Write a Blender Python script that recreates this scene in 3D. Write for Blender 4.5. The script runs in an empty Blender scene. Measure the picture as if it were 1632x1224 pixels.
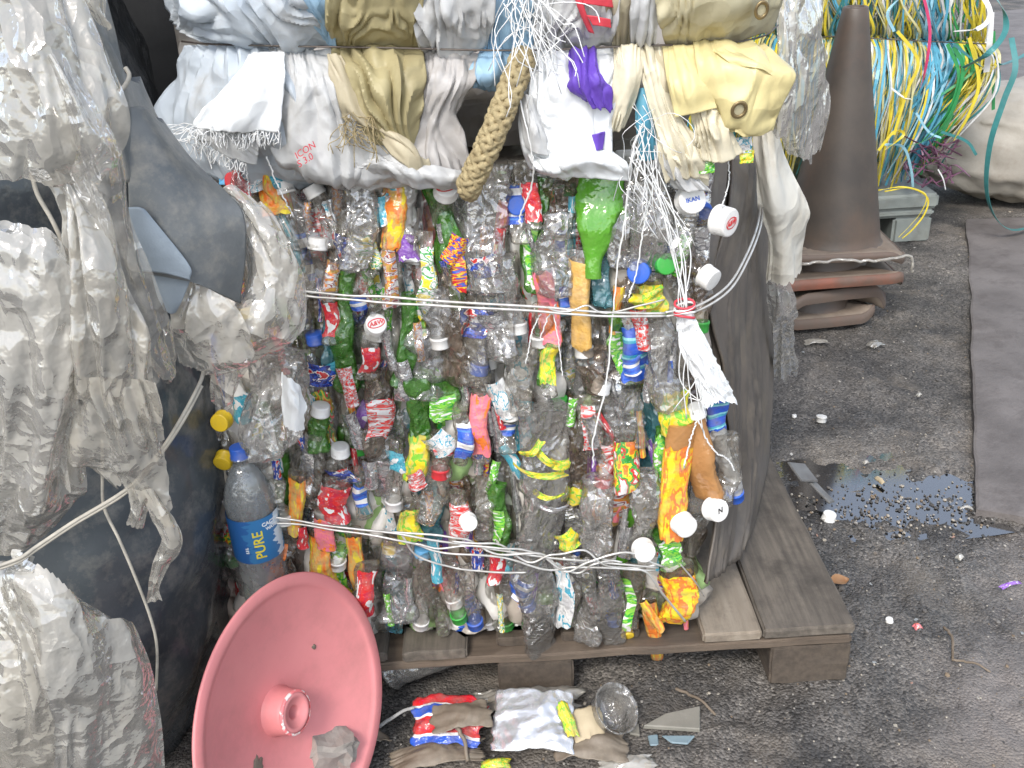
import bpy, math, random
import numpy as np
from mathutils import Matrix, Vector, Euler

# ------------------------------------------------------------------ camera, sky, sun, exposure
scene = bpy.context.scene
PITCH, ROLL, CAMH, FPX = math.radians(27), math.radians(3.4), 1.31, 1550.0
_F = np.array([0, math.cos(PITCH), -math.sin(PITCH)])
_U0 = np.array([0, math.sin(PITCH), math.cos(PITCH)])
_X = np.array([1.0, 0, 0])
_R = math.cos(ROLL) * _X - math.sin(ROLL) * _U0
_U = math.sin(ROLL) * _X + math.cos(ROLL) * _U0
_C = np.array([0, 0, CAMH])
cam_data = bpy.data.cameras.new('camera')
cam = bpy.data.objects.new('camera', cam_data)
scene.collection.objects.link(cam)
cam_data.sensor_width = 36.0
cam_data.lens = 36.0 * FPX / 1632.0
cam_data.clip_start = 0.02
cam_data.clip_end = 1000
cam.matrix_world = Matrix(((_R[0], _U[0], -_F[0], _C[0]), (_R[1], _U[1], -_F[1], _C[1]), (_R[2], _U[2], -_F[2], _C[2]), (0, 0, 0, 1)))
scene.camera = cam

SUN_EL, SUN_AZ = 47.0, 200.0        # azimuth: compass degrees, y = north, light comes from here
world = bpy.data.worlds.new('World')
scene.world = world
world.use_nodes = True
_nt = world.node_tree
_bg = _nt.nodes['Background']
_sky = _nt.nodes.new('ShaderNodeTexSky')
_sky.sky_type = 'NISHITA'
_sky.sun_disc = False
_sky.sun_elevation = math.radians(SUN_EL)
_sky.sun_rotation = math.radians(SUN_AZ)
_sky.air_density = 1.0
_sky.dust_density = 1.5
_sky.ozone_density = 1.0
_hs = _nt.nodes.new('ShaderNodeHueSaturation')
_hs.inputs['Saturation'].default_value = 0.55
_nt.links.new(_sky.outputs[0], _hs.inputs['Color'])
_nt.links.new(_hs.outputs[0], _bg.inputs['Color'])
_bg.inputs['Strength'].default_value = 0.15
sun_d = bpy.data.lights.new('sun', 'SUN')
sun_d.energy = 1.15
sun_d.angle = math.radians(15)
sun_d.color = (1.0, 0.96, 0.9)
sun = bpy.data.objects.new('sun', sun_d)
scene.collection.objects.link(sun)
_az, _el = math.radians(SUN_AZ), math.radians(SUN_EL)
_sd = Vector((math.sin(_az) * math.cos(_el), math.cos(_az) * math.cos(_el), math.sin(_el)))
sun.rotation_euler = _sd.to_track_quat('Z', 'Y').to_euler()
scene.view_settings.view_transform = 'Standard'
scene.view_settings.look = 'None'
scene.view_settings.exposure = 1.22
scene.view_settings.gamma = 1.0
scene.cycles.transparent_max_bounces = 14
scene.cycles.max_bounces = 5
scene.cycles.diffuse_bounces = 3
scene.cycles.glossy_bounces = 3
scene.cycles.caustics_reflective = False
scene.cycles.caustics_refractive = False

# ------------------------------------------------------------------ helpers
COL = scene.collection
rng = np.random.RandomState(7)
random.seed(7)


def ray(px, py):
    return _R * (px - 816) / FPX + _U * (612 - py) / FPX + _F


def P(px, py, Y):
    d = ray(px, py)
    return _C + d * (Y / d[1])


def G(px, py, z=0.0):
    d = ray(px, py)
    return _C + d * ((z - CAMH) / d[2])


def _hash(ix, iy, iz, seed):
    h = (ix * 374761393 + iy * 668265263 + iz * 2147483647 + seed * 1274126177) & 0xffffffff
    h = ((h ^ (h >> 13)) * 1274126177) & 0xffffffff
    h = ((h ^ (h >> 16)) * 2246822519) & 0xffffffff
    return ((h ^ (h >> 15)) & 0xffffff) / float(0xffffff)


def vnoise(p, seed=0):
    p = np.asarray(p, float)
    i = np.floor(p).astype(np.int64)
    f = p - i
    f = f * f * (3 - 2 * f)
    o = 0
    for dx in (0, 1):
        wx = f[..., 0] if dx else 1 - f[..., 0]
        for dy in (0, 1):
            wy = f[..., 1] if dy else 1 - f[..., 1]
            for dz in (0, 1):
                wz = f[..., 2] if dz else 1 - f[..., 2]
                o = o + wx * wy * wz * _hash(i[..., 0] + dx, i[..., 1] + dy, i[..., 2] + dz, seed)
    return o * 2 - 1


def fbm(p, seed=0, octv=4):
    p = np.asarray(p, float)
    o = 0
    a = 1.0
    for k in range(octv):
        o = o + a * vnoise(p * 2 ** k, seed + k * 17)
        a *= 0.5
    return o


def tri(x):
    return np.abs((x - np.floor(x)) * 2 - 1) * 2 - 1


def crumple(p, seed, n=9, lo=1.0, hi=4.0, warp=0.35):
    """sharp creased relief: a sum of triangle waves in random directions"""
    r = np.random.RandomState(seed)
    p = np.asarray(p, float)
    w = np.stack([vnoise(p * 0.8 + 11.3 * k, seed + k) for k in range(3)], -1)
    q = p + w * warp
    o = 0
    tot = 0
    for k in range(n):
        d = r.normal(size=3)
        d /= np.linalg.norm(d)
        f = lo * (hi / lo) ** (k / max(1, n - 1))
        a = 1 / f
        m = 0.5 + 0.5 * vnoise(p * 0.9 + k * 3.1, seed + 50 + k)
        o = o + a * tri(q @ d * f + r.rand()) * m
        tot += a
    return o / tot * 1.6


def new_mesh(name, V, F, uv=None, smooth=True):
    V = np.asarray(V, np.float32).reshape(-1, 3)
    me = bpy.data.meshes.new(name)
    if isinstance(F, np.ndarray):
        n = F.shape[1]
        me.vertices.add(len(V))
        me.vertices.foreach_set('co', V.ravel())
        me.loops.add(F.size)
        me.loops.foreach_set('vertex_index', F.ravel().astype(np.int32))
        me.polygons.add(len(F))
        me.polygons.foreach_set('loop_start', (np.arange(len(F)) * n).astype(np.int32))
        me.update(calc_edges=True)
        loops = F.ravel()
    else:
        me.from_pydata([tuple(v) for v in V.tolist()], [], F)
        me.update()
        loops = np.array([i for f in F for i in f])
    me.validate()
    if uv is not None:
        l = me.uv_layers.new(name='UVMap')
        if len(l.data) == len(loops):
            l.data.foreach_set('uv', np.asarray(uv, np.float32)[loops].ravel())
    if smooth:
        me.polygons.foreach_set('use_smooth', np.ones(len(me.polygons), bool))
    return me


def obj(name, me, mat=None, parent=None, mw=None):
    o = bpy.data.objects.new(name, me)
    COL.objects.link(o)
    if mat is not None and me is not None and len(me.materials) == 0:
        me.materials.append(mat)
    if parent is not None:
        o.parent = parent
    if mw is not None:
        o.matrix_basis = mw
    return o


def tag(o, label, cat, group=None):
    o['label'] = label
    o['category'] = cat
    if group:
        o['group'] = group
    return o


def empty(name, loc, label, cat, group=None):
    o = bpy.data.objects.new(name, None)
    o.empty_display_size = 0.05
    COL.objects.link(o)
    o.location = Vector(loc)
    return tag(o, label, cat, group)


def origin_of(parent):
    v = np.zeros(3)
    while parent is not None:
        v = v + np.array(parent.location)
        parent = parent.parent
    return v


def mk(name, V, F, mat, parent=None, uv=None, smooth=True):
    """mesh from WORLD coordinates; its origin lies at its base (roots of parents are not rotated)"""
    V = np.asarray(V, float).reshape(-1, 3)
    og = np.array([V[:, 0].mean(), V[:, 1].mean(), V[:, 2].min()])
    o = obj(name, new_mesh(name, V - og, F, uv, smooth), mat, parent)
    o.location = Vector(og - origin_of(parent))
    return o


def grid_faces(nu, nv, wrap=False):
    i = np.arange(nv if wrap else nv - 1)
    j = np.arange(nu - 1)
    J, I = np.meshgrid(j, i, indexing='ij')
    I2 = (I + 1) % nv
    return np.stack([J * nv + I, J * nv + I2, (J + 1) * nv + I2, (J + 1) * nv + I], -1).reshape(-1, 4)


def frames(pts):
    pts = np.asarray(pts, float)
    t = np.gradient(pts, axis=0)
    t /= np.linalg.norm(t, axis=1)[:, None] + 1e-12
    n = np.cross(t[0], [0, 0, 1.0])
    if np.linalg.norm(n) < 1e-3:
        n = np.cross(t[0], [1.0, 0, 0])
    ns = []
    for k in range(len(pts)):
        n = n - t[k] * (n @ t[k])
        n = n / (np.linalg.norm(n) + 1e-12)
        ns.append(n)
    ns = np.array(ns)
    return t, ns, np.cross(t, ns)


def spline(pts, n):
    pts = np.asarray(pts, float)
    if len(pts) == 2:
        s = np.linspace(0, 1, n).reshape((-1,) + (1,) * (pts.ndim - 1))
        return pts[0] * (1 - s) + pts[1] * s
    Q = np.concatenate([[2 * pts[0] - pts[1]], pts, [2 * pts[-1] - pts[-2]]])
    s = np.linspace(0, len(pts) - 1 - 1e-9, n)
    k = s.astype(int)
    u = (s - k)
    u = u.reshape((-1,) + (1,) * (pts.ndim - 1))
    a, b, c, d = Q[k], Q[k + 1], Q[k + 2], Q[k + 3]
    return 0.5 * (2 * b + (c - a) * u + (2 * a - 5 * b + 4 * c - d) * u ** 2 + (3 * b - a - 3 * c + d) * u ** 3)


def tube_geo(pts, rad, n=7):
    pts = np.asarray(pts, float)
    t, a, b = frames(pts)
    rad = np.broadcast_to(np.asarray(rad, float), (len(pts),))
    th = np.linspace(0, 2 * np.pi, n, endpoint=False)
    V = pts[:, None] + rad[:, None, None] * (np.cos(th)[None, :, None] * a[:, None] + np.sin(th)[None, :, None] * b[:, None])
    F = grid_faces(len(pts), n, True)
    V = V.reshape(-1, 3)
    m = len(V)
    V = np.concatenate([V, [pts[0]], [pts[-1]]])
    i = np.arange(n)
    i2 = (i + 1) % n
    c0 = np.stack([np.full(n, m), i2, i, i], -1)
    L = (len(pts) - 1) * n
    F = F.tolist() + [[m, int(y), int(x)] for x, y in zip(i, i2)] + [[m + 1, L + int(x), L + int(y)] for x, y in zip(i, i2)]
    return V, F


def tube(name, pts, rad, mat, parent=None, n=7):
    V, F = tube_geo(pts, rad, n)
    return mk(name, V, F, mat, parent)


def join_geo(list_vf):
    V, F, b = [], [], 0
    for v, f in list_vf:
        V.append(np.asarray(v, float).reshape(-1, 3))
        F += [[int(i) + b for i in q] for q in f]
        b += len(V[-1])
    return np.concatenate(V), F


def ribbon_geo(pts, width, side, thick=0.0006):
    """flat band along pts, `side` is a direction across it (per point or one)"""
    pts = np.asarray(pts, float)
    t = np.gradient(pts, axis=0)
    t /= np.linalg.norm(t, axis=1)[:, None]
    s = np.broadcast_to(np.asarray(side, float), pts.shape)
    s = s - t * np.sum(s * t, 1)[:, None]
    s = s / (np.linalg.norm(s, axis=1)[:, None] + 1e-9)
    nrm = np.cross(t, s)
    w = np.broadcast_to(np.asarray(width, float), (len(pts),))[:, None] / 2
    V = np.stack([pts - s * w + nrm * thick, pts + s * w + nrm * thick, pts + s * w - nrm * thick, pts - s * w - nrm * thick], 1)
    F = grid_faces(len(pts), 4, True).tolist()
    F += [[3, 2, 1, 0]]
    k = (len(pts) - 1) * 4
    F += [[k, k + 1, k + 2, k + 3]]
    return V.reshape(-1, 3), F


def rough_box(sx, sy, sz, bev=0.004, n=(6, 6, 3), jit=0.0015, seed=0):
    """bevelled board with slightly worn edges, centred on x and y, base at z = 0"""
    def axis(s, k):
        a = np.linspace(-s / 2 + bev, s / 2 - bev, k)
        return np.concatenate([[-s / 2], a, [s / 2]])
    X, Y, Z = axis(sx, n[0]), axis(sy, n[1]), axis(sz, n[2])
    V, idx, F = [], {}, []

    def vid(i, j, k):
        key = (i, j, k)
        if key not in idx:
            p = np.array([X[i], Y[j], Z[k]])
            e = [i in (0, len(X) - 1), j in (0, len(Y) - 1), k in (0, len(Z) - 1)]
            if sum(e) >= 2:
                for a, b in enumerate(e):
                    if b:
                        p[a] *= 1 - bev * (0.75 if sum(e) == 2 else 0.9) / (abs(p[a]) + 1e-9)
            idx[key] = len(V)
            V.append(p)
        return idx[key]
    L = (len(X), len(Y), len(Z))
    for ax in range(3):
        o1, o2 = [(1, 2), (2, 0), (0, 1)][ax]
        for end in (0, L[ax] - 1):
            for a in range(L[o1] - 1):
                for b in range(L[o2] - 1):
                    q = []
                    for da, db in ((0, 0), (1, 0), (1, 1), (0, 1)):
                        c = [0, 0, 0]
                        c[ax] = end
                        c[o1] = a + da
                        c[o2] = b + db
                        q.append(vid(*c))
                    F.append(q if end else q[::-1])
    V = np.array(V)
    d = np.stack([vnoise(V * 40 + 7 * k, seed + k) for k in range(3)], -1)
    V = V + d * jit
    V[:, 2] += sz / 2
    return V, F


# ------------------------------------------------------------------ materials
def nodes_of(m):
    m.use_nodes = True
    nt = m.node_tree
    return nt, nt.nodes['Principled BSDF'], nt.nodes['Material Output']


def N(nt, t, **kw):
    n = nt.nodes.new(t)
    for k, v in kw.items():
        if k in n.inputs:
            n.inputs[k].default_value = v
        else:
            setattr(n, k, v)
    return n


def rgba(c):
    return (c[0], c[1], c[2], 1.0)


def noise_ramp(nt, c1, c2, scale, lo=0.35, hi=0.65, detail=6, coord='Object', stretch=None, rough=0.6):
    tc = N(nt, 'ShaderNodeTexCoord')
    src = tc.outputs[coord]
    if stretch:
        mp = N(nt, 'ShaderNodeMapping')
        mp.inputs['Scale'].default_value = stretch
        nt.links.new(src, mp.inputs['Vector'])
        src = mp.outputs[0]
    no = N(nt, 'ShaderNodeTexNoise', Scale=scale, Detail=detail, Roughness=rough)
    nt.links.new(src, no.inputs['Vector'])
    cr = N(nt, 'ShaderNodeValToRGB')
    cr.color_ramp.elements[0].position = lo
    cr.color_ramp.elements[1].position = hi
    cr.color_ramp.elements[0].color = rgba(c1)
    cr.color_ramp.elements[1].color = rgba(c2)
    nt.links.new(no.outputs['Fac'], cr.inputs[0])
    return cr, no, src


def bump(nt, bs, src, scale, strength, dist=0.002, detail=5, prev=None):
    no = N(nt, 'ShaderNodeTexNoise', Scale=scale, Detail=detail, Roughness=0.6)
    nt.links.new(src, no.inputs['Vector'])
    b = N(nt, 'ShaderNodeBump', Strength=strength, Distance=dist)
    nt.links.new(no.outputs['Fac'], b.inputs['Height'])
    if prev is not None:
        nt.links.new(prev.outputs[0], b.inputs['Normal'])
    if bs is not None:
        nt.links.new(b.outputs[0], bs.inputs['Normal'])
    return b


def mix_rgb(nt, a, b, fac):
    m = N(nt, 'ShaderNodeMix', data_type='RGBA')
    for s, v in ((6, a), (7, b), (0, fac)):
        if hasattr(v, 'is_linked') or hasattr(v, 'links'):
            nt.links.new(v, m.inputs[s])
        else:
            m.inputs[s].default_value = v if s == 0 else rgba(v)
    return m.outputs[2]


def mat(name, c1, c2=None, scale=8, rough=0.6, bscale=60, bstr=0.3, bdist=0.002, metal=0.0, spec=0.5,
        lo=0.35, hi=0.65, stretch=None, dirt=None, dirt_scale=6, dirt_amt=0.5, transl=0.0, coat=0.0):
    m = bpy.data.materials.new(name)
    nt, bs, out = nodes_of(m)
    cr, no, src = noise_ramp(nt, c1, c2 or c1, scale, lo, hi, stretch=stretch)
    colr = cr.outputs[0]
    if dirt is not None:
        tc = N(nt, 'ShaderNodeTexCoord')
        n2 = N(nt, 'ShaderNodeTexNoise', Scale=dirt_scale, Detail=8, Roughness=0.7)
        nt.links.new(tc.outputs['Object'], n2.inputs['Vector'])
        r2 = N(nt, 'ShaderNodeMapRange')
        r2.inputs['From Min'].default_value = 0.48
        r2.inputs['From Max'].default_value = 0.72
        r2.inputs['To Max'].default_value = dirt_amt
        nt.links.new(n2.outputs['Fac'], r2.inputs['Value'])
        colr = mix_rgb(nt, colr, dirt, r2.outputs[0])
    nt.links.new(colr, bs.inputs['Base Color'])
    bs.inputs['Roughness'].default_value = rough
    bs.inputs['Metallic'].default_value = metal
    bs.inputs['Specular IOR Level'].default_value = spec
    bs.inputs['Coat Weight'].default_value = coat
    if bstr > 0:
        bump(nt, bs, src, bscale, bstr, bdist)
    if transl > 0:
        tr = N(nt, 'ShaderNodeBsdfTranslucent')
        nt.links.new(colr, tr.inputs['Color'])
        mx = N(nt, 'ShaderNodeMixShader')
        mx.inputs[0].default_value = transl
        nt.links.new(bs.outputs[0], mx.inputs[1])
        nt.links.new(tr.outputs[0], mx.inputs[2])
        nt.links.new(mx.outputs[0], out.inputs['Surface'])
    return m


def thin_mat(name, body, tint, opac, rough=0.12, bscale=90, bstr=0.35, dirt=(0.2, 0.16, 0.12), dirt_amt=0.25, edge=0.45, transl=0.2, var=0.15, spec=0.6):
    """thin clear or cloudy plastic: transparent film, glossy skin, dust"""
    m = bpy.data.materials.new(name)
    nt, bs, out = nodes_of(m)
    tc = N(nt, 'ShaderNodeTexCoord')
    src = tc.outputs['Object']
    n2 = N(nt, 'ShaderNodeTexNoise', Scale=14, Detail=7, Roughness=0.65)
    nt.links.new(src, n2.inputs['Vector'])
    r2 = N(nt, 'ShaderNodeMapRange')
    r2.inputs['From Min'].default_value = 0.45
    r2.inputs['From Max'].default_value = 0.7
    nt.links.new(n2.outputs['Fac'], r2.inputs['Value'])
    dm = N(nt, 'ShaderNodeMath', operation='MULTIPLY')
    dm.inputs[1].default_value = dirt_amt
    nt.links.new(r2.outputs[0], dm.inputs[0])
    c = mix_rgb(nt, body, dirt, dm.outputs[0])
    nt.links.new(c, bs.inputs['Base Color'])
    bs.inputs['Roughness'].default_value = rough
    bs.inputs['Specular IOR Level'].default_value = spec
    b = bump(nt, bs, src, bscale, bstr, 0.002)
    t = N(nt, 'ShaderNodeBsdfTransparent')
    t.inputs['Color'].default_value = rgba(tint)
    trl = N(nt, 'ShaderNodeBsdfTranslucent')
    nt.links.new(c, trl.inputs['Color'])
    m1 = N(nt, 'ShaderNodeMixShader')
    m1.inputs[0].default_value = transl
    nt.links.new(bs.outputs[0], m1.inputs[1])
    nt.links.new(trl.outputs[0], m1.inputs[2])
    lw = N(nt, 'ShaderNodeLayerWeight', Blend=0.35)
    nt.links.new(b.outputs[0], lw.inputs['Normal'])
    a = N(nt, 'ShaderNodeMath', operation='MULTIPLY_ADD')
    a.inputs[1].default_value = edge
    a.inputs[2].default_value = opac
    nt.links.new(lw.outputs['Fresnel'], a.inputs[0])
    a2 = N(nt, 'ShaderNodeMath', operation='MULTIPLY_ADD', use_clamp=True)
    a2.inputs[1].default_value = var
    nt.links.new(r2.outputs[0], a2.inputs[0])
    nt.links.new(a.outputs[0], a2.inputs[2])
    mx = N(nt, 'ShaderNodeMixShader')
    nt.links.new(a2.outputs[0], mx.inputs[0])
    nt.links.new(t.outputs[0], mx.inputs[1])
    nt.links.new(m1.outputs[0], mx.inputs[2])
    nt.links.new(mx.outputs[0], out.inputs['Surface'])
    return m


def pet_mat(name, body, tint, opac, dirt=(0.26, 0.21, 0.16), dirt_amt=0.5, glint=0.16, rough=0.07, cs=70.0, dsc=22, cst=0.9, haze=0.3, fres=0.7):
    """crushed bottle plastic: clear wall, hazy with dust and scuffs, hard glints on creases"""
    m = bpy.data.materials.new(name)
    nt, bs, out = nodes_of(m)
    tc = N(nt, 'ShaderNodeTexCoord')
    src = tc.outputs['Object']
    n2 = N(nt, 'ShaderNodeTexNoise', Scale=dsc, Detail=4, Roughness=0.7)
    nt.links.new(src, n2.inputs['Vector'])
    r2 = N(nt, 'ShaderNodeMapRange')
    r2.inputs['From Min'].default_value = 0.36
    r2.inputs['From Max'].default_value = 0.72
    nt.links.new(n2.outputs['Fac'], r2.inputs['Value'])
    dm = N(nt, 'ShaderNodeMath', operation='MULTIPLY')
    dm.inputs[1].default_value = dirt_amt
    nt.links.new(r2.outputs[0], dm.inputs[0])
    c = mix_rgb(nt, body, dirt, dm.outputs[0])
    df = N(nt, 'ShaderNodeBsdfDiffuse')
    tl = N(nt, 'ShaderNodeBsdfTranslucent')
    nt.links.new(c, df.inputs['Color'])
    nt.links.new(c, tl.inputs['Color'])
    m0 = N(nt, 'ShaderNodeMixShader')
    m0.inputs[0].default_value = 0.35
    nt.links.new(df.outputs[0], m0.inputs[1])
    nt.links.new(tl.outputs[0], m0.inputs[2])
    t = N(nt, 'ShaderNodeBsdfTransparent')
    t.inputs['Color'].default_value = rgba(tint)
    a = N(nt, 'ShaderNodeMath', operation='MULTIPLY_ADD', use_clamp=True)
    a.inputs[1].default_value = haze
    a.inputs[2].default_value = opac
    nt.links.new(r2.outputs[0], a.inputs[0])
    m1 = N(nt, 'ShaderNodeMixShader')
    nt.links.new(a.outputs[0], m1.inputs[0])
    nt.links.new(t.outputs[0], m1.inputs[1])
    nt.links.new(m0.outputs[0], m1.inputs[2])
    # creases
    v = N(nt, 'ShaderNodeTexVoronoi', Scale=cs)
    wn = N(nt, 'ShaderNodeTexNoise', Scale=cs * 0.4, Detail=1)
    nt.links.new(src, wn.inputs['Vector'])
    mxv = N(nt, 'ShaderNodeVectorMath', operation='MULTIPLY_ADD')
    mxv.inputs[1].default_value = (0.05, 0.05, 0.05)
    nt.links.new(wn.outputs['Color'], mxv.inputs[0])
    st = N(nt, 'ShaderNodeVectorMath', operation='MULTIPLY')
    st.inputs[1].default_value = (1.0, 1.0, 0.55)
    nt.links.new(src, st.inputs[0])
    nt.links.new(st.outputs[0], mxv.inputs[2])
    nt.links.new(mxv.outputs[0], v.inputs['Vector'])
    b1 = N(nt, 'ShaderNodeBump', Strength=cst, Distance=0.35 / cs)
    nt.links.new(v.outputs['Distance'], b1.inputs['Height'])
    b2 = bump(nt, None, src, 1.4 * cs, 0.6, 0.16 / cs, 2, prev=b1)
    g = N(nt, 'ShaderNodeBsdfGlossy', Roughness=rough)
    nt.links.new(b2.outputs[0], g.inputs['Normal'])
    lw = N(nt, 'ShaderNodeLayerWeight', Blend=0.25)
    nt.links.new(b2.outputs[0], lw.inputs['Normal'])
    f = N(nt, 'ShaderNodeMath', operation='MULTIPLY_ADD', use_clamp=True)
    f.inputs[1].default_value = fres
    f.inputs[2].default_value = glint * 0.6
    nt.links.new(b2.outputs[0], df.inputs['Normal'])
    nt.links.new(lw.outputs['Fresnel'], f.inputs[0])
    mx = N(nt, 'ShaderNodeMixShader')
    nt.links.new(f.outputs[0], mx.inputs[0])
    nt.links.new(m1.outputs[0], mx.inputs[1])
    nt.links.new(g.outputs[0], mx.inputs[2])
    nt.links.new(mx.outputs[0], out.inputs['Surface'])
    return m


def label_mat(name, cols, style, rough=0.2, foil=0.0):
    """printed film label, laid out on the label's own UV map"""
    m = bpy.data.materials.new(name)
    nt, bs, out = nodes_of(m)
    tc = N(nt, 'ShaderNodeTexCoord')
    mp = N(nt, 'ShaderNodeMapping')
    nt.links.new(tc.outputs['UV'], mp.inputs['Vector'])
    if style == 'bands':
        mp.inputs['Scale'].default_value = (0.3, 1, 1)
        w = N(nt, 'ShaderNodeTexWave', Scale=0.35, Distortion=1.2, Detail=1)
        w.bands_direction = 'Y'
        w.inputs['Phase Offset'].default_value = sum(map(ord, name)) % 7
    elif style == 'slash':
        mp.inputs['Rotation'].default_value = (0, 0, 0.5)
        mp.inputs['Scale'].default_value = (1.0, 2.6, 1)
        w = N(nt, 'ShaderNodeTexNoise', Scale=2.6, Detail=1.5)
    else:
        w = N(nt, 'ShaderNodeTexNoise', Scale=3.0, Detail=3.0)
        mp.inputs['Scale'].default_value = (1.0, 0.6, 1)
    nt.links.new(mp.outputs[0], w.inputs['Vector'])
    cr = N(nt, 'ShaderNodeValToRGB')
    cr.color_ramp.interpolation = 'CONSTANT'
    els = cr.color_ramp.elements
    k = len(cols)
    lo, hi = (0.36, 0.64) if style != 'bands' else (0.0, 1.0)
    els[0].position = 0.0
    els[0].color = rgba(cols[0])
    els[1].position = lo + (hi - lo) * (1 / k) if k > 1 else 1.0
    els[1].color = rgba(cols[1 % k])
    for i in range(2, k):
        e = els.new(lo + (hi - lo) * i / k)
        e.color = rgba(cols[i])
    nt.links.new(w.outputs[1] if style == 'x' else w.outputs['Fac'], cr.inputs[0])
    # small pale print
    v = N(nt, 'ShaderNodeTexVoronoi', Scale=15.0)
    v.distance = 'CHEBYCHEV'
    nt.links.new(tc.outputs['UV'], v.inputs['Vector'])
    cr2 = N(nt, 'ShaderNodeMapRange')
    cr2.inputs['From Min'].default_value = 0.13
    cr2.inputs['From Max'].default_value = 0.11
    cr2.inputs['To Max'].default_value = 0.6
    nt.links.new(v.outputs['Distance'], cr2.inputs['Value'])
    c = mix_rgb(nt, cr.outputs[0], cols[-1], cr2.outputs[0])
    # dust
    n3 = N(nt, 'ShaderNodeTexNoise', Scale=40, Detail=5)
    nt.links.new(tc.outputs['Object'], n3.inputs['Vector'])
    r3 = N(nt, 'ShaderNodeMapRange')
    r3.inputs['From Min'].default_value = 0.42
    r3.inputs['From Max'].default_value = 0.75
    r3.inputs['To Max'].default_value = 0.6
    nt.links.new(n3.outputs['Fac'], r3.inputs['Value'])
    c = mix_rgb(nt, c, (0.24, 0.2, 0.17), r3.outputs[0])
    nt.links.new(c, bs.inputs['Base Color'])
    bs.inputs['Roughness'].default_value = rough
    bs.inputs['Metallic'].default_value = foil
    bump(nt, bs, tc.outputs['Object'], 90, 0.7, 0.004, 2)
    return m


PET = {
    'clear': pet_mat('pet_clear', (0.70, 0.65, 0.56), (0.99, 0.98, 0.955), 0.10, dirt=(0.34, 0.28, 0.21), dirt_amt=0.7, haze=0.15),
    'grey': pet_mat('pet_grey', (0.62, 0.61, 0.60), (0.96, 0.96, 0.96), 0.16, dirt=(0.34, 0.29, 0.23), dirt_amt=0.55, haze=0.2),
    'brown': pet_mat('pet_brown', (0.33, 0.26, 0.20), (0.90, 0.83, 0.76), 0.12, dirt=(0.22, 0.17, 0.12), dirt_amt=0.5, haze=0.2),
    'green': pet_mat('pet_green', (0.10, 0.36, 0.04), (0.5, 0.86, 0.3), 0.45, dirt_amt=0.3),
    'lime': pet_mat('pet_lime', (0.15, 0.52, 0.03), (0.5, 0.9, 0.2), 0.85, dirt_amt=0.25, glint=0.12, cst=0.2),
    'teal': pet_mat('pet_teal', (0.08, 0.30, 0.36), (0.5, 0.82, 0.86), 0.5, dirt_amt=0.3),
    'amber': pet_mat('pet_amber', (0.68, 0.34, 0.12), (0.85, 0.6, 0.35), 0.85, dirt_amt=0.2, glint=0.12, cst=0.15),
    'panel': pet_mat('pet_panel', (0.66, 0.64, 0.60), (0.97, 0.965, 0.955), 0.2, dirt=(0.4, 0.34, 0.27), dirt_amt=0.5, glint=0.3, haze=0.12),
    'white': pet_mat('pet_milky', (0.68, 0.68, 0.66), (0.95, 0.95, 0.95), 0.62, dirt_amt=0.35),
}
W_, RD, BL, NV, GR, LM, YL, OR, TL, PK, PU, BK, GO, SI = ((0.75, 0.75, 0.73), (0.62, 0.03, 0.03), (0.03, 0.10, 0.5), (0.015, 0.03, 0.18), (0.03, 0.32, 0.05),
    (0.22, 0.55, 0.05), (0.78, 0.62, 0.03), (0.8, 0.2, 0.03), (0.05, 0.33, 0.45), (0.75, 0.18, 0.25), (0.22, 0.08, 0.42), (0.02, 0.02, 0.025), (0.62, 0.38, 0.1), (0.7, 0.7, 0.7))
LAB = {
    'orange': label_mat('label_orange', [OR, (0.75, 0.32, 0.05), GO, YL], 'blots'),
    'gold': label_mat('label_gold', [GO, OR, SI, (0.3, 0.08, 0.1), W_], 'slash', foil=0.3),
    'goldtube': label_mat('label_goldtube', [(0.62, 0.37, 0.1), (0.66, 0.41, 0.13)], 'blots', 0.35),
    'yellowgreen': label_mat('label_yellowgreen', [YL, W_, GR, SI], 'slash'),
    'yellow': label_mat('label_yellow', [YL, (0.7, 0.58, 0.1), LM, YL], 'blots'),
    'navy': label_mat('label_navy', [NV, BL, NV, W_, RD], 'blots'),
    'blue': label_mat('label_blue', [BL, (0.05, 0.2, 0.6), BL, W_], 'bands'),
    'blueband': label_mat('label_blueband', [BL, TL, (0.25, 0.6, 0.65), BL], 'bands'),
    'red': label_mat('label_red', [RD, (0.5, 0.02, 0.05), RD, W_], 'blots'),
    'redwhite': label_mat('label_redwhite', [SI, RD, (0.45, 0.43, 0.42), RD], 'slash'),
    'pink': label_mat('label_pink', [PK, (0.8, 0.22, 0.2), PK, OR], 'blots'),
    'teal': label_mat('label_teal', [TL, (0.1, 0.45, 0.55), TL, W_], 'blots'),
    'greenlab': label_mat('label_green', [LM, GR, LM, W_], 'slash'),
    'purple': label_mat('label_purple', [PU, (0.3, 0.15, 0.5), PU, W_], 'blots'),
    'white': label_mat('label_white', [W_, (0.5, 0.5, 0.5), (0.65, 0.65, 0.63), TL, W_], 'blots'),
    'silver': label_mat('label_silver', [SI, (0.5, 0.5, 0.5), (0.3, 0.3, 0.32), W_, SI], 'slash', 0.18, foil=0.75),
    'multi': label_mat('label_multi', [OR, YL, GR, RD, W_], 'blots'),
    'redblue': label_mat('label_redblue', [BL, RD, YL, RD], 'slash'),
    'orangenavy': label_mat('label_orangenavy', [OR, OR, NV, OR], 'blots'),
    'yelloworange': label_mat('label_yelloworange', [YL, OR, (0.85, 0.45, 0.02), YL], 'blots'),
}
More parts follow.
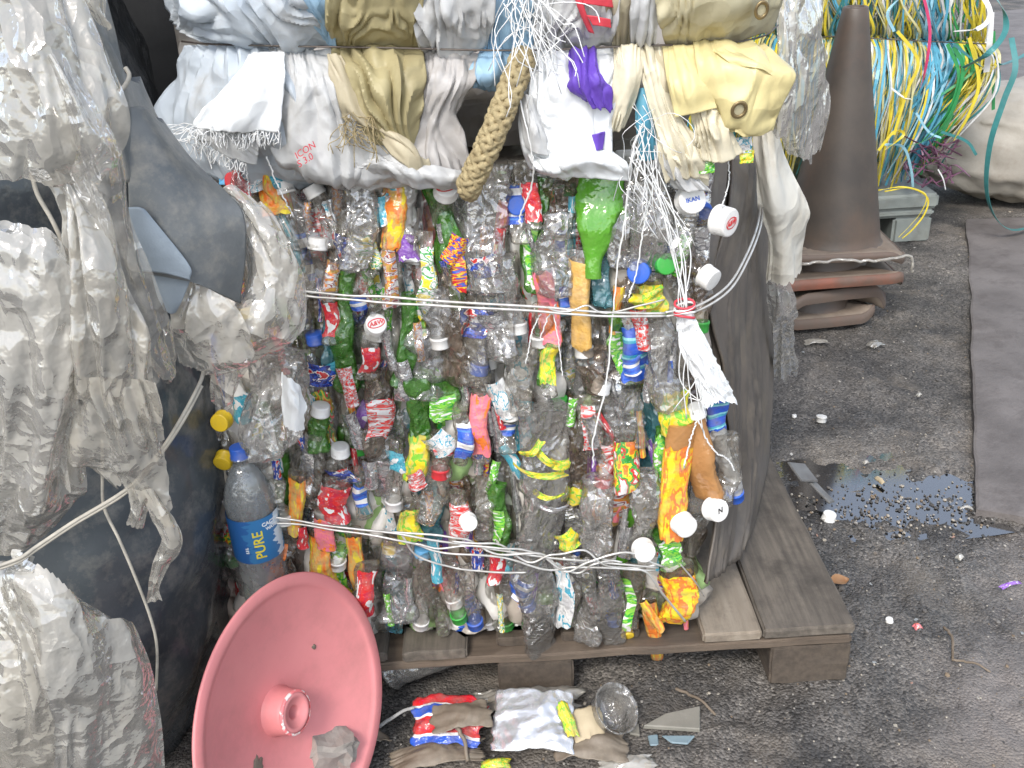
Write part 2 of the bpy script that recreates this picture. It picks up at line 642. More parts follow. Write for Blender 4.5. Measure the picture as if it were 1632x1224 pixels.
CAPM = {k: mat('cap_' + k, c, tuple(x * 0.88 for x in c), 30, 0.38, 80, 0.1, dirt=(0.3, 0.25, 0.2), dirt_scale=25, dirt_amt=0.35)
        for k, c in dict(white=(0.78, 0.77, 0.74), blue=(0.03, 0.12, 0.55), red=(0.65, 0.04, 0.05), green=(0.05, 0.38, 0.06), yellow=(0.8, 0.55, 0.03), lightblue=(0.15, 0.45, 0.75), black=(0.03, 0.03, 0.035)).items()}
M = {}
M['wire'] = mat('steel_wire', (0.66, 0.66, 0.64), (0.48, 0.46, 0.42), 40, 0.35, 120, 0.2, metal=0.55)
M['darkwire'] = mat('dark_wire', (0.16, 0.14, 0.12), (0.1, 0.08, 0.07), 40, 0.5, metal=0.6)


def weave_mat(name, c1, c2, scale=7, dirt=(0.33, 0.28, 0.21), dirt_amt=0.6, rough=0.5, transl=0.12, dirt_scale=7):
    m = mat(name, c1, c2, scale, rough, 160, 0.25, 0.001, dirt=dirt, dirt_amt=dirt_amt, dirt_scale=dirt_scale, transl=transl, spec=0.4)
    nt = m.node_tree
    bs = nt.nodes['Principled BSDF']
    old = bs.inputs['Normal'].links[0].from_node
    tc = N(nt, 'ShaderNodeTexCoord')
    wn = N(nt, 'ShaderNodeTexNoise', Scale=9, Detail=2)
    nt.links.new(tc.outputs['Object'], wn.inputs['Vector'])
    mv = N(nt, 'ShaderNodeVectorMath', operation='MULTIPLY_ADD')
    mv.inputs[1].default_value = (0.12, 0.12, 0.12)
    nt.links.new(wn.outputs['Color'], mv.inputs[0])
    st = N(nt, 'ShaderNodeVectorMath', operation='MULTIPLY')
    st.inputs[1].default_value = (1.0, 1.0, 0.6)
    nt.links.new(tc.outputs['Object'], st.inputs[0])
    nt.links.new(st.outputs[0], mv.inputs[2])
    v = N(nt, 'ShaderNodeTexVoronoi', Scale=24)
    nt.links.new(mv.outputs[0], v.inputs['Vector'])
    b = N(nt, 'ShaderNodeBump', Strength=0.6, Distance=0.010)
    nt.links.new(v.outputs['Distance'], b.inputs['Height'])
    nt.links.new(b.outputs[0], old.inputs['Normal'])
    return m


M['sack_white'] = weave_mat('woven_white', (0.58, 0.58, 0.57), (0.48, 0.49, 0.49))
M['sack_bright'] = weave_mat('woven_bright_white', (0.86, 0.88, 0.88), (0.8, 0.82, 0.83), dirt_amt=0.08)
M['sack_blue'] = weave_mat('woven_bluish_white', (0.5, 0.56, 0.62), (0.56, 0.6, 0.63))
M['sack_lblue'] = weave_mat('woven_light_blue', (0.3, 0.5, 0.68), (0.42, 0.58, 0.7))
M['sack_olive'] = weave_mat('woven_khaki', (0.46, 0.40, 0.22), (0.36, 0.31, 0.17), dirt=(0.22, 0.18, 0.1), dirt_amt=0.5)
M['sack_tan'] = weave_mat('woven_tan', (0.52, 0.46, 0.32), (0.45, 0.39, 0.27))
M['sack_cream'] = weave_mat('woven_cream', (0.74, 0.68, 0.52), (0.68, 0.62, 0.46))
M['sack_grey'] = weave_mat('woven_grey_white', (0.52, 0.5, 0.48), (0.42, 0.4, 0.385), dirt_amt=0.6)
M['sack_purple'] = weave_mat('woven_purple', (0.13, 0.06, 0.42), (0.16, 0.08, 0.5), dirt=(0.5, 0.5, 0.6), dirt_amt=0.15)
M['sack_teal'] = weave_mat('woven_teal', (0.08, 0.3, 0.42), (0.12, 0.36, 0.48))
M['cloth_pale'] = weave_mat('pale_cloth', (0.82, 0.79, 0.70), (0.72, 0.68, 0.58), dirt=(0.42, 0.33, 0.22), dirt_amt=0.5)
M['tarp'] = weave_mat('tarp_yellow', (0.74, 0.64, 0.32), (0.66, 0.57, 0.29), rough=0.42, dirt=(0.42, 0.34, 0.16), dirt_amt=0.45)
M['tarp_khaki'] = weave_mat('tarp_khaki', (0.55, 0.50, 0.33), (0.48, 0.43, 0.28), rough=0.45)
M['rope'] = mat('straw_rope', (0.44, 0.36, 0.2), (0.27, 0.21, 0.11), 110, 0.85, 260, 1.0)
M['thread'] = mat('white_thread', (0.78, 0.79, 0.78), (0.7, 0.7, 0.68), 30, 0.5, bstr=0)
M['film'] = pet_mat('dirty_film', (0.72, 0.69, 0.61), (0.97, 0.95, 0.91), 0.42, dirt=(0.52, 0.45, 0.34), dirt_amt=0.5, glint=0.18, rough=0.13, cs=48, dsc=5, cst=0.75, fres=0.45, haze=0.2)
M['film_clear'] = pet_mat('thin_film', (0.78, 0.77, 0.71), (0.97, 0.96, 0.94), 0.2, dirt=(0.52, 0.45, 0.34), dirt_amt=0.5, glint=0.18, rough=0.13, cs=48, dsc=5, cst=0.75, fres=0.45, haze=0.2)
M['film_white'] = pet_mat('white_film', (0.75, 0.73, 0.67), (0.96, 0.95, 0.93), 0.55, dirt=(0.52, 0.45, 0.34), dirt_amt=0.5, glint=0.18, rough=0.13, cs=48, dsc=5, cst=0.75, fres=0.45, haze=0.2)
M['film_grey'] = pet_mat('grey_film', (0.7, 0.67, 0.6), (0.96, 0.95, 0.93), 0.45, dirt=(0.52, 0.45, 0.34), dirt_amt=0.5, glint=0.18, rough=0.13, cs=48, dsc=5, cst=0.75, fres=0.45, haze=0.2)
M['dark_film'] = mat('black_film', (0.045, 0.056, 0.066), (0.085, 0.098, 0.108), 6, 0.16, 24, 0.3, 0.006, dirt=(0.2, 0.195, 0.18), dirt_scale=26, dirt_amt=0.75)
M['flap'] = mat('grey_sheet', (0.10, 0.112, 0.118), (0.17, 0.178, 0.178), 9, 0.42, 60, 0.5, dirt=(0.3, 0.28, 0.24), dirt_scale=20, dirt_amt=0.8)
M['flap_blue'] = mat('bluegrey_sheet', (0.26, 0.31, 0.36), (0.2, 0.24, 0.28), 12, 0.4, 200, 0.3)
M['rubber'] = mat('dark_rubber', (0.075, 0.066, 0.057), (0.14, 0.118, 0.098), 6, 0.5, 50, 0.3, dirt=(0.2, 0.165, 0.12), dirt_scale=8, dirt_amt=0.7)
M['black'] = mat('gap_shade_black', (0.006, 0.006, 0.007), (0.012, 0.012, 0.012), 6, 0.5)  # near-black, puts the shade of the gap between the bales into colour
def dark_core():
    m = bpy.data.materials.new('packed_plastic')
    nt, bs, out = nodes_of(m)
    g = N(nt, 'ShaderNodeNewGeometry')
    cr = N(nt, 'ShaderNodeValToRGB')
    cr.color_ramp.interpolation = 'CONSTANT'
    e = cr.color_ramp.elements
    cs = [(0.62, 0.58, 0.52), (0.42, 0.37, 0.31), (0.7, 0.67, 0.62), (0.5, 0.45, 0.38), (0.72, 0.69, 0.64), (0.3, 0.45, 0.18), (0.75, 0.73, 0.7), (0.4, 0.36, 0.31)]
    e[0].color = rgba(cs[0])
    e[1].position = 1 / 8
    e[1].color = rgba(cs[1])
    for i in range(2, 8):
        e.new(i / 8).color = rgba(cs[i])
    nt.links.new(g.outputs['Random Per Island'], cr.inputs[0])
    nt.links.new(cr.outputs[0], bs.inputs['Base Color'])
    bs.inputs['Roughness'].default_value = 0.2
    tc = N(nt, 'ShaderNodeTexCoord')
    bump(nt, bs, tc.outputs['Object'], 60, 0.5, 0.004)
    return m


M['core'] = dark_core()
M['red_print'] = mat('red_ink', (0.62, 0.05, 0.07), (0.5, 0.05, 0.07), 30, 0.5)


def sheet(name, rows, m, parent=None, nu=56, nv=56, folds=(), crum=(), seed=0, ragged=(0, 0, 0, 0), noise=(), thick=0.0, pinch=None, aniso=0.62):
    """cloth or film through control rows of (photo x, photo y, distance Y); folds run from first row to last.
    folds: (count, depth, sharpness); crum: (frequency, depth); ragged: torn depth at first row, last row, left, right"""
    W = np.array([[P(*c) for c in r] for r in rows])
    r_ = np.random.RandomState(seed + 1000)
    u = np.linspace(0, 1, nu)
    v = np.linspace(0, 1, nv)
    fine = spline(W, 64)
    fine = np.swapaxes(spline(np.swapaxes(fine, 0, 1), 64), 0, 1)      # [v, u, 3]
    UU, VV = np.meshgrid(u, v, indexing='xy')
    z0 = np.zeros_like(UU)
    rg = lambda t, k: (0.5 + 0.5 * fbm(np.stack([t * 9, z0 + 3.7 * k, z0], -1), seed + k, 4)).clip(0, 1)
    V2 = VV * (1 - ragged[0] * rg(UU, 1) - ragged[1] * rg(UU, 2)) + ragged[0] * rg(UU, 1)
    U2 = UU * (1 - ragged[2] * rg(VV, 3) - ragged[3] * rg(VV, 4)) + ragged[2] * rg(VV, 3)

    def samp(a, b):
        x = (a * 63).clip(0, 62.999)
        y = (b * 63).clip(0, 62.999)
        i, j = x.astype(int), y.astype(int)
        fx, fy = (x - i)[..., None], (y - j)[..., None]
        return (fine[j, i] * (1 - fx) * (1 - fy) + fine[j, i + 1] * fx * (1 - fy) + fine[j + 1, i] * (1 - fx) * fy + fine[j + 1, i + 1] * fx * fy)
    B = samp(U2, V2)
    nrm = np.cross(np.gradient(B, axis=1), np.gradient(B, axis=0))
    nrm /= np.linalg.norm(nrm, axis=-1)[..., None] + 1e-12
    nrm *= np.where(nrm @ np.array([0, -0.9, 0.3]) < 0, -1, 1)[..., None]
    D = 0
    amp = 1.0
    if pinch is not None:          # (where along the sheet the folds are gathered, their depth there)
        amp = pinch[1] + (1 - pinch[1]) * np.abs(V2 - pinch[0]).clip(0, 0.5) / 0.5
    wm = np.linalg.norm(np.diff(B, axis=1), axis=-1).sum(1).max()
    hm = np.linalg.norm(np.diff(B, axis=0), axis=-1).sum(0).max()
    for k, (cnt, dep, sharp) in enumerate(folds):
        wob = 0.34 * vnoise(np.stack([U2 * 2.3, V2 * 1.1, z0 + k * 5.1], -1), seed + 3 * k) + 0.12 * vnoise(np.stack([U2 * 6.3, V2 * 2.3, z0 + k * 5.1], -1), seed + 3 * k + 1)
        ph = (U2 + wob) * cnt + r_.rand()
        s = (1 - np.abs(tri(ph))) ** 0.85 if sharp < 1 else (0.5 + 0.5 * np.cos(2 * np.pi * ph)) ** 0.8
        s2 = (1 - np.abs(tri(ph * 1.9 + 0.4 + wob))) ** 0.85 if sharp < 1 else 0.5 + 0.5 * np.cos(2 * np.pi * (ph * 1.6 + 0.4 + wob))
        mod = (0.5 + 0.9 * vnoise(np.stack([U2 * cnt * 0.8, V2 * 2.2, z0 + 9.0 + k], -1), seed + 40 + k)).clip(0, 1.3)
        mod2 = (0.4 + 0.9 * vnoise(np.stack([U2 * cnt * 1.3, V2 * 3.2, z0 + 19.0 + k], -1), seed + 60 + k)).clip(0, 1.3)
        D = D + (s * mod + 0.45 * s2 * mod2) * dep * amp
    wp = np.stack([U2 * wm, V2 * hm * aniso, 0.35 * B[..., 1]], -1)
    for k, (fr, dep) in enumerate(crum):
        D = D + crumple(wp * fr * 0.8 + seed, seed + 70 + k, 7, 0.8, 3.0, warp=0.8) * dep
    for k, (fr, dep) in enumerate(noise):
        D = D + fbm(wp * fr, seed + 90 + k, 3) * dep
    Vx = B + nrm * (np.asarray(D)[..., None] if not np.isscalar(D) else 0)
    uv = np.stack([U2, V2], -1).reshape(-1, 2)
    o = mk(name, Vx.reshape(-1, 3), grid_faces(nv, nu), m, parent, uv)
    o.data.set_sharp_from_angle(angle=0.55)
    if thick > 0:
        md = o.modifiers.new('thickness', 'SOLIDIFY')
        md.thickness = thick
        md.offset = 0
    return o


def text_geo(body, size, shear=0.0, extrude=0.0004, bold=0.0):
    cu = bpy.data.curves.new('lettering', 'FONT')
    cu.body = body
    cu.size = size
    cu.align_x = 'CENTER'
    cu.align_y = 'CENTER'
    cu.extrude = extrude
    cu.offset = bold
    cu.shear = shear
    cu.resolution_u = 3
    o = bpy.data.objects.new('lettering', cu)
    COL.objects.link(o)
    bpy.context.view_layer.update()
    me = o.to_mesh()
    V = np.array([v.co[:] for v in me.vertices])
    F = [list(p.vertices) for p in me.polygons]
    o.to_mesh_clear()
    bpy.data.objects.remove(o)
    bpy.data.curves.remove(cu)
    return V, F


# ================================================================== SETTING
# ---- ground: one sheet, fine near the camera, reaching far out
PUD = G(1410, 775)


def ground_z(x, y):
    p = np.stack([x, y, np.zeros_like(x)], -1)
    near = np.exp(-((x - 0.8) ** 2 + (y - 2.0) ** 2) / 18.0)
    z = (0.008 * fbm(p * 2.2, 3, 3) + 0.006 * fbm(p * 14, 5, 4) + 0.0035 * fbm(p * 42, 8, 2) + 0.0022 * vnoise(p * 75, 9)) * near - 0.004
    dx, dy = (x - PUD[0]) / 0.36, (y - PUD[1] + 0.02) / 0.125
    d = np.sqrt(dx * dx + dy * dy) + 0.45 * fbm(p * 6, 21, 4)
    z = z - 0.012 * np.clip(1.35 - d, 0, 1) + 0.005 * fbm(p * 26, 33, 3) * np.exp(-(dx * dx + dy * dy) * 0.35)
    return z


def axis_pts(c, n_in, half, far):
    a = np.linspace(-half, half, n_in)
    t = np.geomspace(half * 1.03, far, 26)
    return np.concatenate([-t[::-1], a, t]) + c


gx = axis_pts(0.75, 300, 1.7, 400)
gy = axis_pts(2.2, 300, 1.7, 400)
XX, YY = np.meshgrid(gx, gy, indexing='xy')
ZZ = ground_z(XX, YY)


def ground_mat():
    m = bpy.data.materials.new('dirty_asphalt')
    nt, bs, out = nodes_of(m)
    tc = N(nt, 'ShaderNodeTexCoord')
    src = tc.outputs['Object']
    cr, no, _ = noise_ramp(nt, (0.048, 0.045, 0.042), (0.15, 0.135, 0.118), 4, 0.36, 0.68, 9)
    c = cr.outputs[0]
    # pale grit
    vo = N(nt, 'ShaderNodeTexVoronoi', Scale=95)
    nt.links.new(src, vo.inputs['Vector'])
    r = N(nt, 'ShaderNodeMapRange')
    r.inputs['From Min'].default_value = 0.30
    r.inputs['From Max'].default_value = 0.12
    nt.links.new(vo.outputs['Distance'], r.inputs['Value'])
    sp = N(nt, 'ShaderNodeSeparateColor')
    nt.links.new(vo.outputs['Color'], sp.inputs[0])
    g = N(nt, 'ShaderNodeMath', operation='GREATER_THAN')
    g.inputs[1].default_value = 0.9
    nt.links.new(sp.outputs[0], g.inputs[0])
    mu = N(nt, 'ShaderNodeMath', operation='MULTIPLY')
    nt.links.new(r.outputs[0], mu.inputs[0])
    nt.links.new(g.outputs[0], mu.inputs[1])
    c = mix_rgb(nt, c, (0.27, 0.25, 0.21), mu.outputs[0])
    va = N(nt, 'ShaderNodeTexVoronoi', Scale=210)
    nt.links.new(src, va.inputs['Vector'])
    sa = N(nt, 'ShaderNodeSeparateColor')
    nt.links.new(va.outputs['Color'], sa.inputs[0])
    ra = N(nt, 'ShaderNodeMapRange')
    ra.inputs['From Min'].default_value = 0.0
    ra.inputs['From Max'].default_value = 1.0
    ra.inputs['To Min'].default_value = 0.45
    ra.inputs['To Max'].default_value = 1.6
    nt.links.new(sa.outputs[1], ra.inputs['Value'])
    ml = N(nt, 'ShaderNodeVectorMath', operation='SCALE')
    nt.links.new(c, ml.inputs[0])
    nt.links.new(ra.outputs[0], ml.inputs['Scale'])
    c = ml.outputs[0]
    # dry dust towards the lower right of the yard
    n2 = N(nt, 'ShaderNodeTexNoise', Scale=2.0, Detail=7, Roughness=0.65)
    nt.links.new(src, n2.inputs['Vector'])
    sx = N(nt, 'ShaderNodeSeparateXYZ')
    nt.links.new(src, sx.inputs[0])
    a = N(nt, 'ShaderNodeMath', operation='MULTIPLY_ADD')      # x - 0.8 y
    a.inputs[1].default_value = -0.8
    nt.links.new(sx.outputs[1], a.inputs[0])
    nt.links.new(sx.outputs[0], a.inputs[2])
    b = N(nt, 'ShaderNodeMath', operation='MULTIPLY_ADD')
    b.inputs[1].default_value = 0.9
    nt.links.new(n2.outputs['Fac'], b.inputs[0])
    nt.links.new(a.outputs[0], b.inputs[2])
    r2 = N(nt, 'ShaderNodeMapRange')
    ox, oy = gx.mean(), 2.2
    r2.inputs['From Min'].default_value = DUST0
    r2.inputs['From Max'].default_value = DUST0 + 0.22
    r2.inputs['To Max'].default_value = 0.75
    nt.links.new(b.outputs[0], r2.inputs['Value'])
    c = mix_rgb(nt, c, (0.205, 0.18, 0.163), r2.outputs[0])
    n4 = N(nt, 'ShaderNodeTexNoise', Scale=3.1, Detail=8, Roughness=0.7)
    nt.links.new(src, n4.inputs['Vector'])
    r4 = N(nt, 'ShaderNodeMapRange')
    r4.inputs['From Min'].default_value = 0.52
    r4.inputs['From Max'].default_value = 0.72
    r4.inputs['To Max'].default_value = 0.7
    nt.links.new(n4.outputs['Fac'], r4.inputs['Value'])
    c = mix_rgb(nt, c, (0.235, 0.2, 0.16), r4.outputs[0])
    nt.links.new(c, bs.inputs['Base Color'])
    # damp round the puddle
    vd = N(nt, 'ShaderNodeVectorMath', operation='DISTANCE')
    vd.inputs[1].default_value = WETC
    nt.links.new(src, vd.inputs[0])
    rw = N(nt, 'ShaderNodeMapRange')
    rw.inputs['From Min'].default_value = 0.2
    rw.inputs['From Max'].default_value = 0.85
    rw.inputs['To Min'].default_value = 0.28
    rw.inputs['To Max'].default_value = 0.82
    nt.links.new(vd.outputs['Value'], rw.inputs['Value'])
    rn = N(nt, 'ShaderNodeMath', operation='MULTIPLY_ADD', use_clamp=True)
    rn.inputs[1].default_value = 0.5
    nt.links.new(n4.outputs['Fac'], rn.inputs[0])
    ro = N(nt, 'ShaderNodeMath', operation='SUBTRACT')
    ro.inputs[1].default_value = 0.3
    nt.links.new(rw.outputs[0], ro.inputs[0])
    nt.links.new(ro.outputs[0], rn.inputs[2])
    nt.links.new(rn.outputs[0], bs.inputs['Roughness'])
    b0 = N(nt, 'ShaderNodeBump', Strength=0.7, Distance=0.004, invert=True)
    nt.links.new(va.outputs['Distance'], b0.inputs['Height'])
    b1 = bump(nt, None, src, 330, 0.4, 0.003, 3, prev=b0)
    bump(nt, bs, src, 45, 0.5, 0.008, 6, prev=b1)
    return m


_gv = np.stack([XX, YY, ZZ], -1).reshape(-1, 3)
_go = np.array([_gv[:, 0].mean(), _gv[:, 1].mean(), _gv[:, 2].min()])
_q = G(1430, 1110)
DUST0 = (_q[0] - _go[0]) - 0.8 * (_q[1] - _go[1]) + 0.45
WETC = tuple(np.array([PUD[0] - 0.08, PUD[1] - 0.13, 0]) - np.array([_go[0], _go[1], 0]))
ground = mk('ground', _gv, grid_faces(len(gy), len(gx)), ground_mat())
ground['kind'] = 'structure'

# ---- puddle: still water lying in the hollow
th = np.linspace(0, 2 * np.pi, 72, endpoint=False)
rad = 1.18 + 0.0 * th
pv = np.stack([PUD[0] + 0.44 * rad * np.cos(th), PUD[1] - 0.02 + 0.16 * rad * np.sin(th), np.full_like(th, -0.0112)], -1)
m = bpy.data.materials.new('puddle_water')
nt, bs, out = nodes_of(m)
bs.inputs['Base Color'].default_value = (0.02, 0.021, 0.022, 1)
bs.inputs['Roughness'].default_value = 0.04
bs.inputs['IOR'].default_value = 1.33
bs.inputs['Specular IOR Level'].default_value = 1.0
tcx = N(nt, 'ShaderNodeTexCoord')
bump(nt, bs, tcx.outputs['Object'], 14, 0.03, 0.002, 2)
tp = N(nt, 'ShaderNodeBsdfTransparent')
mx = N(nt, 'ShaderNodeMixShader')
fr_ = N(nt, 'ShaderNodeFresnel', IOR=4.6)
gl_ = N(nt, 'ShaderNodeBsdfGlossy', Roughness=0.09)
mx2 = N(nt, 'ShaderNodeMixShader')
mx.inputs[0].default_value = 0.45
nt.links.new(tp.outputs[0], mx.inputs[1])
nt.links.new(bs.outputs[0], mx.inputs[2])
nt.links.new(fr_.outputs[0], mx2.inputs[0])
nt.links.new(mx.outputs[0], mx2.inputs[1])
nt.links.new(gl_.outputs[0], mx2.inputs[2])
nt.links.new(mx2.outputs[0], out.inputs['Surface'])
puddle = mk('puddle', np.concatenate([pv, [[PUD[0], PUD[1] - 0.02, -0.0105]]]), [[i, (i + 1) % 72, 72] for i in range(72)], m, smooth=False)
puddle['kind'] = 'structure'

# ---- grit and crumbs lying on the ground
def blob(r, sq=(1, 1, 0.6), n=6, seed=0):
    k = 4
    V = []
    for i in range(1, k):
        a = math.pi * i / k
        for j in range(n):
            b = 2 * math.pi * j / n
            V.append((math.sin(a) * math.cos(b), math.sin(a) * math.sin(b), math.cos(a)))
    V += [(0, 0, 1), (0, 0, -1)]
    V = np.array(V)
    q = np.random.RandomState(seed)
    V = V * (1 + q.uniform(-0.28, 0.28, (len(V), 1))) * np.array(sq) * r
    F = []
    for i in range(k - 2):
        for j in range(n):
            F.append([i * n + j, (i + 1) * n + j, (i + 1) * n + (j + 1) % n, i * n + (j + 1) % n])
    t, b = len(V) - 2, len(V) - 1
    for j in range(n):
        F.append([t, j, (j + 1) % n])
        F.append([b, (k - 2) * n + (j + 1) % n, (k - 2) * n + j])
    return V, F


def island_mat(name, cols, rough=0.8):
    m = bpy.data.materials.new(name)
    nt, bs, out = nodes_of(m)
    g = N(nt, 'ShaderNodeNewGeometry')
    cr = N(nt, 'ShaderNodeValToRGB')
    cr.color_ramp.interpolation = 'CONSTANT'
    e = cr.color_ramp.elements
    k = len(cols)
    e[0].color = rgba(cols[0])
    e[1].position = 1 / k
    e[1].color = rgba(cols[1])
    for i in range(2, k):
        e.new(i / k).color = rgba(cols[i])
    nt.links.new(g.outputs['Random Per Island'], cr.inputs[0])
    nt.links.new(cr.outputs[0], bs.inputs['Base Color'])
    bs.inputs['Roughness'].default_value = rough
    return m


geos = []
protos = [blob(1.0, seed=s) for s in range(8)]
cnt = 0
while cnt < 9000:
    x, y = rng.uniform(-0.7, 2.6), rng.uniform(0.75, 4.6)
    if rng.rand() > math.exp(-max(0, y - 1.3) * 0.55):
        continue
    r = 0.0011 + 0.0018 * rng.rand() ** 2 + (0.004 * rng.rand() if rng.rand() < 0.05 else 0)
    V, F = protos[rng.randint(8)]
    a = rng.rand() * 6.28
    R2 = np.array([[math.cos(a), -math.sin(a), 0], [math.sin(a), math.cos(a), 0], [0, 0, 1]])
    geos.append((V @ R2.T * r * np.array([1, 1.3, 1]) + np.array([x, y, 0.0]), F, x, y, r))
    cnt += 1
for k in range(800):          # stones standing in and around the shallow water
    x = PUD[0] + rng.normal() * 0.24
    y = PUD[1] - 0.085 + rng.normal() * 0.07
    r = 0.0018 + 0.0028 * rng.rand() ** 2
    V, F = protos[rng.randint(8)]
    geos.append((V * r * np.array([1, 1.2, 1.0]) + np.array([x, y, 0.004]), F, x, y, r))
gz = ground_z(np.array([g[2] for g in geos]), np.array([g[3] for g in geos]))
V, F = join_geo([(g[0] + np.array([0, 0, max(z + g[4] * 0.2, -0.0130)]), g[1]) for g, z in zip(geos, gz)])
grit = mk('grit', V, F, island_mat('grit_stone', [(0.3, 0.28, 0.25), (0.09, 0.085, 0.08), (0.16, 0.15, 0.14), (0.05, 0.05, 0.05), (0.36, 0.32, 0.26), (0.12, 0.11, 0.1), (0.2, 0.15, 0.1), (0.07, 0.065, 0.06)]), smooth=False)
grit['kind'] = 'stuff'
tag(grit, 'loose grit and crumbs scattered over the dark yard floor', 'grit')


# ---- rubber mats on the ground at the right
M['mat'] = mat('worn_mat', (0.11, 0.097, 0.09), (0.17, 0.152, 0.142), 5, 0.65, 120, 0.6, 0.004, dirt=(0.07, 0.058, 0.052), dirt_scale=14, dirt_amt=0.7)


def slab(name, outline, z0, z1, m, label, cat, seed, wob=0.006):
    """flat sheet lying on the ground with an uneven edge; outline in world x, y"""
    o = np.array(outline, float)
    pts = []
    for i in range(len(o)):
        a, b = o[i], o[(i + 1) % len(o)]
        n = max(2, int(np.linalg.norm(b - a) / 0.03))
        for k in range(n):
            pts.append(a + (b - a) * k / n)
    pts = np.array(pts)
    pz = np.concatenate([pts * 6, np.zeros((len(pts), 1))], 1)
    pts = pts + wob * np.stack([fbm(pz, seed), fbm(pz + 9, seed)], -1)
    c = pts.mean(0)
    rings = []
    for s in (1.0, 0.99, 0.9, 0.6, 0.3):
        q = c + (pts - c) * s
        zz = z1 + 0.006 * fbm(np.concatenate([q * 3, np.zeros((len(q), 1))], 1), seed + 5)
        if s == 1.0:
            rings.append(np.column_stack([q, np.full(len(q), z0)]))
            rings.append(np.column_stack([q, zz - 0.002]))
        else:
            rings.append(np.column_stack([q, zz]))
    n = len(pts)
    F = grid_faces(len(rings), n, True).tolist()
    V = np.concatenate(rings + [[[c[0], c[1], z1]]])
    k = (len(rings) - 1) * n
    F += [[k + i, k + (i + 1) % n, len(V) - 1] for i in range(n)]
    ob = mk(name, V, F, m, smooth=False)
    return tag(ob, label, cat)


g2 = lambda x, y, z=0.0: tuple(G(x, y, z)[:2])
slab('floor_mat', [g2(1540, 352), g2(1548, 520), g2(1551, 700), g2(1553, 815), g2(1640, 834), (1.75, 1.66), (2.9, 2.5), (3.3, 3.65)], -0.012, 0.014, M['mat'],
     'worn brown rubber mat lying beyond the puddle at the right edge', 'mat', 11)
slab('floor_mat', [g2(1560, 150), g2(1585, 52), (4.1, 9.6), (7.5, 10.2), (6.0, 5.2), (3.3, 5.2)], -0.012, 0.02, M['mat'],
     'reddish brown floor sheet far behind the dirty white sack', 'mat', 14)

# ================================================================== TIMBER PALLET
M['wood'] = mat('weathered_wood', (0.085, 0.072, 0.058), (0.165, 0.14, 0.112), 5, 0.75, 90, 0.5, 0.003, stretch=(14, 1.0, 14), dirt=(0.04, 0.034, 0.028), dirt_scale=9, dirt_amt=0.85)
M['wood_light'] = mat('pale_wood', (0.22, 0.18, 0.135), (0.29, 0.245, 0.19), 5, 0.75, 90, 0.5, 0.003, stretch=(14, 1.0, 14), dirt=(0.09, 0.07, 0.055), dirt_scale=11, dirt_amt=0.75)
M['wood_x'] = mat('weathered_wood_across', (0.10, 0.075, 0.055), (0.165, 0.125, 0.09), 5, 0.75, 90, 0.5, 0.003, stretch=(1, 14, 14), dirt=(0.05, 0.04, 0.032), dirt_scale=6, dirt_amt=0.6)
M['wood_dark'] = mat('dark_wood', (0.06, 0.047, 0.036), (0.1, 0.078, 0.058), 6, 0.8, 90, 0.5, 0.003, stretch=(14, 1, 14), dirt=(0.15, 0.12, 0.09), dirt_scale=9, dirt_amt=0.3)
PX0, PX1, PY0, PY1 = -0.56, 0.575, 1.305, 2.4
pallet = empty('wooden_pallet', ((PX0 + PX1) / 2, (PY0 + PY1) / 2, 0), 'weathered wooden pallet carrying the bale of crushed bottles', 'pallet')


def board(name, x, y, z, sx, sy, sz, m, parent, seed, rz=0.0, n=(6, 6, 3), jit=0.0018):
    V, F = rough_box(sx, sy, sz, 0.004, n, jit, seed)
    ob = obj(name, new_mesh(name, V, F, smooth=False), m, parent)
    ob.location = Vector((x, y, z)) - parent.location
    ob.rotation_euler[2] = rz
    return ob


yc, yl = (PY0 + PY1) / 2, PY1 - PY0
for k, (x0, x1, m, yo, dz) in enumerate([(-0.56, -0.45, 'wood', 0, 0), (-0.42, -0.345, 'wood', 0.0, 0.001), (-0.325, -0.248, 'wood', 0.005, 0), (-0.222, -0.108, 'wood', 0.0, 0.0015),
                                       (-0.055, 0.045, 'wood_dark', 0.025, -0.001), (0.06, 0.2, 'wood_dark', 0.028, 0), (0.305, 0.408, 'wood_light', 0.0, 0.003), (0.414, 0.575, 'wood', -0.001, 0.005)]):
    board('deck_board', (x0 + x1) / 2, yc + yo, 0.108 + dz, x1 - x0, yl, 0.021, M[m], pallet, 60 + k, rz=[0, 0, 0, 0.004, 0, 0, 0.006, 0.0][k], n=(5, 16, 3))
for k, y in enumerate((PY0 + 0.062, yc, PY1 - 0.062)):
    board('cross_board', (PX0 + PX1) / 2, y, 0.088, PX1 - PX0 - 0.006, 0.118, 0.0185, M['wood_x'], pallet, 80 + k, n=(24, 5, 3), jit=0.0025)
for k, y in enumerate((PY0 + 0.065, yc, PY1 - 0.065)):
    for j, (x, w) in enumerate(((-0.49, 0.13), (0.012, 0.135), (0.503, 0.142))):
        board('block', x, y, 0.0, w, 0.12, 0.0865, M['wood_dark'], pallet, 90 + 3 * k + j, n=(6, 6, 5), jit=0.002)

# ================================================================== BALE OF CRUSHED BOTTLES
BX0, BX1, BZ0, BZ1 = -0.60, 0.36, 0.131, 0.945
bale = empty('bottle_bale', (-0.1, 1.8, BZ0), 'wired bale of crushed plastic drink bottles with coloured labels on the wooden pallet', 'bale')


def face_y(x, z):
    y = 1.352 + 0.0 * x
    y = y - 0.03 * max(0.0, 1 - ((z - 0.5) / 0.42) ** 2)
    y = y + 0.9 * max(0.0, x - 0.27) ** 1.6
    y = y + 2.2 * max(0.0, 0.2 - z) ** 2 + 1.2 * max(0.0, z - 0.85) ** 2
    return y


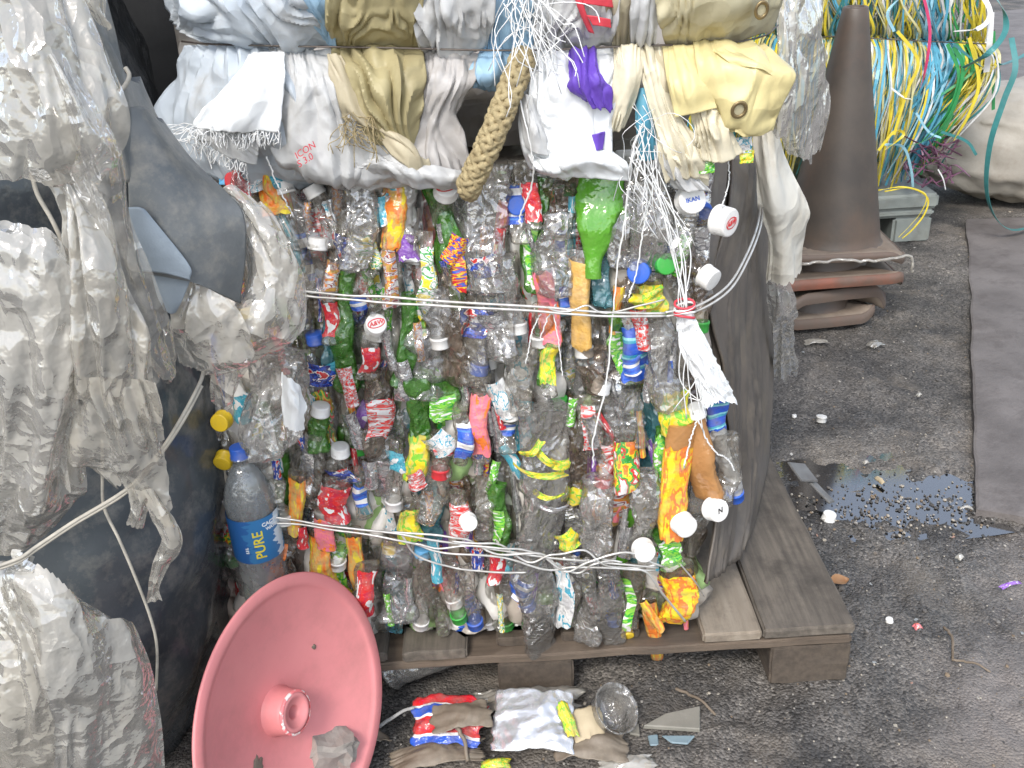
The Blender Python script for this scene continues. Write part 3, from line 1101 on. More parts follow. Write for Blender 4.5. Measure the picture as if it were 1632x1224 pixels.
def on_face(px, py, off=0.0):
    """point on the bale's front face seen at this place of the photograph, `off` metres in front of it"""
    Y = 1.36
    for _ in range(6):
        p = P(px, py, Y)
        Y = face_y(p[0], p[2]) - off
    return P(px, py, Y)


NA, NS = 22, 30


def bottle_surface(L, w, d, seed, cr=1.0, neck=True, style=0):
    """crushed bottle, base at z = 0, neck end at z = L; returns grid [NS, NA, 3]"""
    r = np.random.RandomState(seed)
    s = np.linspace(0, 1, NS)
    nl = min(0.3, 0.055 / L)           # neck and shoulder share of the length
    sh = min(0.35, 0.075 / L)
    prof = np.ones(NS)
    prof = np.where(s < 0.045, 0.55 + 0.45 * np.sqrt(np.clip(s / 0.045, 0, 1)), prof)
    if neck:
        t = ((s - (1 - nl * 0.45 - sh)) / sh).clip(0, 1)
        prof = prof * (1 - t * t * (3 - 2 * t)) + 0.0
        neckm = t * t * (3 - 2 * t)
    else:
        neckm = 0 * s
    if style == 1:
        prof = prof * (1 + 0.035 * np.sin(s * L / 0.014 * 2 * np.pi) * (1 - neckm))
    wv = 1 + 0.16 * vnoise(np.stack([s * 3.3, 0 * s, 0 * s + seed * 0.37], -1), seed)
    dv = 1 + 0.45 * vnoise(np.stack([s * 4.1, 0 * s + 7, 0 * s + seed * 0.37], -1), seed + 1)
    hw = w / 2 * prof * wv + 0.0125 * neckm
    hd = d / 2 * prof * dv + 0.0125 * neckm
    a = np.linspace(0, 2 * np.pi, NA, endpoint=False)
    ca, sa = np.cos(a), np.sin(a)
    e = 0.72
    cx = np.sign(ca) * np.abs(ca) ** e
    sy = np.sign(sa) * np.abs(sa) ** e
    X = hw[:, None] * (cx[None] * (1 - neckm[:, None]) + ca[None] * neckm[:, None])
    Y = hd[:, None] * (sy[None] * (1 - neckm[:, None]) + sa[None] * neckm[:, None])
    bend = 0.010 * vnoise(np.stack([s * 2.2, 0 * s, 0 * s + 3.3 * seed], -1), seed + 4)
    bendy = 0.010 * vnoise(np.stack([s * 2.2, 0 * s + 5, 0 * s + 3.3 * seed], -1), seed + 6)
    bend, bendy = bend - bend[-1] * s, bendy - bendy[-1] * s
    tw = r.uniform(-0.5, 0.5) * (1 - s)
    Z = np.broadcast_to((s * L)[:, None], X.shape)
    Xt = X * np.cos(tw)[:, None] - Y * np.sin(tw)[:, None] + bend[:, None]
    Yt = X * np.sin(tw)[:, None] + Y * np.cos(tw)[:, None] + bendy[:, None]
    S = np.stack([Xt, Yt, Z], -1)
    q = S * np.array([26, 26, 13]) + seed * 3.1
    cr = cr * min(1.15, 0.35 + w / 0.075)
    msk = (1 - neckm)[:, None]
    k1 = crumple(q, seed + 10, 8, 0.9, 3.0) * 0.016 * cr
    k2 = crumple(q * 0.5 + 4, seed + 11, 5, 0.8, 1.6) * 0.014 * cr
    out = np.stack([cx[None] * np.ones(NS)[:, None], sy[None] * np.ones(NS)[:, None], 0 * X], -1)
    S = S + out * ((k1 + k2) * msk)[..., None]
    S[..., 2] += crumple(q + 9, seed + 12, 5, 0.8, 2) * 0.006 * cr * msk
    return S


def close_grid(S):
    F = grid_faces(NS, NA, True).tolist()
    F.append(list(range(NA))[::-1])
    F.append([(NS - 1) * NA + i for i in range(NA)])
    return F


def cap_mesh(r=0.0148, h=0.017, n=30):
    prof = [(0.0, 0.0), (0.86, 0.0), (0.97, 0.0), (1.0, 0.05), (1.0, 0.20), (0.955, 0.23), (0.955, 0.90), (0.90, 0.985), (0.80, 1.0), (0.0, 1.0)]
    V = []
    for k, (a, z) in enumerate(prof):
        for j in range(n * 2):
            t = math.pi * j / n
            rr = a * r * (1 - (0.035 if (j % 2 and 5 <= k <= 6) else 0))
            V.append((rr * math.cos(t), rr * math.sin(t), z * h))
    return np.array(V), grid_faces(len(prof), n * 2, True)


CAPV, CAPF = cap_mesh()
CAPME = {}
for k in CAPM:
    me = new_mesh('cap', CAPV, CAPF)
    me.materials.append(CAPM[k])
    CAPME[k] = me
_bs = [0]


def axes(p0, p1, yaw=0.0, toward=(0, -1.0, 0.15)):
    z = p1 - p0
    L = np.linalg.norm(z)
    z = z / L
    y = np.array(toward) - z * (np.array(toward) @ z)
    y /= np.linalg.norm(y)
    x = np.cross(y, z)
    c, s = math.cos(yaw), math.sin(yaw)
    x, y = c * x + s * y, -s * x + c * y
    m = Matrix(((x[0], y[0], z[0], p0[0]), (x[1], y[1], z[1], p0[1]), (x[2], y[2], z[2], p0[2]), (0, 0, 0, 1)))
    return m, L


def bottle(p0, p1, w, d, pet, lab=None, cap=None, ls=(0.28, 0.6), yaw=0.0, parent=bale, name='bottle', cr=1.0, neck=True, style=0, capscale=1.0, seed=None, full=False):
    """crushed bottle from base point p0 to neck end p1 (world), with label and cap as its own pieces"""
    _bs[0] += 1
    sd = seed if seed is not None else 300 + _bs[0]
    mw, L = axes(np.asarray(p0, float), np.asarray(p1, float), yaw)
    S = bottle_surface(L, w, d, sd, cr, neck, style)
    me = new_mesh(name, S.reshape(-1, 3), close_grid(S))
    me.set_sharp_from_angle(angle=0.5)
    o = obj(name, me, PET[pet] if isinstance(pet, str) else pet, parent)
    if parent is not None:
        o.matrix_basis = Matrix.Translation(-Vector(origin_of(parent))) @ mw
    else:
        o.matrix_basis = mw
    if lab:
        i0, i1 = int(ls[0] * (NS - 1)), max(int(ls[0] * (NS - 1)) + 3, int(ls[1] * (NS - 1)))
        rr = np.random.RandomState(sd + 5)
        T = S[i0:i1 + 1]
        c = T.mean(1, keepdims=True)
        nrm = T - c
        nrm[..., 2] = 0
        nrm /= np.linalg.norm(nrm, axis=-1)[..., None] + 1e-9
        T = T + nrm * 0.0013
        n = len(T)
        wrap = full or w > 0.045
        if not wrap:        # most labels are folded away, only a sliver shows
            k0, k1 = rr.randint(0, 5), rr.randint(6, 12)
            T = T[:, k0:k1 + 1]
        m_ = T.shape[1]
        up = np.array([rr.uniform(-0.5, 0.5) for _ in range(m_)]) * (T[1, 0, 2] - T[0, 0, 2]) * 1.6
        T = T.copy()
        T[0, :, 2] += up
        T[-1, :, 2] += np.roll(up, 1)
        uv = np.stack(np.meshgrid(np.arange(m_) / NA * 3, np.linspace(0, 1.6, n), indexing='xy'), -1) + (sd % 17) * 0.31
        lm = LAB[lab] if isinstance(lab, str) else lab
        me2 = new_mesh('label', T.reshape(-1, 3), grid_faces(n, m_, bool(wrap)), uv.reshape(-1, 2))
        me2.set_sharp_from_angle(angle=0.5)
        obj('label', me2, lm, o)
    if cap:
        cobj = obj('cap', CAPME[cap], None, o)
        rr = np.random.RandomState(sd)
        cobj.matrix_basis = Matrix.Translation((0, 0, L - 0.011)) @ Euler((rr.uniform(-.12, .12), rr.uniform(-.12, .12), rr.rand() * 6)).to_matrix().to_4x4() @ Matrix.Diagonal((capscale, capscale, capscale, 1))
    return o


PXM = 0.00103       # metres in one photo pixel on the bale's face
petc = ['clear', 'clear', 'grey', 'clear', 'grey', 'brown', 'clear', 'grey']

# bottles of the packed face, set column by column, some deeper, some proud
labs = ['redwhite', 'silver', 'silver', 'navy', 'blue', 'teal', 'orange', 'silver', 'red', 'yellowgreen', 'greenlab', 'multi', 'silver', 'white', 'purple', 'pink', 'redblue', 'gold', 'yellow']
nfill = 0
x = BX0 + 0.02
while x < BX1 - 0.06:
    z = BZ0 + rng.uniform(-0.08, 0.02)
    while z < BZ1 - 0.04:
        L = rng.uniform(0.19, 0.32)
        z0, z1 = max(BZ0 + 0.005, z), min(BZ1 + 0.02, z + L)
        if z1 - z0 > 0.09:
            xa, xb = x + rng.uniform(-.012, .012), x + rng.uniform(-.012, .012)
            off = rng.uniform(-0.004, 0.018)
            a = np.array([xa, face_y(xa, z0) + off + rng.uniform(-.006, .012), z0])
            b = np.array([xb, face_y(xb, z1) + off + rng.uniform(-.006, .012), z1])
            if rng.rand() < 0.5:
                a, b = b, a
            pet = petc[rng.randint(len(petc))]
            if rng.rand() < 0.06:
                pet = ['green', 'teal', 'green', 'lime'][rng.randint(4)]
            lab = labs[rng.randint(len(labs))] if rng.rand() < 0.5 else None
            cap = ['white', 'white', 'white', 'blue', 'white', 'red', 'green', 'yellow', 'lightblue'][rng.randint(9)] if rng.rand() < 0.45 else None
            s0 = rng.uniform(0.15, 0.45)
            bottle(a, b, rng.uniform(0.022, 0.05), rng.uniform(0.012, 0.024), pet, lab, cap, (s0 * 0.6, s0 * 0.6 + rng.uniform(0.3, 0.6)), rng.uniform(-0.7, 0.7), style=rng.randint(2), neck=bool(cap) or rng.rand() < 0.35)
            nfill += 1
        z += L * rng.uniform(0.7, 0.95)
    x += rng.uniform(0.019, 0.026)


def hb(bx, by, nx, ny, w, pet='clear', lab=None, cap=None, ls=(0.25, 0.65), d=None, off=0.03, yaw=0.0, cr=1.0, neck=True, style=0, cs=1.0):
    """a bottle picked out in the photograph: base and neck places, width in photo pixels"""
    e = 0.10 if not cap else 0.0
    solid = lab in ('goldtube', 'yelloworange', 'pink', 'multi', 'orange', 'red') or pet in ('lime', 'amber')
    if solid:
        cr = 0.45 if pet != 'amber' else 0.2
        off += 0.012
    if lab is None and cap is None and w >= 44 and pet == 'clear':
        pet, off, style, cr = 'panel', off + 0.012, 1, 0.8
    bottle(on_face(bx + (bx - nx) * e, by + (by - ny) * e, off), on_face(nx - (bx - nx) * e, ny - (by - ny) * e, off), w * PXM * 0.95, d or min(0.030, w * PXM * 0.45), pet, lab, cap, ls, yaw, cr=cr, neck=bool(cap) or (pet in ('green', 'lime') and not lab), style=style, capscale=cs, full=lab in ('goldtube', 'yelloworange', 'pink', 'blueband', 'multi', 'orange', 'yellow') or w < 26)


def hcap(px, py, r, colr, out=(0.0, -1.0, 0.35), off=0.035, mark=None, mcol='red'):
    """a bottle neck and cap that point out of the bale's face"""
    tip = on_face(px, py, off)
    dvec = np.array(out, float)
    dvec /= np.linalg.norm(dvec)
    s = r * PXM / 0.0148
    _bs[0] += 1
    mw, L = axes(tip - dvec * 0.13, tip, 0.3, toward=(0.2, 0.3, 1.0))
    S = bottle_surface(L, 0.05, 0.04, 900 + _bs[0], 1.0, True)
    o = obj('bottle', new_mesh('bottle', S.reshape(-1, 3), close_grid(S)), PET[petc[_bs[0] % 8]], bale)
    o.matrix_basis = Matrix.Translation(-bale.location) @ mw
    c = obj('cap', CAPME[colr], None, o)
    c.matrix_basis = Matrix.Translation((0, 0, L - 0.011)) @ Matrix.Diagonal((s, s, s, 1))
    if mark:
        V, F = mark
        ang = 0.0
        t = obj('cap_print', new_mesh('cap_print', V, F, smooth=False), CAPM[mcol], o)
        # keep the print upright as seen on the cap's end
        up = Vector((0, 0, 1)) if abs(dvec[2]) < 0.9 else Vector((0, 1, 0))
        loc = (mw.to_3x3().inverted() @ up)
        ang = math.atan2(loc.y, loc.x) - math.pi / 2
        t.matrix_basis = Matrix.Translation((0, 0, L - 0.011 + 0.017 * s + 0.0006)) @ Matrix.Rotation(ang, 4, 'Z') @ Matrix.Rotation(math.radians(8), 4, 'Z')


def ring_geo(rx, ry, wd, n=28):
    V, F = [], []
    for j in range(n):
        t = 2 * math.pi * j / n
        V += [(rx * math.cos(t), ry * math.sin(t), 0), ((rx - wd) * math.cos(t), (ry - wd) * math.sin(t), 0)]
    for j in range(n):
        a, b = 2 * j, 2 * ((j + 1) % n)
        F.append([a, b, b + 1, a + 1])
    return np.array(V), F


def scrap(px, py, wpx, hpx, lab, rot=0.0, off=0.045, seed=None, name='wrapper', parent=bale, cr=0.006):
    """crumpled label or wrapper caught in the face"""
    _bs[0] += 1
    sd = seed or 500 + _bs[0]
    c = on_face(px, py, off)
    n = 16
    u, v = np.meshgrid(np.linspace(-.5, .5, n), np.linspace(-.5, .5, n), indexing='xy')
    X, Z = u * wpx * PXM, -v * hpx * PXM * 1.05
    q = np.stack([X, Z, 0 * X + sd], -1)
    X = X * (1 + 0.25 * vnoise(q * 25, sd))
    X = X + 0.12 * wpx * PXM * vnoise(np.stack([v * 3, 0 * v, 0 * v + sd], -1), sd + 2)
    D = crumple(q * 28, sd, 8, 0.8, 3) * cr + (u * 2) ** 2 * 0.35 * wpx * PXM
    ca, sa = math.cos(rot), math.sin(rot)
    V = np.stack([c[0] + X * ca - Z * sa, c[1] + D, c[2] + X * sa + Z * ca], -1).reshape(-1, 3)
    uv = np.stack([u * 1.2, v * 1.6], -1).reshape(-1, 2) + (sd % 13) * 0.37
    return mk(name, V, grid_faces(n, n), LAB[lab] if isinstance(lab, str) else lab, parent, uv)


# ---- the ones that can be told apart, from the top left on
for a in [
    (392, 380, 386, 280, 34, 'clear', 'red', None, (0.6, 0.9)), (420, 400, 402, 285, 44, 'grey', None, None), (470, 430, 432, 290, 40, 'clear', 'orange', None, (0.65, 0.9)),
    (480, 400, 452, 296, 44, 'grey', None, 'white'), (545, 390, 500, 300, 40, 'clear', 'white', 'white', (0.5, 0.75)), (530, 420, 545, 300, 36, 'clear'), (575, 420, 572, 295, 46, 'clear'),
    (640, 395, 602, 290, 38, 'clear', 'teal', 'white', (0.4, 0.8)), (626, 388, 628, 285, 30, 'brown', 'orange', None, (0.02, 0.95)), (649, 410, 646, 300, 36, 'white', 'purple', None, (0.05, 0.35)),
    (706, 420, 685, 285, 30, 'green'), (719, 480, 706, 310, 26, 'green', 'redblue', None, (0.2, 0.5)), (762, 450, 760, 280, 88, 'clear', None, None, (0, 0)), (504, 470, 507, 385, 40, 'clear', None, 'white'),
    (549, 470, 549, 370, 26, 'clear', 'navy', None, (0.5, 0.9)), (529, 500, 531, 405, 22, 'brown', 'gold', None, (0.3, 0.85)), (575, 470, 580, 360, 34, 'clear', 'yellowgreen', None, (0.45, 0.8)),
    (624, 480, 622, 385, 34, 'clear', 'gold', None, (0.05, 0.85)), (674, 500, 675, 380, 32, 'clear', 'yellowgreen', None, (0.05, 0.85)), (671, 535, 674, 470, 34, 'clear', 'yellow', None, (0.1, 0.7)),
    (546, 610, 556, 445, 34, 'green', None, None), (522, 540, 522, 470, 20, 'clear', 'red', None, (0.2, 0.8)), (529, 602, 529, 515, 26, 'teal', 'teal', None, (0.0, 0.4)), (585, 600, 590, 535, 26, 'clear', 'red', None, (0.2, 0.7)),
    (612, 470, 598, 535, 30, 'clear', None, 'white'), (690, 460, 702, 548, 34, 'grey', None, 'white'), (683, 620, 683, 530, 64, 'grey', None, None), (650, 600, 652, 480, 36, 'green', None, None),
    (755, 600, 757, 470, 44, 'clear', 'navy', None, (0.55, 0.8)), (800, 560, 795, 420, 50, 'clear', None, None), (765, 500, 765, 590, 26, 'grey', None, 'blue'), (725, 600, 722, 440, 38, 'brown'),
    # upper right
    (824, 380, 824, 300, 24, 'clear', 'blue', None, (0.35, 0.98)), (843, 360, 843, 295, 22, 'clear', 'red', None, (0.2, 0.98)), (846, 450, 868, 300, 30, 'green', 'greenlab', None, (0.1, 0.7)), (898, 370, 898, 290, 52, 'brown', None, None),
    (955, 280, 946, 428, 62, 'lime', None, None), (986, 345, 984, 285, 36, 'lime', None, None), (885, 460, 888, 350, 50, 'clear'), (924, 545, 923, 410, 32, 'grey', 'goldtube', None, (0.02, 0.92)),
    (871, 545, 866, 430, 28, 'clear', 'pink', None, (0.1, 0.9)), (990, 420, 985, 320, 50, 'clear'), (1035, 420, 1030, 300, 52, 'clear'), (1010, 470, 1012, 380, 48, 'brown'), (1040, 520, 1035, 440, 36, 'clear', 'yellow', None, (0.3, 0.8)),
    (898, 500, 898, 440, 28, 'teal', 'blue', None, (0.2, 0.7)), (820, 460, 825, 525, 28, 'clear', None, 'white'), (850, 480, 862, 545, 26, 'clear', None, 'white'), (926, 500, 931, 562, 32, 'clear', None, 'white'),
    (865, 610, 868, 530, 28, 'green', 'greenlab', None, (0.2, 0.8)), (884, 620, 884, 520, 22, 'clear', 'yellow', None, (0.2, 0.8)), (998, 605, 978, 505, 24, 'green', 'greenlab', None, (0.15, 0.75)), (1009, 600, 1009, 490, 34, 'clear', 'blueband', None, (0.1, 0.75)),
    (1060, 640, 1050, 520, 44, 'clear'), (1080, 400, 1090, 300, 44, 'clear'), (955, 480, 960, 380, 34, 'teal'), (790, 420, 792, 290, 34, 'clear'),
    # middle and lower left
    (664, 755, 664, 615, 38, 'green', 'yellow', None, (0.05, 0.45)), (704, 665, 702, 610, 44, 'green', 'greenlab', None, (0.1, 0.7)), (766, 730, 767, 625, 30, 'clear', 'pink', None, (0.15, 0.9)), (736, 735, 736, 650, 28, 'clear', 'blue', None, (0.2, 0.75)),
    (628, 700, 628, 805, 32, 'clear', 'teal', 'white', (0.15, 0.45)), (702, 690, 702, 755, 30, 'clear', 'redwhite', 'red', (0.1, 0.5)), (546, 770, 542, 715, 30, 'clear', 'navy', 'white', (0.05, 0.5)), (512, 720, 510, 650, 32, 'green', None, 'white'),
    (474, 845, 474, 760, 26, 'clear', 'orange', None, (0.1, 0.9)), (452, 925, 452, 860, 42, 'clear', 'orangenavy', None, (0.1, 0.9)), (538, 830, 538, 765, 46, 'clear', 'red', None, (0.15, 0.85)), (513, 870, 514, 815, 26, 'clear', 'pink', None, (0.1, 0.8)),
    (530, 940, 508, 850, 34, 'clear', 'orange', None, (0.05, 0.9)), (551, 950, 546, 835, 24, 'green', 'greenlab', None, (0.05, 0.9)), (572, 940, 563, 850, 24, 'clear', 'orange', None, (0.1, 0.9)), (578, 975, 583, 905, 44, 'clear', 'red', None, (0.05, 0.9)),
    (531, 940, 531, 880, 22, 'clear', 'blue', None, (0.1, 0.9)), (538, 850, 538, 900, 26, 'clear', None, 'white'), (578, 820, 578, 750, 30, 'clear', 'blue', None, (0.3, 0.7)), (440, 770, 456, 828, 34, 'clear', None, 'white'), (505, 760, 517, 820, 30, 'clear', None, 'white'),
    (632, 975, 632, 870, 58, 'grey', None, None), (671, 880, 671, 995, 32, 'clear', None, 'white'), (715, 890, 731, 985, 32, 'clear', None, 'green'), (745, 900, 757, 995, 32, 'clear', None, 'blue'), (710, 880, 724, 960, 30, 'clear', None, 'white'),
    (729, 850, 729, 790, 26, 'clear', 'redwhite', None, (0.1, 0.8)), (653, 860, 653, 800, 32, 'clear', 'yellow', None, (0.1, 0.8)), (600, 720, 602, 600, 36, 'brown', 'redwhite', None, (0.3, 0.7)), (610, 790, 612, 700, 34, 'grey', 'silver', None, (0.2, 0.7)),
    (690, 820, 692, 740, 40, 'clear'), (490, 800, 495, 700, 34, 'clear', 'silver', None, (0.2, 0.8)), (590, 690, 592, 620, 30, 'clear', 'purple', None, (0.2, 0.7)),
    # lower right
    (866, 868, 872, 668, 100, 'clear', None, None, (0, 0)), (995, 705, 995, 630, 60, 'grey', None, None), (999, 770, 998, 690, 44, 'clear', 'multi', None, (0.05, 0.85)), (962, 690, 962, 768, 32, 'clear', 'redwhite', 'red', (0.2, 0.6)), (813, 720, 813, 655, 28, 'clear', 'blue', 'white', (0.4, 0.8)),
    (1128, 800, 1110, 652, 52, 'amber', None, 'white'), (1068, 845, 1085, 690, 44, 'amber', 'yelloworange', None, (0.05, 0.85)), (1148, 620, 1172, 792, 36, 'white', 'blueband', 'blue', (0.02, 0.36)), (1055, 790, 1055, 690, 18, 'green', 'greenlab', None, (0.1, 0.9)),
    (1080, 690, 1078, 620, 40, 'clear', 'yellow', None, (0.1, 0.9)), (934, 720, 935, 640, 34, 'clear', 'redwhite', None, (0.2, 0.9)), (1080, 985, 1078, 905, 60, 'clear', 'yelloworange', None, (0.05, 0.85)), (997, 985, 997, 910, 38, 'clear', 'greenlab', None, (0.05, 0.85)),
    (899, 985, 899, 885, 34, 'clear', 'white', None, (0.05, 0.85)), (815, 890, 840, 965, 30, 'clear', None, 'blue'), (815, 860, 827, 935, 28, 'clear', None, 'blue'), (857, 1025, 850, 900, 62, 'clear', None, None), (930, 1010, 925, 900, 50, 'clear', None, None),
    (980, 1025, 970, 920, 50, 'clear', None, None), (1015, 1030, 1012, 920, 30, 'clear', None, None), (1048, 1035, 1035, 960, 26, 'clear', 'orange', None, (0.02, 0.95)), (792, 925, 792, 880, 22, 'clear', 'red', None, (0.1, 0.9)), (811, 905, 811, 865, 24, 'clear', 'teal', None, (0.1, 0.9)),
    (1064, 895, 1060, 850, 40, 'green', 'greenlab', None, (0.1, 0.8)), (950, 640, 960, 615, 30, 'clear', None, 'white'), (1030, 860, 1028, 760, 44, 'clear'), (960, 870, 955, 770, 52, 'clear'), (915, 800, 918, 680, 40, 'brown', 'yellow', None, (0.1, 0.3)),
    (790, 870, 795, 780, 28, 'green', 'greenlab', None, (0.2, 0.7)), (770, 850, 772, 770, 34, 'clear'), (1150, 790, 1160, 700, 34, 'clear'), (830, 650, 835, 560, 40, 'clear'), (940, 620, 945, 560, 44, 'brown'),
]:
    hb(*a, off=rng.uniform(0.016, 0.030), yaw=rng.uniform(-0.45, 0.45), style=rng.randint(2))

# caps that face the viewer; a few carry print
tA = text_geo('A&W', 0.0105, 0.25, 0.0002, 0.0003)
ov = ring_geo(0.0152, 0.0085, 0.0018)
aw = join_geo([tA, (ov[0], ov[1])])
tF = text_geo('IKAN', 0.0085, 0.0, 0.0002, 0.0002)
hcap(711, 302, 17, 'white', (0.15, -0.75, 0.75), 0.055, aw, 'red')
hcap(599, 518, 16, 'white', (0.2, -0.7, 0.6), 0.04, (aw[0] * 0.85, aw[1]), 'red')
hcap(1100, 319, 20, 'white', (0.1, -1, 0.35), 0.05, tF, 'blue')
hcap(1152, 352, 21, 'white', (0.75, -0.8, -0.05), 0.05, (aw[0] * np.array([0.8, 1.0, 1]), aw[1]), 'red')
hcap(1121, 336, 13, 'blue', (0.3, -1, 0.2), 0.02)
hcap(1018, 433, 17, 'blue', (-0.2, -1, 0.2), 0.04)
hcap(1060, 420, 16, 'green', (0.2, -1, 0.2), 0.035)
hcap(1130, 443, 17, 'white', (0.6, -0.7, -0.3), 0.04)
hcap(1090, 836, 19, 'white', (0.35, -1, 0.05), 0.055)
hcap(1140, 812, 19, 'white', (0.5, -1, 0.35), 0.05, (text_geo('N', 0.012, 0.3, 0.0002, 0.0004)), 'black')
hcap(1026, 877, 18, 'white', (0.1, -1, 0.2), 0.055)
hcap(747, 833, 14, 'white', (0.2, -1, 0.2), 0.05)
hcap(352, 672, 15, 'yellow', (-0.2, -1, 0.1), 0.03)
hcap(356, 735, 15, 'yellow', (-0.2, -1, -0.3), 0.02)
hcap(549, 954, 15, 'yellow', (0, -1, -0.3), 0.03)
hcap(1000, 1012, 12, 'yellow', (0, -1, -0.5), 0.03)
hcap(1037, 1020, 13, 'blue', (0, -1, -0.4), 0.03)
hcap(824, 328, 14, 'blue', (0, -1, 0.3), 0.03)
hcap(843, 322, 12, 'red', (0, -1, 0.3), 0.03)
hcap(376, 288, 15, 'red', (-0.2, -1, 0.3), 0.03)
for x_, y_, w_, h_, l_, r_ in [(572, 484, 20, 22, 'blue', 0.1), (771, 427, 40, 30, 'navy', 0.2), (725, 400, 24, 40, 'redblue', -0.5), (630, 288, 30, 26, 'teal', 0), (405, 292, 34, 24, 'white', 0.2), (430, 300, 16, 40, 'orange', 0.2), (440, 285, 40, 26, 'teal', 0),
                             (1024, 528, 22, 60, 'redwhite', 0.1), (1009, 586, 26, 26, 'blue', 0.2), (382, 655, 26, 44, 'teal', 0.1), (505, 600, 44, 34, 'navy', -0.3), (700, 712, 36, 36, 'white', 0.5), (661, 770, 28, 30, 'redwhite', 0.3),
                             (860, 760, 70, 10, 'yellow', -0.25), (880, 740, 46, 12, 'yellow', -0.6), (850, 720, 40, 12, 'yellow', 0.6), (895, 742, 24, 18, 'yellow', 0), (872, 795, 50, 9, 'yellow', -0.2), (905, 865, 30, 34, 'yellow', 0.4), (880, 812, 60, 10, 'silver', -0.2),
                             (565, 690, 24, 60, 'silver', 0.2), (640, 610, 26, 60, 'silver', 0), (590, 760, 22, 46, 'silver', -0.1), (800, 640, 30, 60, 'white', 0.3), (785, 530, 36, 50, 'silver', 0.2), (945, 690, 24, 50, 'silver', 0.2), (1032, 480, 40, 24, 'yellow', 0.2),
                             (1040, 985, 16, 70, 'orange', 0.45), (480, 860, 20, 40, 'red', 0), (555, 620, 20, 60, 'redwhite', 0.1), (620, 560, 16, 60, 'silver', 0.1), (760, 890, 20, 50, 'navy', 0.1), (832, 945, 24, 36, 'blue', -0.4)]:
    scrap(x_, y_, w_, h_, l_, r_, off=0.064 if 830 < x_ < 915 and 710 < y_ < 830 else 0.045)

slv = ['silver', 'silver', 'silver', 'redwhite', 'greenlab', 'navy', 'blue', 'silver', 'purple', 'teal', 'pink', 'yellowgreen', 'silver', 'red', 'orange', 'silver', 'gold']
for k in range(120):
    px_, py_ = rng.uniform(440, 1100), rng.uniform(310, 1000)
    if 820 < px_ < 920 and 670 < py_ < 870:
        continue
    scrap(px_, py_, rng.uniform(8, 17), rng.uniform(28, 85), slv[rng.randint(len(slv))], rng.normal() * 0.16, rng.uniform(0.012, 0.034), cr=0.005)
# packed inside of the bale: more crushed plastic than could be counted
cg = []
for k in range(260):
    x_, z_ = rng.uniform(BX0, BX1 - 0.085), rng.uniform(BZ0 + 0.03, BZ1 - 0.03)
    L_ = rng.uniform(0.12, 0.22)
    S = bottle_surface(L_, rng.uniform(0.05, 0.09), 0.035, 2000 + k, 1.0, True)[::2, ::2]
    n_, m_ = S.shape[:2]
    mw, _ = axes(np.array([x_ - 0.02, 0, z_ - L_ / 2]), np.array([x_ + rng.uniform(-.05, .05), rng.uniform(-.02, .02), z_ + L_ / 2]), rng.uniform(-1, 1))
    A = np.array(mw)
    V = S.reshape(-1, 3) @ A[:3, :3].T + A[:3, 3]
    V[:, 2] = V[:, 2].clip(BZ0 + 0.002, BZ1)
    V[:, 1] += face_y(x_, z_) + 0.026 + rng.uniform(0, 0.02)
    cg.append((V, grid_faces(n_, m_, True).tolist()))
for (x0, x1, y0, y1) in [(BX0, BX1 - 0.06, 1.46, 2.32)]:
    V, F = rough_box(x1 - x0, y1 - y0, BZ1 - BZ0 - 0.02, 0.05, (26, 24, 22), 0.0, 3)
    V = V + np.array([(x0 + x1) / 2, (y0 + y1) / 2, BZ0 + 0.004])
    V[:, :2] += 0.03 * crumple(V * 14, 5)[:, None] * np.array([[1, 1]])
    cg.append((V, F))
V, F = join_geo(cg)
core = mk('packed_plastic', V, F, M['core'], bale)
core['kind'] = 'stuff'

# ---- baling wires
def wire(pxs, rad=0.0019, parent=bale, off=0.06, n=60, m='wire', wav=0.0, seed=0, fn=None):
    pts = np.array([fn(*p) if fn else on_face(p[0], p[1], p[2] if len(p) > 2 else off) for p in pxs])
    q = spline(pts, n)
    if wav:
        s = np.linspace(0, 30, n)
        q = q + wav * np.stack([vnoise(np.stack([s * 0.35, 0 * s + 5 * k, 0 * s + seed], -1), seed + k) for k in range(3)], -1)
    return tube('wire', q, rad, M[m], parent)


wire([(470, 462, 0.05), (560, 470, 0.062), (700, 480, 0.066), (850, 488, 0.066), (960, 498, 0.066), (1060, 498, 0.06)], wav=0.0012, seed=1)
wire([(470, 470, 0.05), (560, 477, 0.062), (700, 488, 0.066), (850, 495, 0.066), (960, 504, 0.066), (1062, 504, 0.06)], wav=0.0012, seed=2)
wire([(870, 490, 0.066), (900, 497, 0.067), (935, 488, 0.069), (960, 500, 0.068), (1000, 493, 0.066), (1058, 478, 0.06)], 0.0014, wav=0.001, seed=3)
sidefn = lambda x, y, Y: P(x, y, Y)
wire([(1060, 498, 1.27), (1110, 488, 1.275), (1160, 455, 1.31), (1190, 405, 1.37), (1207, 360, 1.45), (1212, 325, 1.56)], fn=sidefn)
wire([(1062, 504, 1.27), (1112, 495, 1.275), (1163, 462, 1.31), (1194, 410, 1.37), (1211, 365, 1.45), (1216, 330, 1.56)], fn=sidefn)
wire([(425, 822, 0.045), (520, 837, 0.06), (640, 853, 0.066), (760, 872, 0.067), (900, 890, 0.067), (1050, 905, 0.062)], wav=0.002, seed=5)
wire([(425, 830, 0.045), (520, 844, 0.06), (640, 858, 0.066), (700, 880, 0.068), (800, 886, 0.067), (880, 908, 0.067), (930, 900, 0.066), (1045, 908, 0.062)], wav=0.003, seed=6)
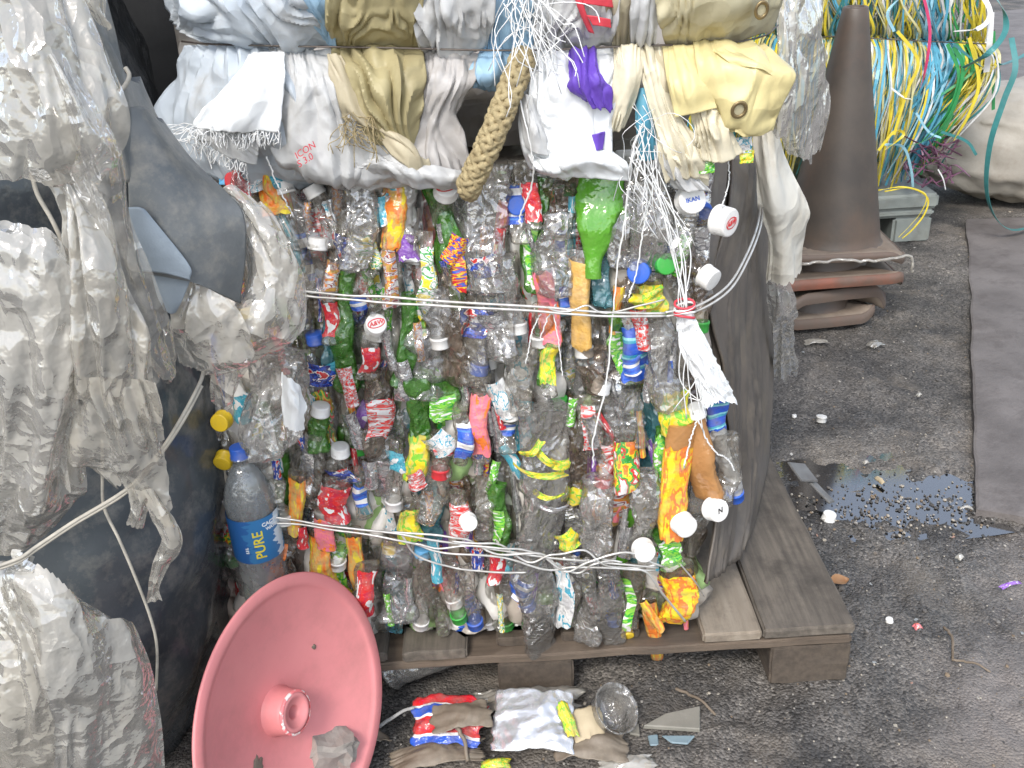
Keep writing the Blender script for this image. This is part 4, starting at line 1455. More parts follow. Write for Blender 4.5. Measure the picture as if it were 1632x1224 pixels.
wire([(600, 850, 0.062), (700, 855, 0.067), (740, 862, 0.068), (790, 885, 0.069), (860, 880, 0.068), (900, 912, 0.068), (940, 895, 0.068), (1000, 880, 0.066), (1060, 902, 0.062)], wav=0.004, seed=7)
wire([(640, 852, 0.064), (665, 885, 0.066), (720, 905, 0.067), (780, 910, 0.067), (840, 912, 0.066)], 0.0017, wav=0.002, seed=8)
wire([(660, 868, 0.066), (720, 872, 0.069), (800, 872, 0.069), (850, 882, 0.069), (890, 905, 0.07), (920, 915, 0.069), (950, 897, 0.069), (990, 898, 0.067)], 0.0017, wav=0.003, seed=9)
wire([(720, 862, 0.067), (790, 867, 0.069), (840, 893, 0.07), (880, 885, 0.07), (930, 880, 0.069), (980, 905, 0.067), (1050, 900, 0.062)], 0.0017, wav=0.003, seed=10)
wire([(1000, 905, 0.062), (1030, 912, 0.066), (1055, 945, 0.068), (1092, 990, 0.062)], 0.002, seed=11)
wire([(1085, 900, 0.05), (1110, 930, 0.05), (1122, 950, 0.03)], 0.0013, seed=12)

# ---- dark rubber sheets wrapped round the bale's right flank
rub = empty('rubber_sheets', (0.42, 1.75, BZ0), 'dark dirty rubber sheets standing against the right flank of the bottle bale', 'rubber sheet')
sheet('rubber_sheet', [[(1130, 255, 1.475), (1165, 245, 1.545), (1195, 240, 1.675), (1218, 235, 1.925)], [(1120, 400, 1.395), (1158, 400, 1.455), (1195, 390, 1.625), (1222, 380, 1.905)],
      [(1105, 520, 1.365), (1150, 520, 1.425), (1196, 520, 1.605), (1226, 520, 1.875)], [(1120, 660, 1.365), (1160, 660, 1.425), (1200, 650, 1.585), (1228, 630, 1.845)],
      [(1130, 800, 1.345), (1165, 790, 1.425), (1195, 770, 1.545), (1222, 735, 1.785)], [(1120, 930, 1.285), (1150, 910, 1.355), (1175, 880, 1.445), (1195, 850, 1.545)]],
      M['rubber'], rub, 50, 60, folds=((4, 0.012, 0.8),), crum=((7, 0.008),), seed=31, thick=0.004)
sheet('rubber_sheet', [[(1165, 250, 1.525), (1190, 245, 1.625), (1210, 240, 1.775)], [(1160, 330, 1.445), (1185, 330, 1.525), (1208, 325, 1.675)], [(1130, 470, 1.375), (1165, 470, 1.445), (1190, 440, 1.585)],
      [(1150, 600, 1.385), (1170, 620, 1.445), (1180, 600, 1.545)], [(1165, 760, 1.385), (1172, 760, 1.425), (1180, 740, 1.485)]],
      M['rubber'], rub, 40, 50, folds=((2, 0.01, 0.8),), crum=((9, 0.006),), seed=37, thick=0.004)

# ================================================================== BALE OF WOVEN SACKS (on top of the bottle bale)
sacks = empty('sack_bale', (-0.05, 1.8, 0.95), 'wired bale of white, khaki and cream woven sacks stacked on the bottle bale', 'bale')
Vb, Fb = rough_box(0.86, 0.9, 0.86, 0.09, (30, 26, 24), 0.0, 5)
Vb = Vb + np.array([-0.05, 1.87, 0.955])
wz = np.exp(-((Vb[:, 2] - 1.12) / 0.05) ** 2)
Vb[:, 1] += 0.05 * crumple(Vb * 9, 77) + 0.02 * wz
Vb[:, 0] = Vb[:, 0] * (1 - 0.06 * wz) + 0.03 * crumple(Vb * 8 + 5, 78)
mk('inner_sacks', Vb, Fb, M['sack_grey'], sacks)


def ysq(Y):
    """how far out a layer of the pressed bale stands"""
    return 1.30 + (Y - 1.30) * 0.62 if Y < 1.30 else Y


def PS(x, y, Y):
    return P(x, y, ysq(Y))


def sk(rows, m, seed, folds=((5, 0.012, 0.7),), crum=((16, 0.007),), nu=54, nv=54, pinch=None, ragged=(0, 0, 0, 0), name='sack', noise=((30, 0.0015),)):
    rows = [[(x, y, ysq(Y)) for x, y, Y in r] for r in rows]
    crum = [q for f, d in crum for q in ((f * 0.6, d * 1.2), (f * 1.3, d * 0.6), (f * 2.8, d * 0.18))]
    folds = [(max(1.0, c * 0.55), d * 0.9, sh) for c, d, sh in folds]
    return sheet(name, rows, M[m], sacks, nu, nv, folds, crum, seed, ragged, noise, 0.0012, pinch)


# above the wire
sk([[(225, -70, 1.42), (300, -70, 1.33), (400, -70, 1.28), (545, -70, 1.27)], [(262, -5, 1.42), (320, -5, 1.31), (420, -10, 1.26), (535, -15, 1.26)], [(285, 45, 1.40), (360, 40, 1.31), (450, 35, 1.28), (530, 35, 1.28)], [(320, 70, 1.36), (400, 72, 1.33), (470, 74, 1.325), (532, 74, 1.325)]],
   'sack_blue', 101, ((7, 0.022, 0.7),), ((14, 0.008),), pinch=(1.0, 0.5))
sk([[(430, -70, 1.26), (480, -70, 1.24), (540, -70, 1.26)], [(470, 0, 1.255), (500, 0, 1.24), (540, 0, 1.26)], [(505, 50, 1.29), (520, 50, 1.285), (535, 50, 1.29)], [(518, 74, 1.32), (526, 74, 1.318), (536, 74, 1.32)]], 'sack_lblue', 102, ((2, 0.012, 0.7),), nu=30)
sk([[(515, -70, 1.25), (570, -70, 1.235), (620, -70, 1.235), (680, -70, 1.26)], [(520, 0, 1.245), (570, 0, 1.235), (620, 0, 1.235), (675, 0, 1.255)], [(526, 45, 1.285), (570, 45, 1.275), (620, 45, 1.275), (672, 45, 1.29)], [(530, 75, 1.32), (570, 76, 1.315), (620, 77, 1.315), (670, 77, 1.325)]],
   'sack_olive', 103, ((4, 0.018, 0.55),), ((9, 0.005),), pinch=(1.0, 0.5))
sk([[(662, -70, 1.29), (690, -70, 1.26), (730, -70, 1.25), (785, -70, 1.29)], [(664, 0, 1.28), (690, 0, 1.255), (730, 0, 1.25), (785, 0, 1.28)], [(668, 45, 1.3), (700, 45, 1.285), (735, 45, 1.28), (780, 45, 1.3)], [(670, 78, 1.33), (705, 79, 1.325), (740, 80, 1.325), (775, 80, 1.33)]],
   'sack_white', 104, ((4, 0.016, 0.7),), ((22, 0.012),), pinch=(1.0, 0.6))
sk([[(768, -70, 1.31), (800, -70, 1.30), (850, -70, 1.31)], [(768, 0, 1.30), (800, 0, 1.29), (850, 0, 1.30)], [(768, 82, 1.335), (800, 84, 1.33), (850, 82, 1.335)]], 'sack_lblue', 105, ((3, 0.012, 0.7),), nu=36)
sk([[(850, -70, 1.29), (880, -70, 1.27), (930, -70, 1.26), (980, -70, 1.28)], [(852, 0, 1.28), (885, 0, 1.265), (930, 0, 1.255), (980, 0, 1.27)], [(862, 45, 1.30), (900, 45, 1.28), (935, 45, 1.28), (978, 45, 1.29)], [(868, 78, 1.33), (900, 77, 1.325), (935, 75, 1.325), (975, 74, 1.33)]],
   'sack_white', 106, ((4, 0.016, 0.7),), ((20, 0.01),), pinch=(1.0, 0.6))
for (a, b, c_, d_) in [((925, -10), (975, -4), (978, 12), (930, 6)), ((935, 24), (972, 30), (973, 44), (945, 40))]:
    sk([[(a[0], a[1], 1.238), ((a[0] + b[0]) / 2, (a[1] + b[1]) / 2, 1.234), (b[0], b[1], 1.245)], [(d_[0], d_[1], 1.24), ((c_[0] + d_[0]) / 2, (c_[1] + d_[1]) / 2, 1.238), (c_[0], c_[1], 1.25)]], 'red_print', 107, (), ((20, 0.003),), 20, 10, name='red_stripe')
sk([[(905, -60, 1.245), (912, -60, 1.24), (920, -60, 1.245)], [(918, 5, 1.24), (924, 5, 1.236), (930, 5, 1.24)], [(938, 50, 1.262), (942, 52, 1.258), (947, 54, 1.262)]], 'red_print', 108, (), (), 10, 24, name='red_stripe')
sk([[(972, -70, 1.27), (990, -70, 1.255), (1015, -70, 1.27)], [(972, 0, 1.265), (990, 0, 1.25), (1015, 0, 1.265)], [(976, 74, 1.325), (990, 74, 1.315), (1010, 72, 1.325)]], 'sack_tan', 109, ((2, 0.01, 0.7),), nu=30)
sk([[(1002, -70, 1.26), (1025, -70, 1.245), (1052, -70, 1.26)], [(1002, 0, 1.255), (1028, 0, 1.24), (1052, 0, 1.255)], [(1004, 50, 1.28), (1025, 50, 1.27), (1046, 50, 1.28)], [(1006, 72, 1.32), (1022, 71, 1.315), (1040, 70, 1.32)]], 'sack_white', 110, ((2, 0.01, 0.7),), nu=30)
sk([[(1046, -70, 1.25), (1110, -70, 1.22), (1170, -70, 1.25), (1260, -70, 1.38)], [(1046, 0, 1.25), (1110, 0, 1.225), (1175, 0, 1.25), (1248, -2, 1.36)], [(1055, 45, 1.28), (1105, 45, 1.265), (1165, 38, 1.28), (1240, 20, 1.37)], [(1062, 72, 1.325), (1105, 72, 1.32), (1150, 70, 1.33), (1225, 48, 1.38)]],
   'tarp_khaki', 111, ((4, 0.01, 0.6),), ((9, 0.006),), pinch=(1.0, 0.5), name='tarp')
# below the wire
sk([[(300, 72, 1.40), (345, 74, 1.36), (395, 74, 1.335), (440, 75, 1.33)], [(282, 120, 1.42), (340, 120, 1.34), (400, 125, 1.29), (470, 125, 1.275)], [(258, 195, 1.43), (330, 195, 1.33), (400, 195, 1.28), (500, 195, 1.27)], [(300, 255, 1.42), (350, 258, 1.35), (430, 265, 1.31), (540, 272, 1.31)], [(345, 285, 1.42), (390, 285, 1.38), (460, 285, 1.36), (560, 285, 1.36)]],
   'sack_blue', 120, ((6, 0.018, 0.7),), ((15, 0.009),), 64, 64, (0.0, 0.5))
sk([[(430, 75, 1.33), (470, 76, 1.315), (505, 76, 1.315), (540, 77, 1.325)], [(440, 130, 1.27), (480, 130, 1.25), (515, 130, 1.25), (560, 130, 1.27)], [(425, 205, 1.265), (480, 205, 1.24), (540, 205, 1.25), (600, 205, 1.28)], [(440, 262, 1.27), (500, 272, 1.25), (570, 285, 1.26), (660, 270, 1.28)], [(470, 275, 1.33), (520, 288, 1.32), (580, 296, 1.32), (660, 285, 1.33)]],
   'sack_white', 121, ((4, 0.014, 0.7),), ((18, 0.011),), 64, 64, (0.0, 0.5))
sk([[(395, 85, 1.305), (420, 82, 1.29), (455, 82, 1.29)], [(370, 130, 1.26), (405, 125, 1.235), (455, 120, 1.245)], [(330, 175, 1.25), (385, 180, 1.22), (452, 175, 1.235)], [(302, 206, 1.25), (370, 210, 1.225), (446, 208, 1.24)]],
   'sack_bright', 122, ((2, 0.008, 0.7),), ((12, 0.006),), 46, 40, ragged=(0, 0.06, 0.03, 0.03))
sk([[(318, 200, 1.275), (360, 205, 1.255), (412, 205, 1.265)], [(312, 215, 1.265), (360, 228, 1.245), (414, 235, 1.255)], [(325, 228, 1.27), (365, 250, 1.25), (410, 265, 1.26)]], 'sack_white', 123, ((3, 0.006, 0.7),), ((16, 0.006),), 40, 30, ragged=(0, 0.08, 0.02, 0.03))
sk([[(530, 77, 1.325), (570, 78, 1.31), (620, 79, 1.31), (672, 80, 1.325)], [(532, 120, 1.285), (575, 120, 1.255), (625, 120, 1.255), (676, 120, 1.285)], [(550, 180, 1.27), (585, 180, 1.25), (625, 180, 1.25), (668, 180, 1.285)], [(590, 225, 1.28), (615, 228, 1.265), (640, 230, 1.27), (658, 230, 1.30)]],
   'sack_olive', 124, ((4, 0.018, 0.55),), ((8, 0.005),), 60, 54, (0.0, 0.5))
sk([[(527, 85, 1.29), (533, 88, 1.275), (545, 95, 1.275)], [(530, 130, 1.265), (548, 125, 1.25), (572, 145, 1.25)], [(535, 165, 1.265), (560, 170, 1.245), (592, 190, 1.25)], [(560, 195, 1.27), (590, 205, 1.255), (620, 215, 1.265)]], 'sack_tan', 125, ((2, 0.008, 0.7),), ((14, 0.006),), 36, 44, ragged=(0, 0.12, 0, 0.06))
sk([[(590, 205, 1.27), (600, 200, 1.25), (618, 212, 1.262)], [(620, 235, 1.25), (634, 222, 1.232), (650, 238, 1.25)], [(648, 262, 1.25), (664, 250, 1.23), (680, 262, 1.25)], [(655, 280, 1.27), (668, 282, 1.25), (684, 274, 1.262)]], 'sack_tan', 126, ((2, 0.008, 0.7),), ((18, 0.007),), 30, 44)
sk([[(668, 80, 1.33), (695, 82, 1.32), (725, 82, 1.32), (768, 82, 1.33)], [(668, 130, 1.30), (690, 130, 1.275), (725, 130, 1.265), (755, 130, 1.29)], [(660, 190, 1.31), (680, 190, 1.29), (700, 185, 1.285), (725, 180, 1.31)], [(652, 240, 1.31), (675, 235, 1.285), (700, 235, 1.28), (742, 262, 1.31)], [(655, 275, 1.30), (685, 285, 1.275), (710, 290, 1.28), (745, 292, 1.32)]],
   'sack_grey', 127, ((4, 0.016, 0.7),), ((20, 0.012),), 54, 60, (0.0, 0.5))
sk([[(555, 255, 1.275), (600, 245, 1.255), (660, 262, 1.245), (740, 272, 1.275)], [(560, 275, 1.25), (605, 262, 1.235), (665, 280, 1.225), (742, 285, 1.26)], [(560, 288, 1.27), (610, 275, 1.26), (665, 296, 1.25), (740, 300, 1.29)]], 'sack_white', 128, ((3, 0.006, 0.7),), ((20, 0.008),), 56, 24)
sk([[(768, 84, 1.335), (785, 84, 1.325), (810, 84, 1.335)], [(752, 120, 1.31), (780, 118, 1.30), (808, 118, 1.32)], [(770, 140, 1.33), (785, 140, 1.325), (802, 138, 1.335)]], 'sack_lblue', 129, ((2, 0.01, 0.7),), nu=26, nv=26)
# right half
sk([[(838, 82, 1.335), (870, 80, 1.315), (910, 79, 1.31), (985, 78, 1.325)], [(835, 130, 1.29), (875, 130, 1.255), (925, 130, 1.255), (985, 130, 1.28)], [(828, 190, 1.28), (870, 190, 1.25), (920, 190, 1.245), (975, 190, 1.275)], [(835, 240, 1.28), (880, 245, 1.255), (930, 245, 1.25), (965, 235, 1.28)], [(845, 265, 1.31), (890, 275, 1.3), (935, 275, 1.3), (965, 262, 1.32)]],
   'sack_bright', 130, ((4, 0.018, 0.7),), ((15, 0.009),), 60, 64, (0.0, 0.5))
sk([[(905, 80, 1.305), (925, 79, 1.292), (952, 78, 1.296)], [(908, 120, 1.245), (930, 118, 1.225), (955, 115, 1.235)], [(910, 142, 1.238), (940, 148, 1.218), (972, 140, 1.24)], [(935, 162, 1.245), (955, 178, 1.228), (975, 182, 1.25)]], 'sack_purple', 131, ((3, 0.006, 0.7),), ((18, 0.005),), 40, 40, ragged=(0, 0.15, 0.05, 0.05))
sk([[(942, 215, 1.25), (955, 212, 1.24), (965, 210, 1.25)], [(938, 240, 1.255), (950, 240, 1.245), (960, 238, 1.255)]], 'sack_purple', 132, (), ((18, 0.004),), 14, 16)
sk([[(826, 150, 1.26), (838, 150, 1.245), (850, 160, 1.255)], [(830, 200, 1.25), (850, 200, 1.23), (868, 215, 1.25)], [(838, 235, 1.25), (860, 245, 1.235), (880, 250, 1.255)]], 'sack_white', 133, ((2, 0.01, 0.7),), ((18, 0.007),), 30, 40)
sk([[(838, 240, 1.28), (870, 250, 1.25), (920, 240, 1.24), (975, 240, 1.27)], [(850, 262, 1.25), (885, 268, 1.225), (935, 255, 1.215), (1000, 265, 1.25)], [(870, 278, 1.265), (905, 284, 1.245), (950, 286, 1.24), (1000, 285, 1.27)]], 'sack_bright', 134, ((3, 0.008, 0.7),), ((16, 0.008),), 56, 26)
sk([[(978, 78, 1.32), (998, 77, 1.30), (1025, 76, 1.315)], [(980, 120, 1.27), (1000, 118, 1.25), (1022, 118, 1.265)], [(975, 165, 1.265), (992, 165, 1.25), (1012, 165, 1.27)], [(968, 205, 1.28), (980, 210, 1.27), (995, 205, 1.285)]], 'sack_cream', 135, ((3, 0.01, 0.7),), ((16, 0.006),), 34, 46)
sk([[(1014, 140, 1.29), (1024, 140, 1.28), (1036, 140, 1.29)], [(1016, 200, 1.275), (1030, 200, 1.265), (1044, 200, 1.28)], [(1022, 250, 1.285), (1034, 255, 1.275), (1046, 250, 1.29)]], 'sack_teal', 136, ((2, 0.006, 0.7),), ((18, 0.005),), 20, 36)
sk([[(1022, 76, 1.32), (1032, 76, 1.31), (1045, 75, 1.32)], [(1030, 120, 1.28), (1042, 120, 1.265), (1058, 120, 1.28)], [(1045, 190, 1.275), (1065, 190, 1.255), (1085, 190, 1.27)], [(1055, 240, 1.275), (1085, 235, 1.25), (1112, 235, 1.27)], [(1062, 285, 1.285), (1095, 280, 1.265), (1125, 285, 1.285)]], 'sack_cream', 137, ((3, 0.012, 0.7),), ((15, 0.008),), 40, 60)
sk([[(1038, 75, 1.32), (1048, 75, 1.31), (1062, 75, 1.32)], [(1040, 130, 1.275), (1055, 130, 1.26), (1075, 130, 1.275)], [(1050, 205, 1.28), (1062, 205, 1.27), (1075, 205, 1.285)]], 'sack_tan', 138, ((2, 0.008, 0.7),), nu=26, nv=46)
sk([[(1056, 74, 1.31), (1085, 73, 1.295), (1118, 74, 1.30)], [(1064, 130, 1.25), (1095, 128, 1.235), (1128, 128, 1.24)], [(1076, 187, 1.24), (1108, 180, 1.228), (1142, 172, 1.235)]], 'tarp', 139, ((2, 0.005, 0.7),), ((10, 0.005),), 36, 46, name='tarp')
sk([[(1105, 74, 1.315), (1150, 72, 1.30), (1200, 78, 1.31), (1225, 88, 1.33)], [(1112, 110, 1.25), (1165, 102, 1.225), (1225, 102, 1.225), (1262, 118, 1.245)], [(1122, 150, 1.245), (1165, 150, 1.215), (1215, 152, 1.21), (1255, 142, 1.235)], [(1140, 175, 1.25), (1165, 195, 1.225), (1195, 210, 1.22), (1240, 185, 1.245)], [(1150, 190, 1.26), (1168, 205, 1.245), (1195, 216, 1.24), (1230, 205, 1.26)]],
   'tarp', 140, ((2, 0.008, 0.7),), ((10, 0.009),), 60, 54, name='tarp')
sk([[(1125, 78, 1.295), (1170, 76, 1.28), (1215, 92, 1.29)], [(1150, 92, 1.238), (1200, 95, 1.22), (1258, 122, 1.235)], [(1170, 104, 1.226), (1215, 112, 1.21), (1262, 140, 1.228)]], 'tarp', 141, ((1, 0.004, 0.7),), ((12, 0.005),), 40, 20, name='tarp_hem')
sk([[(1100, 178, 1.27), (1125, 174, 1.25), (1150, 175, 1.26)], [(1110, 215, 1.26), (1138, 210, 1.24), (1165, 210, 1.255)], [(1120, 252, 1.265), (1150, 258, 1.245), (1182, 242, 1.265)]], 'sack_cream', 142, ((4, 0.012, 0.7),), ((15, 0.008),), 44, 44)
sk([[(1052, 218, 1.275), (1080, 222, 1.255), (1120, 240, 1.265)], [(1048, 250, 1.28), (1085, 255, 1.255), (1130, 272, 1.27)], [(1065, 285, 1.29), (1095, 292, 1.272), (1130, 298, 1.285)]], 'sack_cream', 143, ((3, 0.01, 0.7),), ((16, 0.007),), 44, 36)
sk([[(1030, 205, 1.295), (1045, 205, 1.285), (1060, 210, 1.295)], [(1045, 255, 1.28), (1068, 260, 1.265), (1092, 265, 1.28)], [(1075, 300, 1.285), (1100, 302, 1.275), (1128, 305, 1.29)]], 'sack_white', 144, ((3, 0.008, 0.7),), ((18, 0.008),), 36, 36)
# grommets, printed wrappers, stamp
M['grommet'] = mat('brass_ring', (0.32, 0.24, 0.12), (0.2, 0.15, 0.08), 40, 0.4, metal=0.7)


def grommet(px, py, Y, r, tilt=0.0):
    c = PS(px, py, Y)
    gl = []
    R_, r_, n, k = r, r * 0.28, 24, 8
    V = []
    for i in range(n):
        a = 2 * math.pi * i / n
        for j in range(k):
            b = 2 * math.pi * j / k
            q = R_ + r_ * math.cos(b)
            V.append((q * math.cos(a) * math.cos(tilt), r_ * math.sin(b) * 0.8 - 0.35 * q * math.sin(a) + 0.4 * q * math.cos(a) * math.sin(tilt), q * math.sin(a)))
    F = []
    for i in range(n):
        for j in range(k):
            F.append([i * k + j, ((i + 1) % n) * k + j, ((i + 1) % n) * k + (j + 1) % k, i * k + (j + 1) % k])
    mk('grommet', np.array(V) + c, F, M['grommet'], sacks)
    th_ = np.linspace(0, 2 * np.pi, 20, endpoint=False)
    D = np.stack([R_ * 0.9 * np.cos(th_) * math.cos(tilt), 0.001 - 0.35 * R_ * 0.9 * np.sin(th_) + 0.4 * R_ * np.cos(th_) * math.sin(tilt), R_ * 0.9 * np.sin(th_)], -1) + c
    mk('grommet_hole', D, [list(range(20))], M['tarp_khaki'], sacks, smooth=False)


grommet(1178, 175, 1.2, 0.0095, 0.35)
grommet(1214, 16, 1.265, 0.0095, 0.6)
for x_, y_, w_, h_, l_ in [(1120, 262, 34, 26, 'greenlab'), (1190, 250, 20, 18, 'yellow'), (1178, 232, 36, 22, 'white')]:
    _bs[0] += 1
    c = PS(x_, y_, 1.262)
    n = 14
    u, v = np.meshgrid(np.linspace(-.5, .5, n), np.linspace(-.5, .5, n), indexing='xy')
    D = crumple(np.stack([u * 2, v * 2, 0 * u + x_], -1), x_, 7, 0.8, 3) * 0.006
    V = np.stack([c[0] + u * w_ * 0.00095, c[1] + D, c[2] - v * h_ * 0.00095], -1).reshape(-1, 3)
    mk('wrapper', V, grid_faces(n, n), LAB[l_], sacks, np.stack([u, v], -1).reshape(-1, 2))
for k, s in enumerate(('ICON', 'S 3.0')):
    V, F = text_geo(s, 0.012, 0.2, 0.0004)
    a = math.radians(28)
    c = PS(486, 240 + 16 * k, 1.215)
    mk('stamp', np.stack([c[0] + V[:, 0] * math.cos(a) - V[:, 1] * math.sin(a), c[1] + V[:, 2], c[2] + V[:, 0] * math.sin(a) + V[:, 1] * math.cos(a)], -1), F, M['red_print'], sacks, smooth=False)
# tie wire of the sack bale
q = spline([PS(290, 66, 1.40), PS(330, 70, 1.345), PS(430, 73, 1.303), PS(540, 75, 1.296), PS(650, 77, 1.296), PS(760, 80, 1.30), PS(860, 80, 1.302), PS(950, 76, 1.30), PS(1060, 72, 1.30), PS(1140, 72, 1.31), PS(1215, 58, 1.37), PS(1240, 40, 1.45)], 80)
tube('wire', q, 0.0013, M['darkwire'], sacks)


# ---- laid rope hanging out of the bale
def rope(path, rad, m, parent, turns, strands=6):
    c = spline(np.array(path), 150)
    t, a, b = frames(c)
    s = np.linspace(0, turns * 2 * np.pi, len(c))
    rr = rad * np.interp(np.linspace(0, 1, len(c)), [0, 0.06, 0.85, 1], [0.7, 1, 1, 0.55])
    tube('core_strand', c, rr * 0.62, m, parent, 10)
    for k in range(strands):
        for sg in (-1, 1):
            ph = sg * s + 2 * np.pi * k / strands + (0.3 if sg > 0 else 0)
            wv = 1.0 + 0.10 * np.sin(strands * s + k * 2 * np.pi / 3 + (0 if sg > 0 else np.pi))
            q = c + (rr * 0.72 * wv)[:, None] * (np.cos(ph)[:, None] * a + np.sin(ph)[:, None] * b)
            tube('strand', q, rr * 0.27, m, parent, 7)


rp = [PS(838, 84, 1.29), PS(826, 112, 1.255), PS(805, 165, 1.23), PS(785, 215, 1.22), PS(764, 262, 1.225), PS(748, 296, 1.24), PS(752, 312, 1.27)]
rope(rp, 0.0175, M['rope'], sacks, 3.2, 6)


# ---- frayed threads
def threads(name, parent, starts, seed, ln=(0.03, 0.07), dirn=(0, -0.3, -1), spread=0.5, rad=0.0006, n=9, m='thread', wob=0.012):
    q = np.random.RandomState(seed)
    gl = []
    for s in starts:
        d = np.array(dirn, float) + q.normal(size=3) * spread
        d /= np.linalg.norm(d)
        L = q.uniform(*ln)
        t = np.linspace(0, 1, n)[:, None]
        side = q.normal(size=(2, 3)) * wob
        pts = np.array(s) + d * L * t + side[0] * np.sin(t * 3.1) + side[1] * np.sin(t * 6.3) * 0.5 + np.array([0, 0, -0.3 * L]) * t ** 2
        gl.append(tube_geo(pts, rad, 4))
    V, F = join_geo(gl)
    o = mk(name, V, F, M[m], parent)
    o['kind'] = 'stuff'
    return o


threads('fringe', sacks, [PS(rng.uniform(300, 450), rng.uniform(204, 212), 1.228) for _ in range(90)], 5, (0.008, 0.022), (-0.2, -0.3, -1), 0.35, wob=0.003)
threads('fringe', sacks, [PS(302 + 90 * t, 222 + 38 * t + rng.uniform(-3, 3), 1.25) for t in rng.rand(50)], 6, (0.008, 0.02), (-0.2, -0.3, -1), 0.35, wob=0.003)
threads('fringe', sacks, [PS(rng.uniform(800, 870), rng.uniform(-30, 10), 1.25) for _ in range(38)], 7, (0.05, 0.11), (0.1, -0.3, -1), 0.45, 0.0007, wob=0.012)
threads('fringe', sacks, [PS(rng.uniform(300, 320), rng.uniform(198, 212), 1.24) for _ in range(12)], 9, (0.02, 0.04), (-1, -0.3, 0.1), 0.3, wob=0.003)
threads('fringe', sacks, [PS(rng.uniform(1005, 1050), rng.uniform(150, 260), 1.25) for _ in range(24)], 8, (0.04, 0.12), (0.1, -0.1, -1), 0.45, 0.0005, n=14, wob=0.014)
threads('fringe', sacks, [PS(rng.uniform(540, 600), rng.uniform(185, 215), 1.235) for _ in range(40)], 10, (0.01, 0.04), (0.3, -0.3, -0.8), 0.6, 0.0006, wob=0.006, m='rope')
for k, pts in enumerate([[(818, 80, 1.27), (822, 130, 1.25), (838, 200, 1.23), (850, 260, 1.24), (846, 300, 1.27), (828, 345, 1.29), (832, 362, 1.29)], [(1030, 180, 1.26), (1010, 240, 1.25), (1000, 320, 1.27), (985, 420, 1.27), (975, 520, 1.27), (965, 620, 1.26), (945, 700, 1.25), (947, 740, 1.26)],
                         [(1050, 270, 1.26), (1028, 350, 1.27), (1015, 430, 1.265), (1002, 475, 1.265)], [(860, 540, 1.265), (880, 500, 1.262), (892, 560, 1.265), (897, 600, 1.27)], [(838, 580, 1.27), (848, 530, 1.265), (862, 500, 1.265)], [(1160, 240, 1.27), (1162, 290, 1.29), (1150, 330, 1.29), (1148, 370, 1.29)],
                         [(425, 250, 1.26), (440, 290, 1.27), (455, 320, 1.27), (468, 345, 1.28)], [(392, 260, 1.26), (396, 300, 1.28), (398, 320, 1.28)], [(1112, 668, 1.25), (1135, 715, 1.25), (1160, 732, 1.27), (1170, 750, 1.28)], [(1110, 670, 1.25), (1098, 710, 1.25), (1090, 745, 1.25)]]):
    tube('thread', spline([PS(*p) for p in pts], 50) + 0.002 * rng.normal(size=(50, 3)) * 0.3, 0.0013 if k in (0, 1, 8, 9) else 0.001, M['thread'], sacks, 5)

# knotted bundle of raffia strands hanging down over the bale's right edge
raf = empty('raffia_bundle', P(1100, 640, 1.3), 'frayed white raffia strands knotted with red twine on the right side of the bale', 'raffia')
for k in range(7):
    j = rng.normal(size=(7, 2)) * 6
    pts = [(1035 + j[0, 0] * 3, 240 + j[0, 1] * 3, 1.27), (1058 + j[1, 0] * 2, 320 + j[1, 1], 1.262), (1080 + j[2, 0] * 2, 400 + j[2, 1], 1.262), (1090 + j[3, 0], 480, 1.255), (1092 + j[4, 0], 530 + j[4, 1], 1.26), (1100 + j[5, 0] * 2.5, 600 + j[5, 1] * 2, 1.258), (1108 + j[6, 0] * 3.5, 650 + j[6, 1] * 5, 1.262)]
    tube('strand', spline([P(*p) for p in pts], 40), 0.0009, M['thread'], raf, 4)
for k in range(5):
    c = P(1091, 484 + 5 * k, 1.252)
    a = np.linspace(0, 2 * np.pi, 15)
    tube('twine', np.stack([c[0] + 0.014 * np.cos(a), c[1] + 0.009 * np.sin(a), c[2] + 0.004 * np.sin(a + k)], -1), 0.0018, M['red_print'] if k % 2 == 0 else M['thread'], raf, 6)
sheet('raffia_tape', [[(1080, 500, 1.262), (1095, 498, 1.25), (1108, 502, 1.26)], [(1085, 560, 1.262), (1108, 555, 1.25), (1130, 560, 1.262)], [(1110, 615, 1.265), (1135, 612, 1.252), (1165, 620, 1.27)], [(1128, 650, 1.27), (1155, 645, 1.258), (1180, 650, 1.28)]], M['sack_bright'], raf, 40, 50, ((6, 0.006, 0.7),), ((22, 0.006),), 201, (0, 0.1, 0.05, 0.05), ((40, 0.002),))

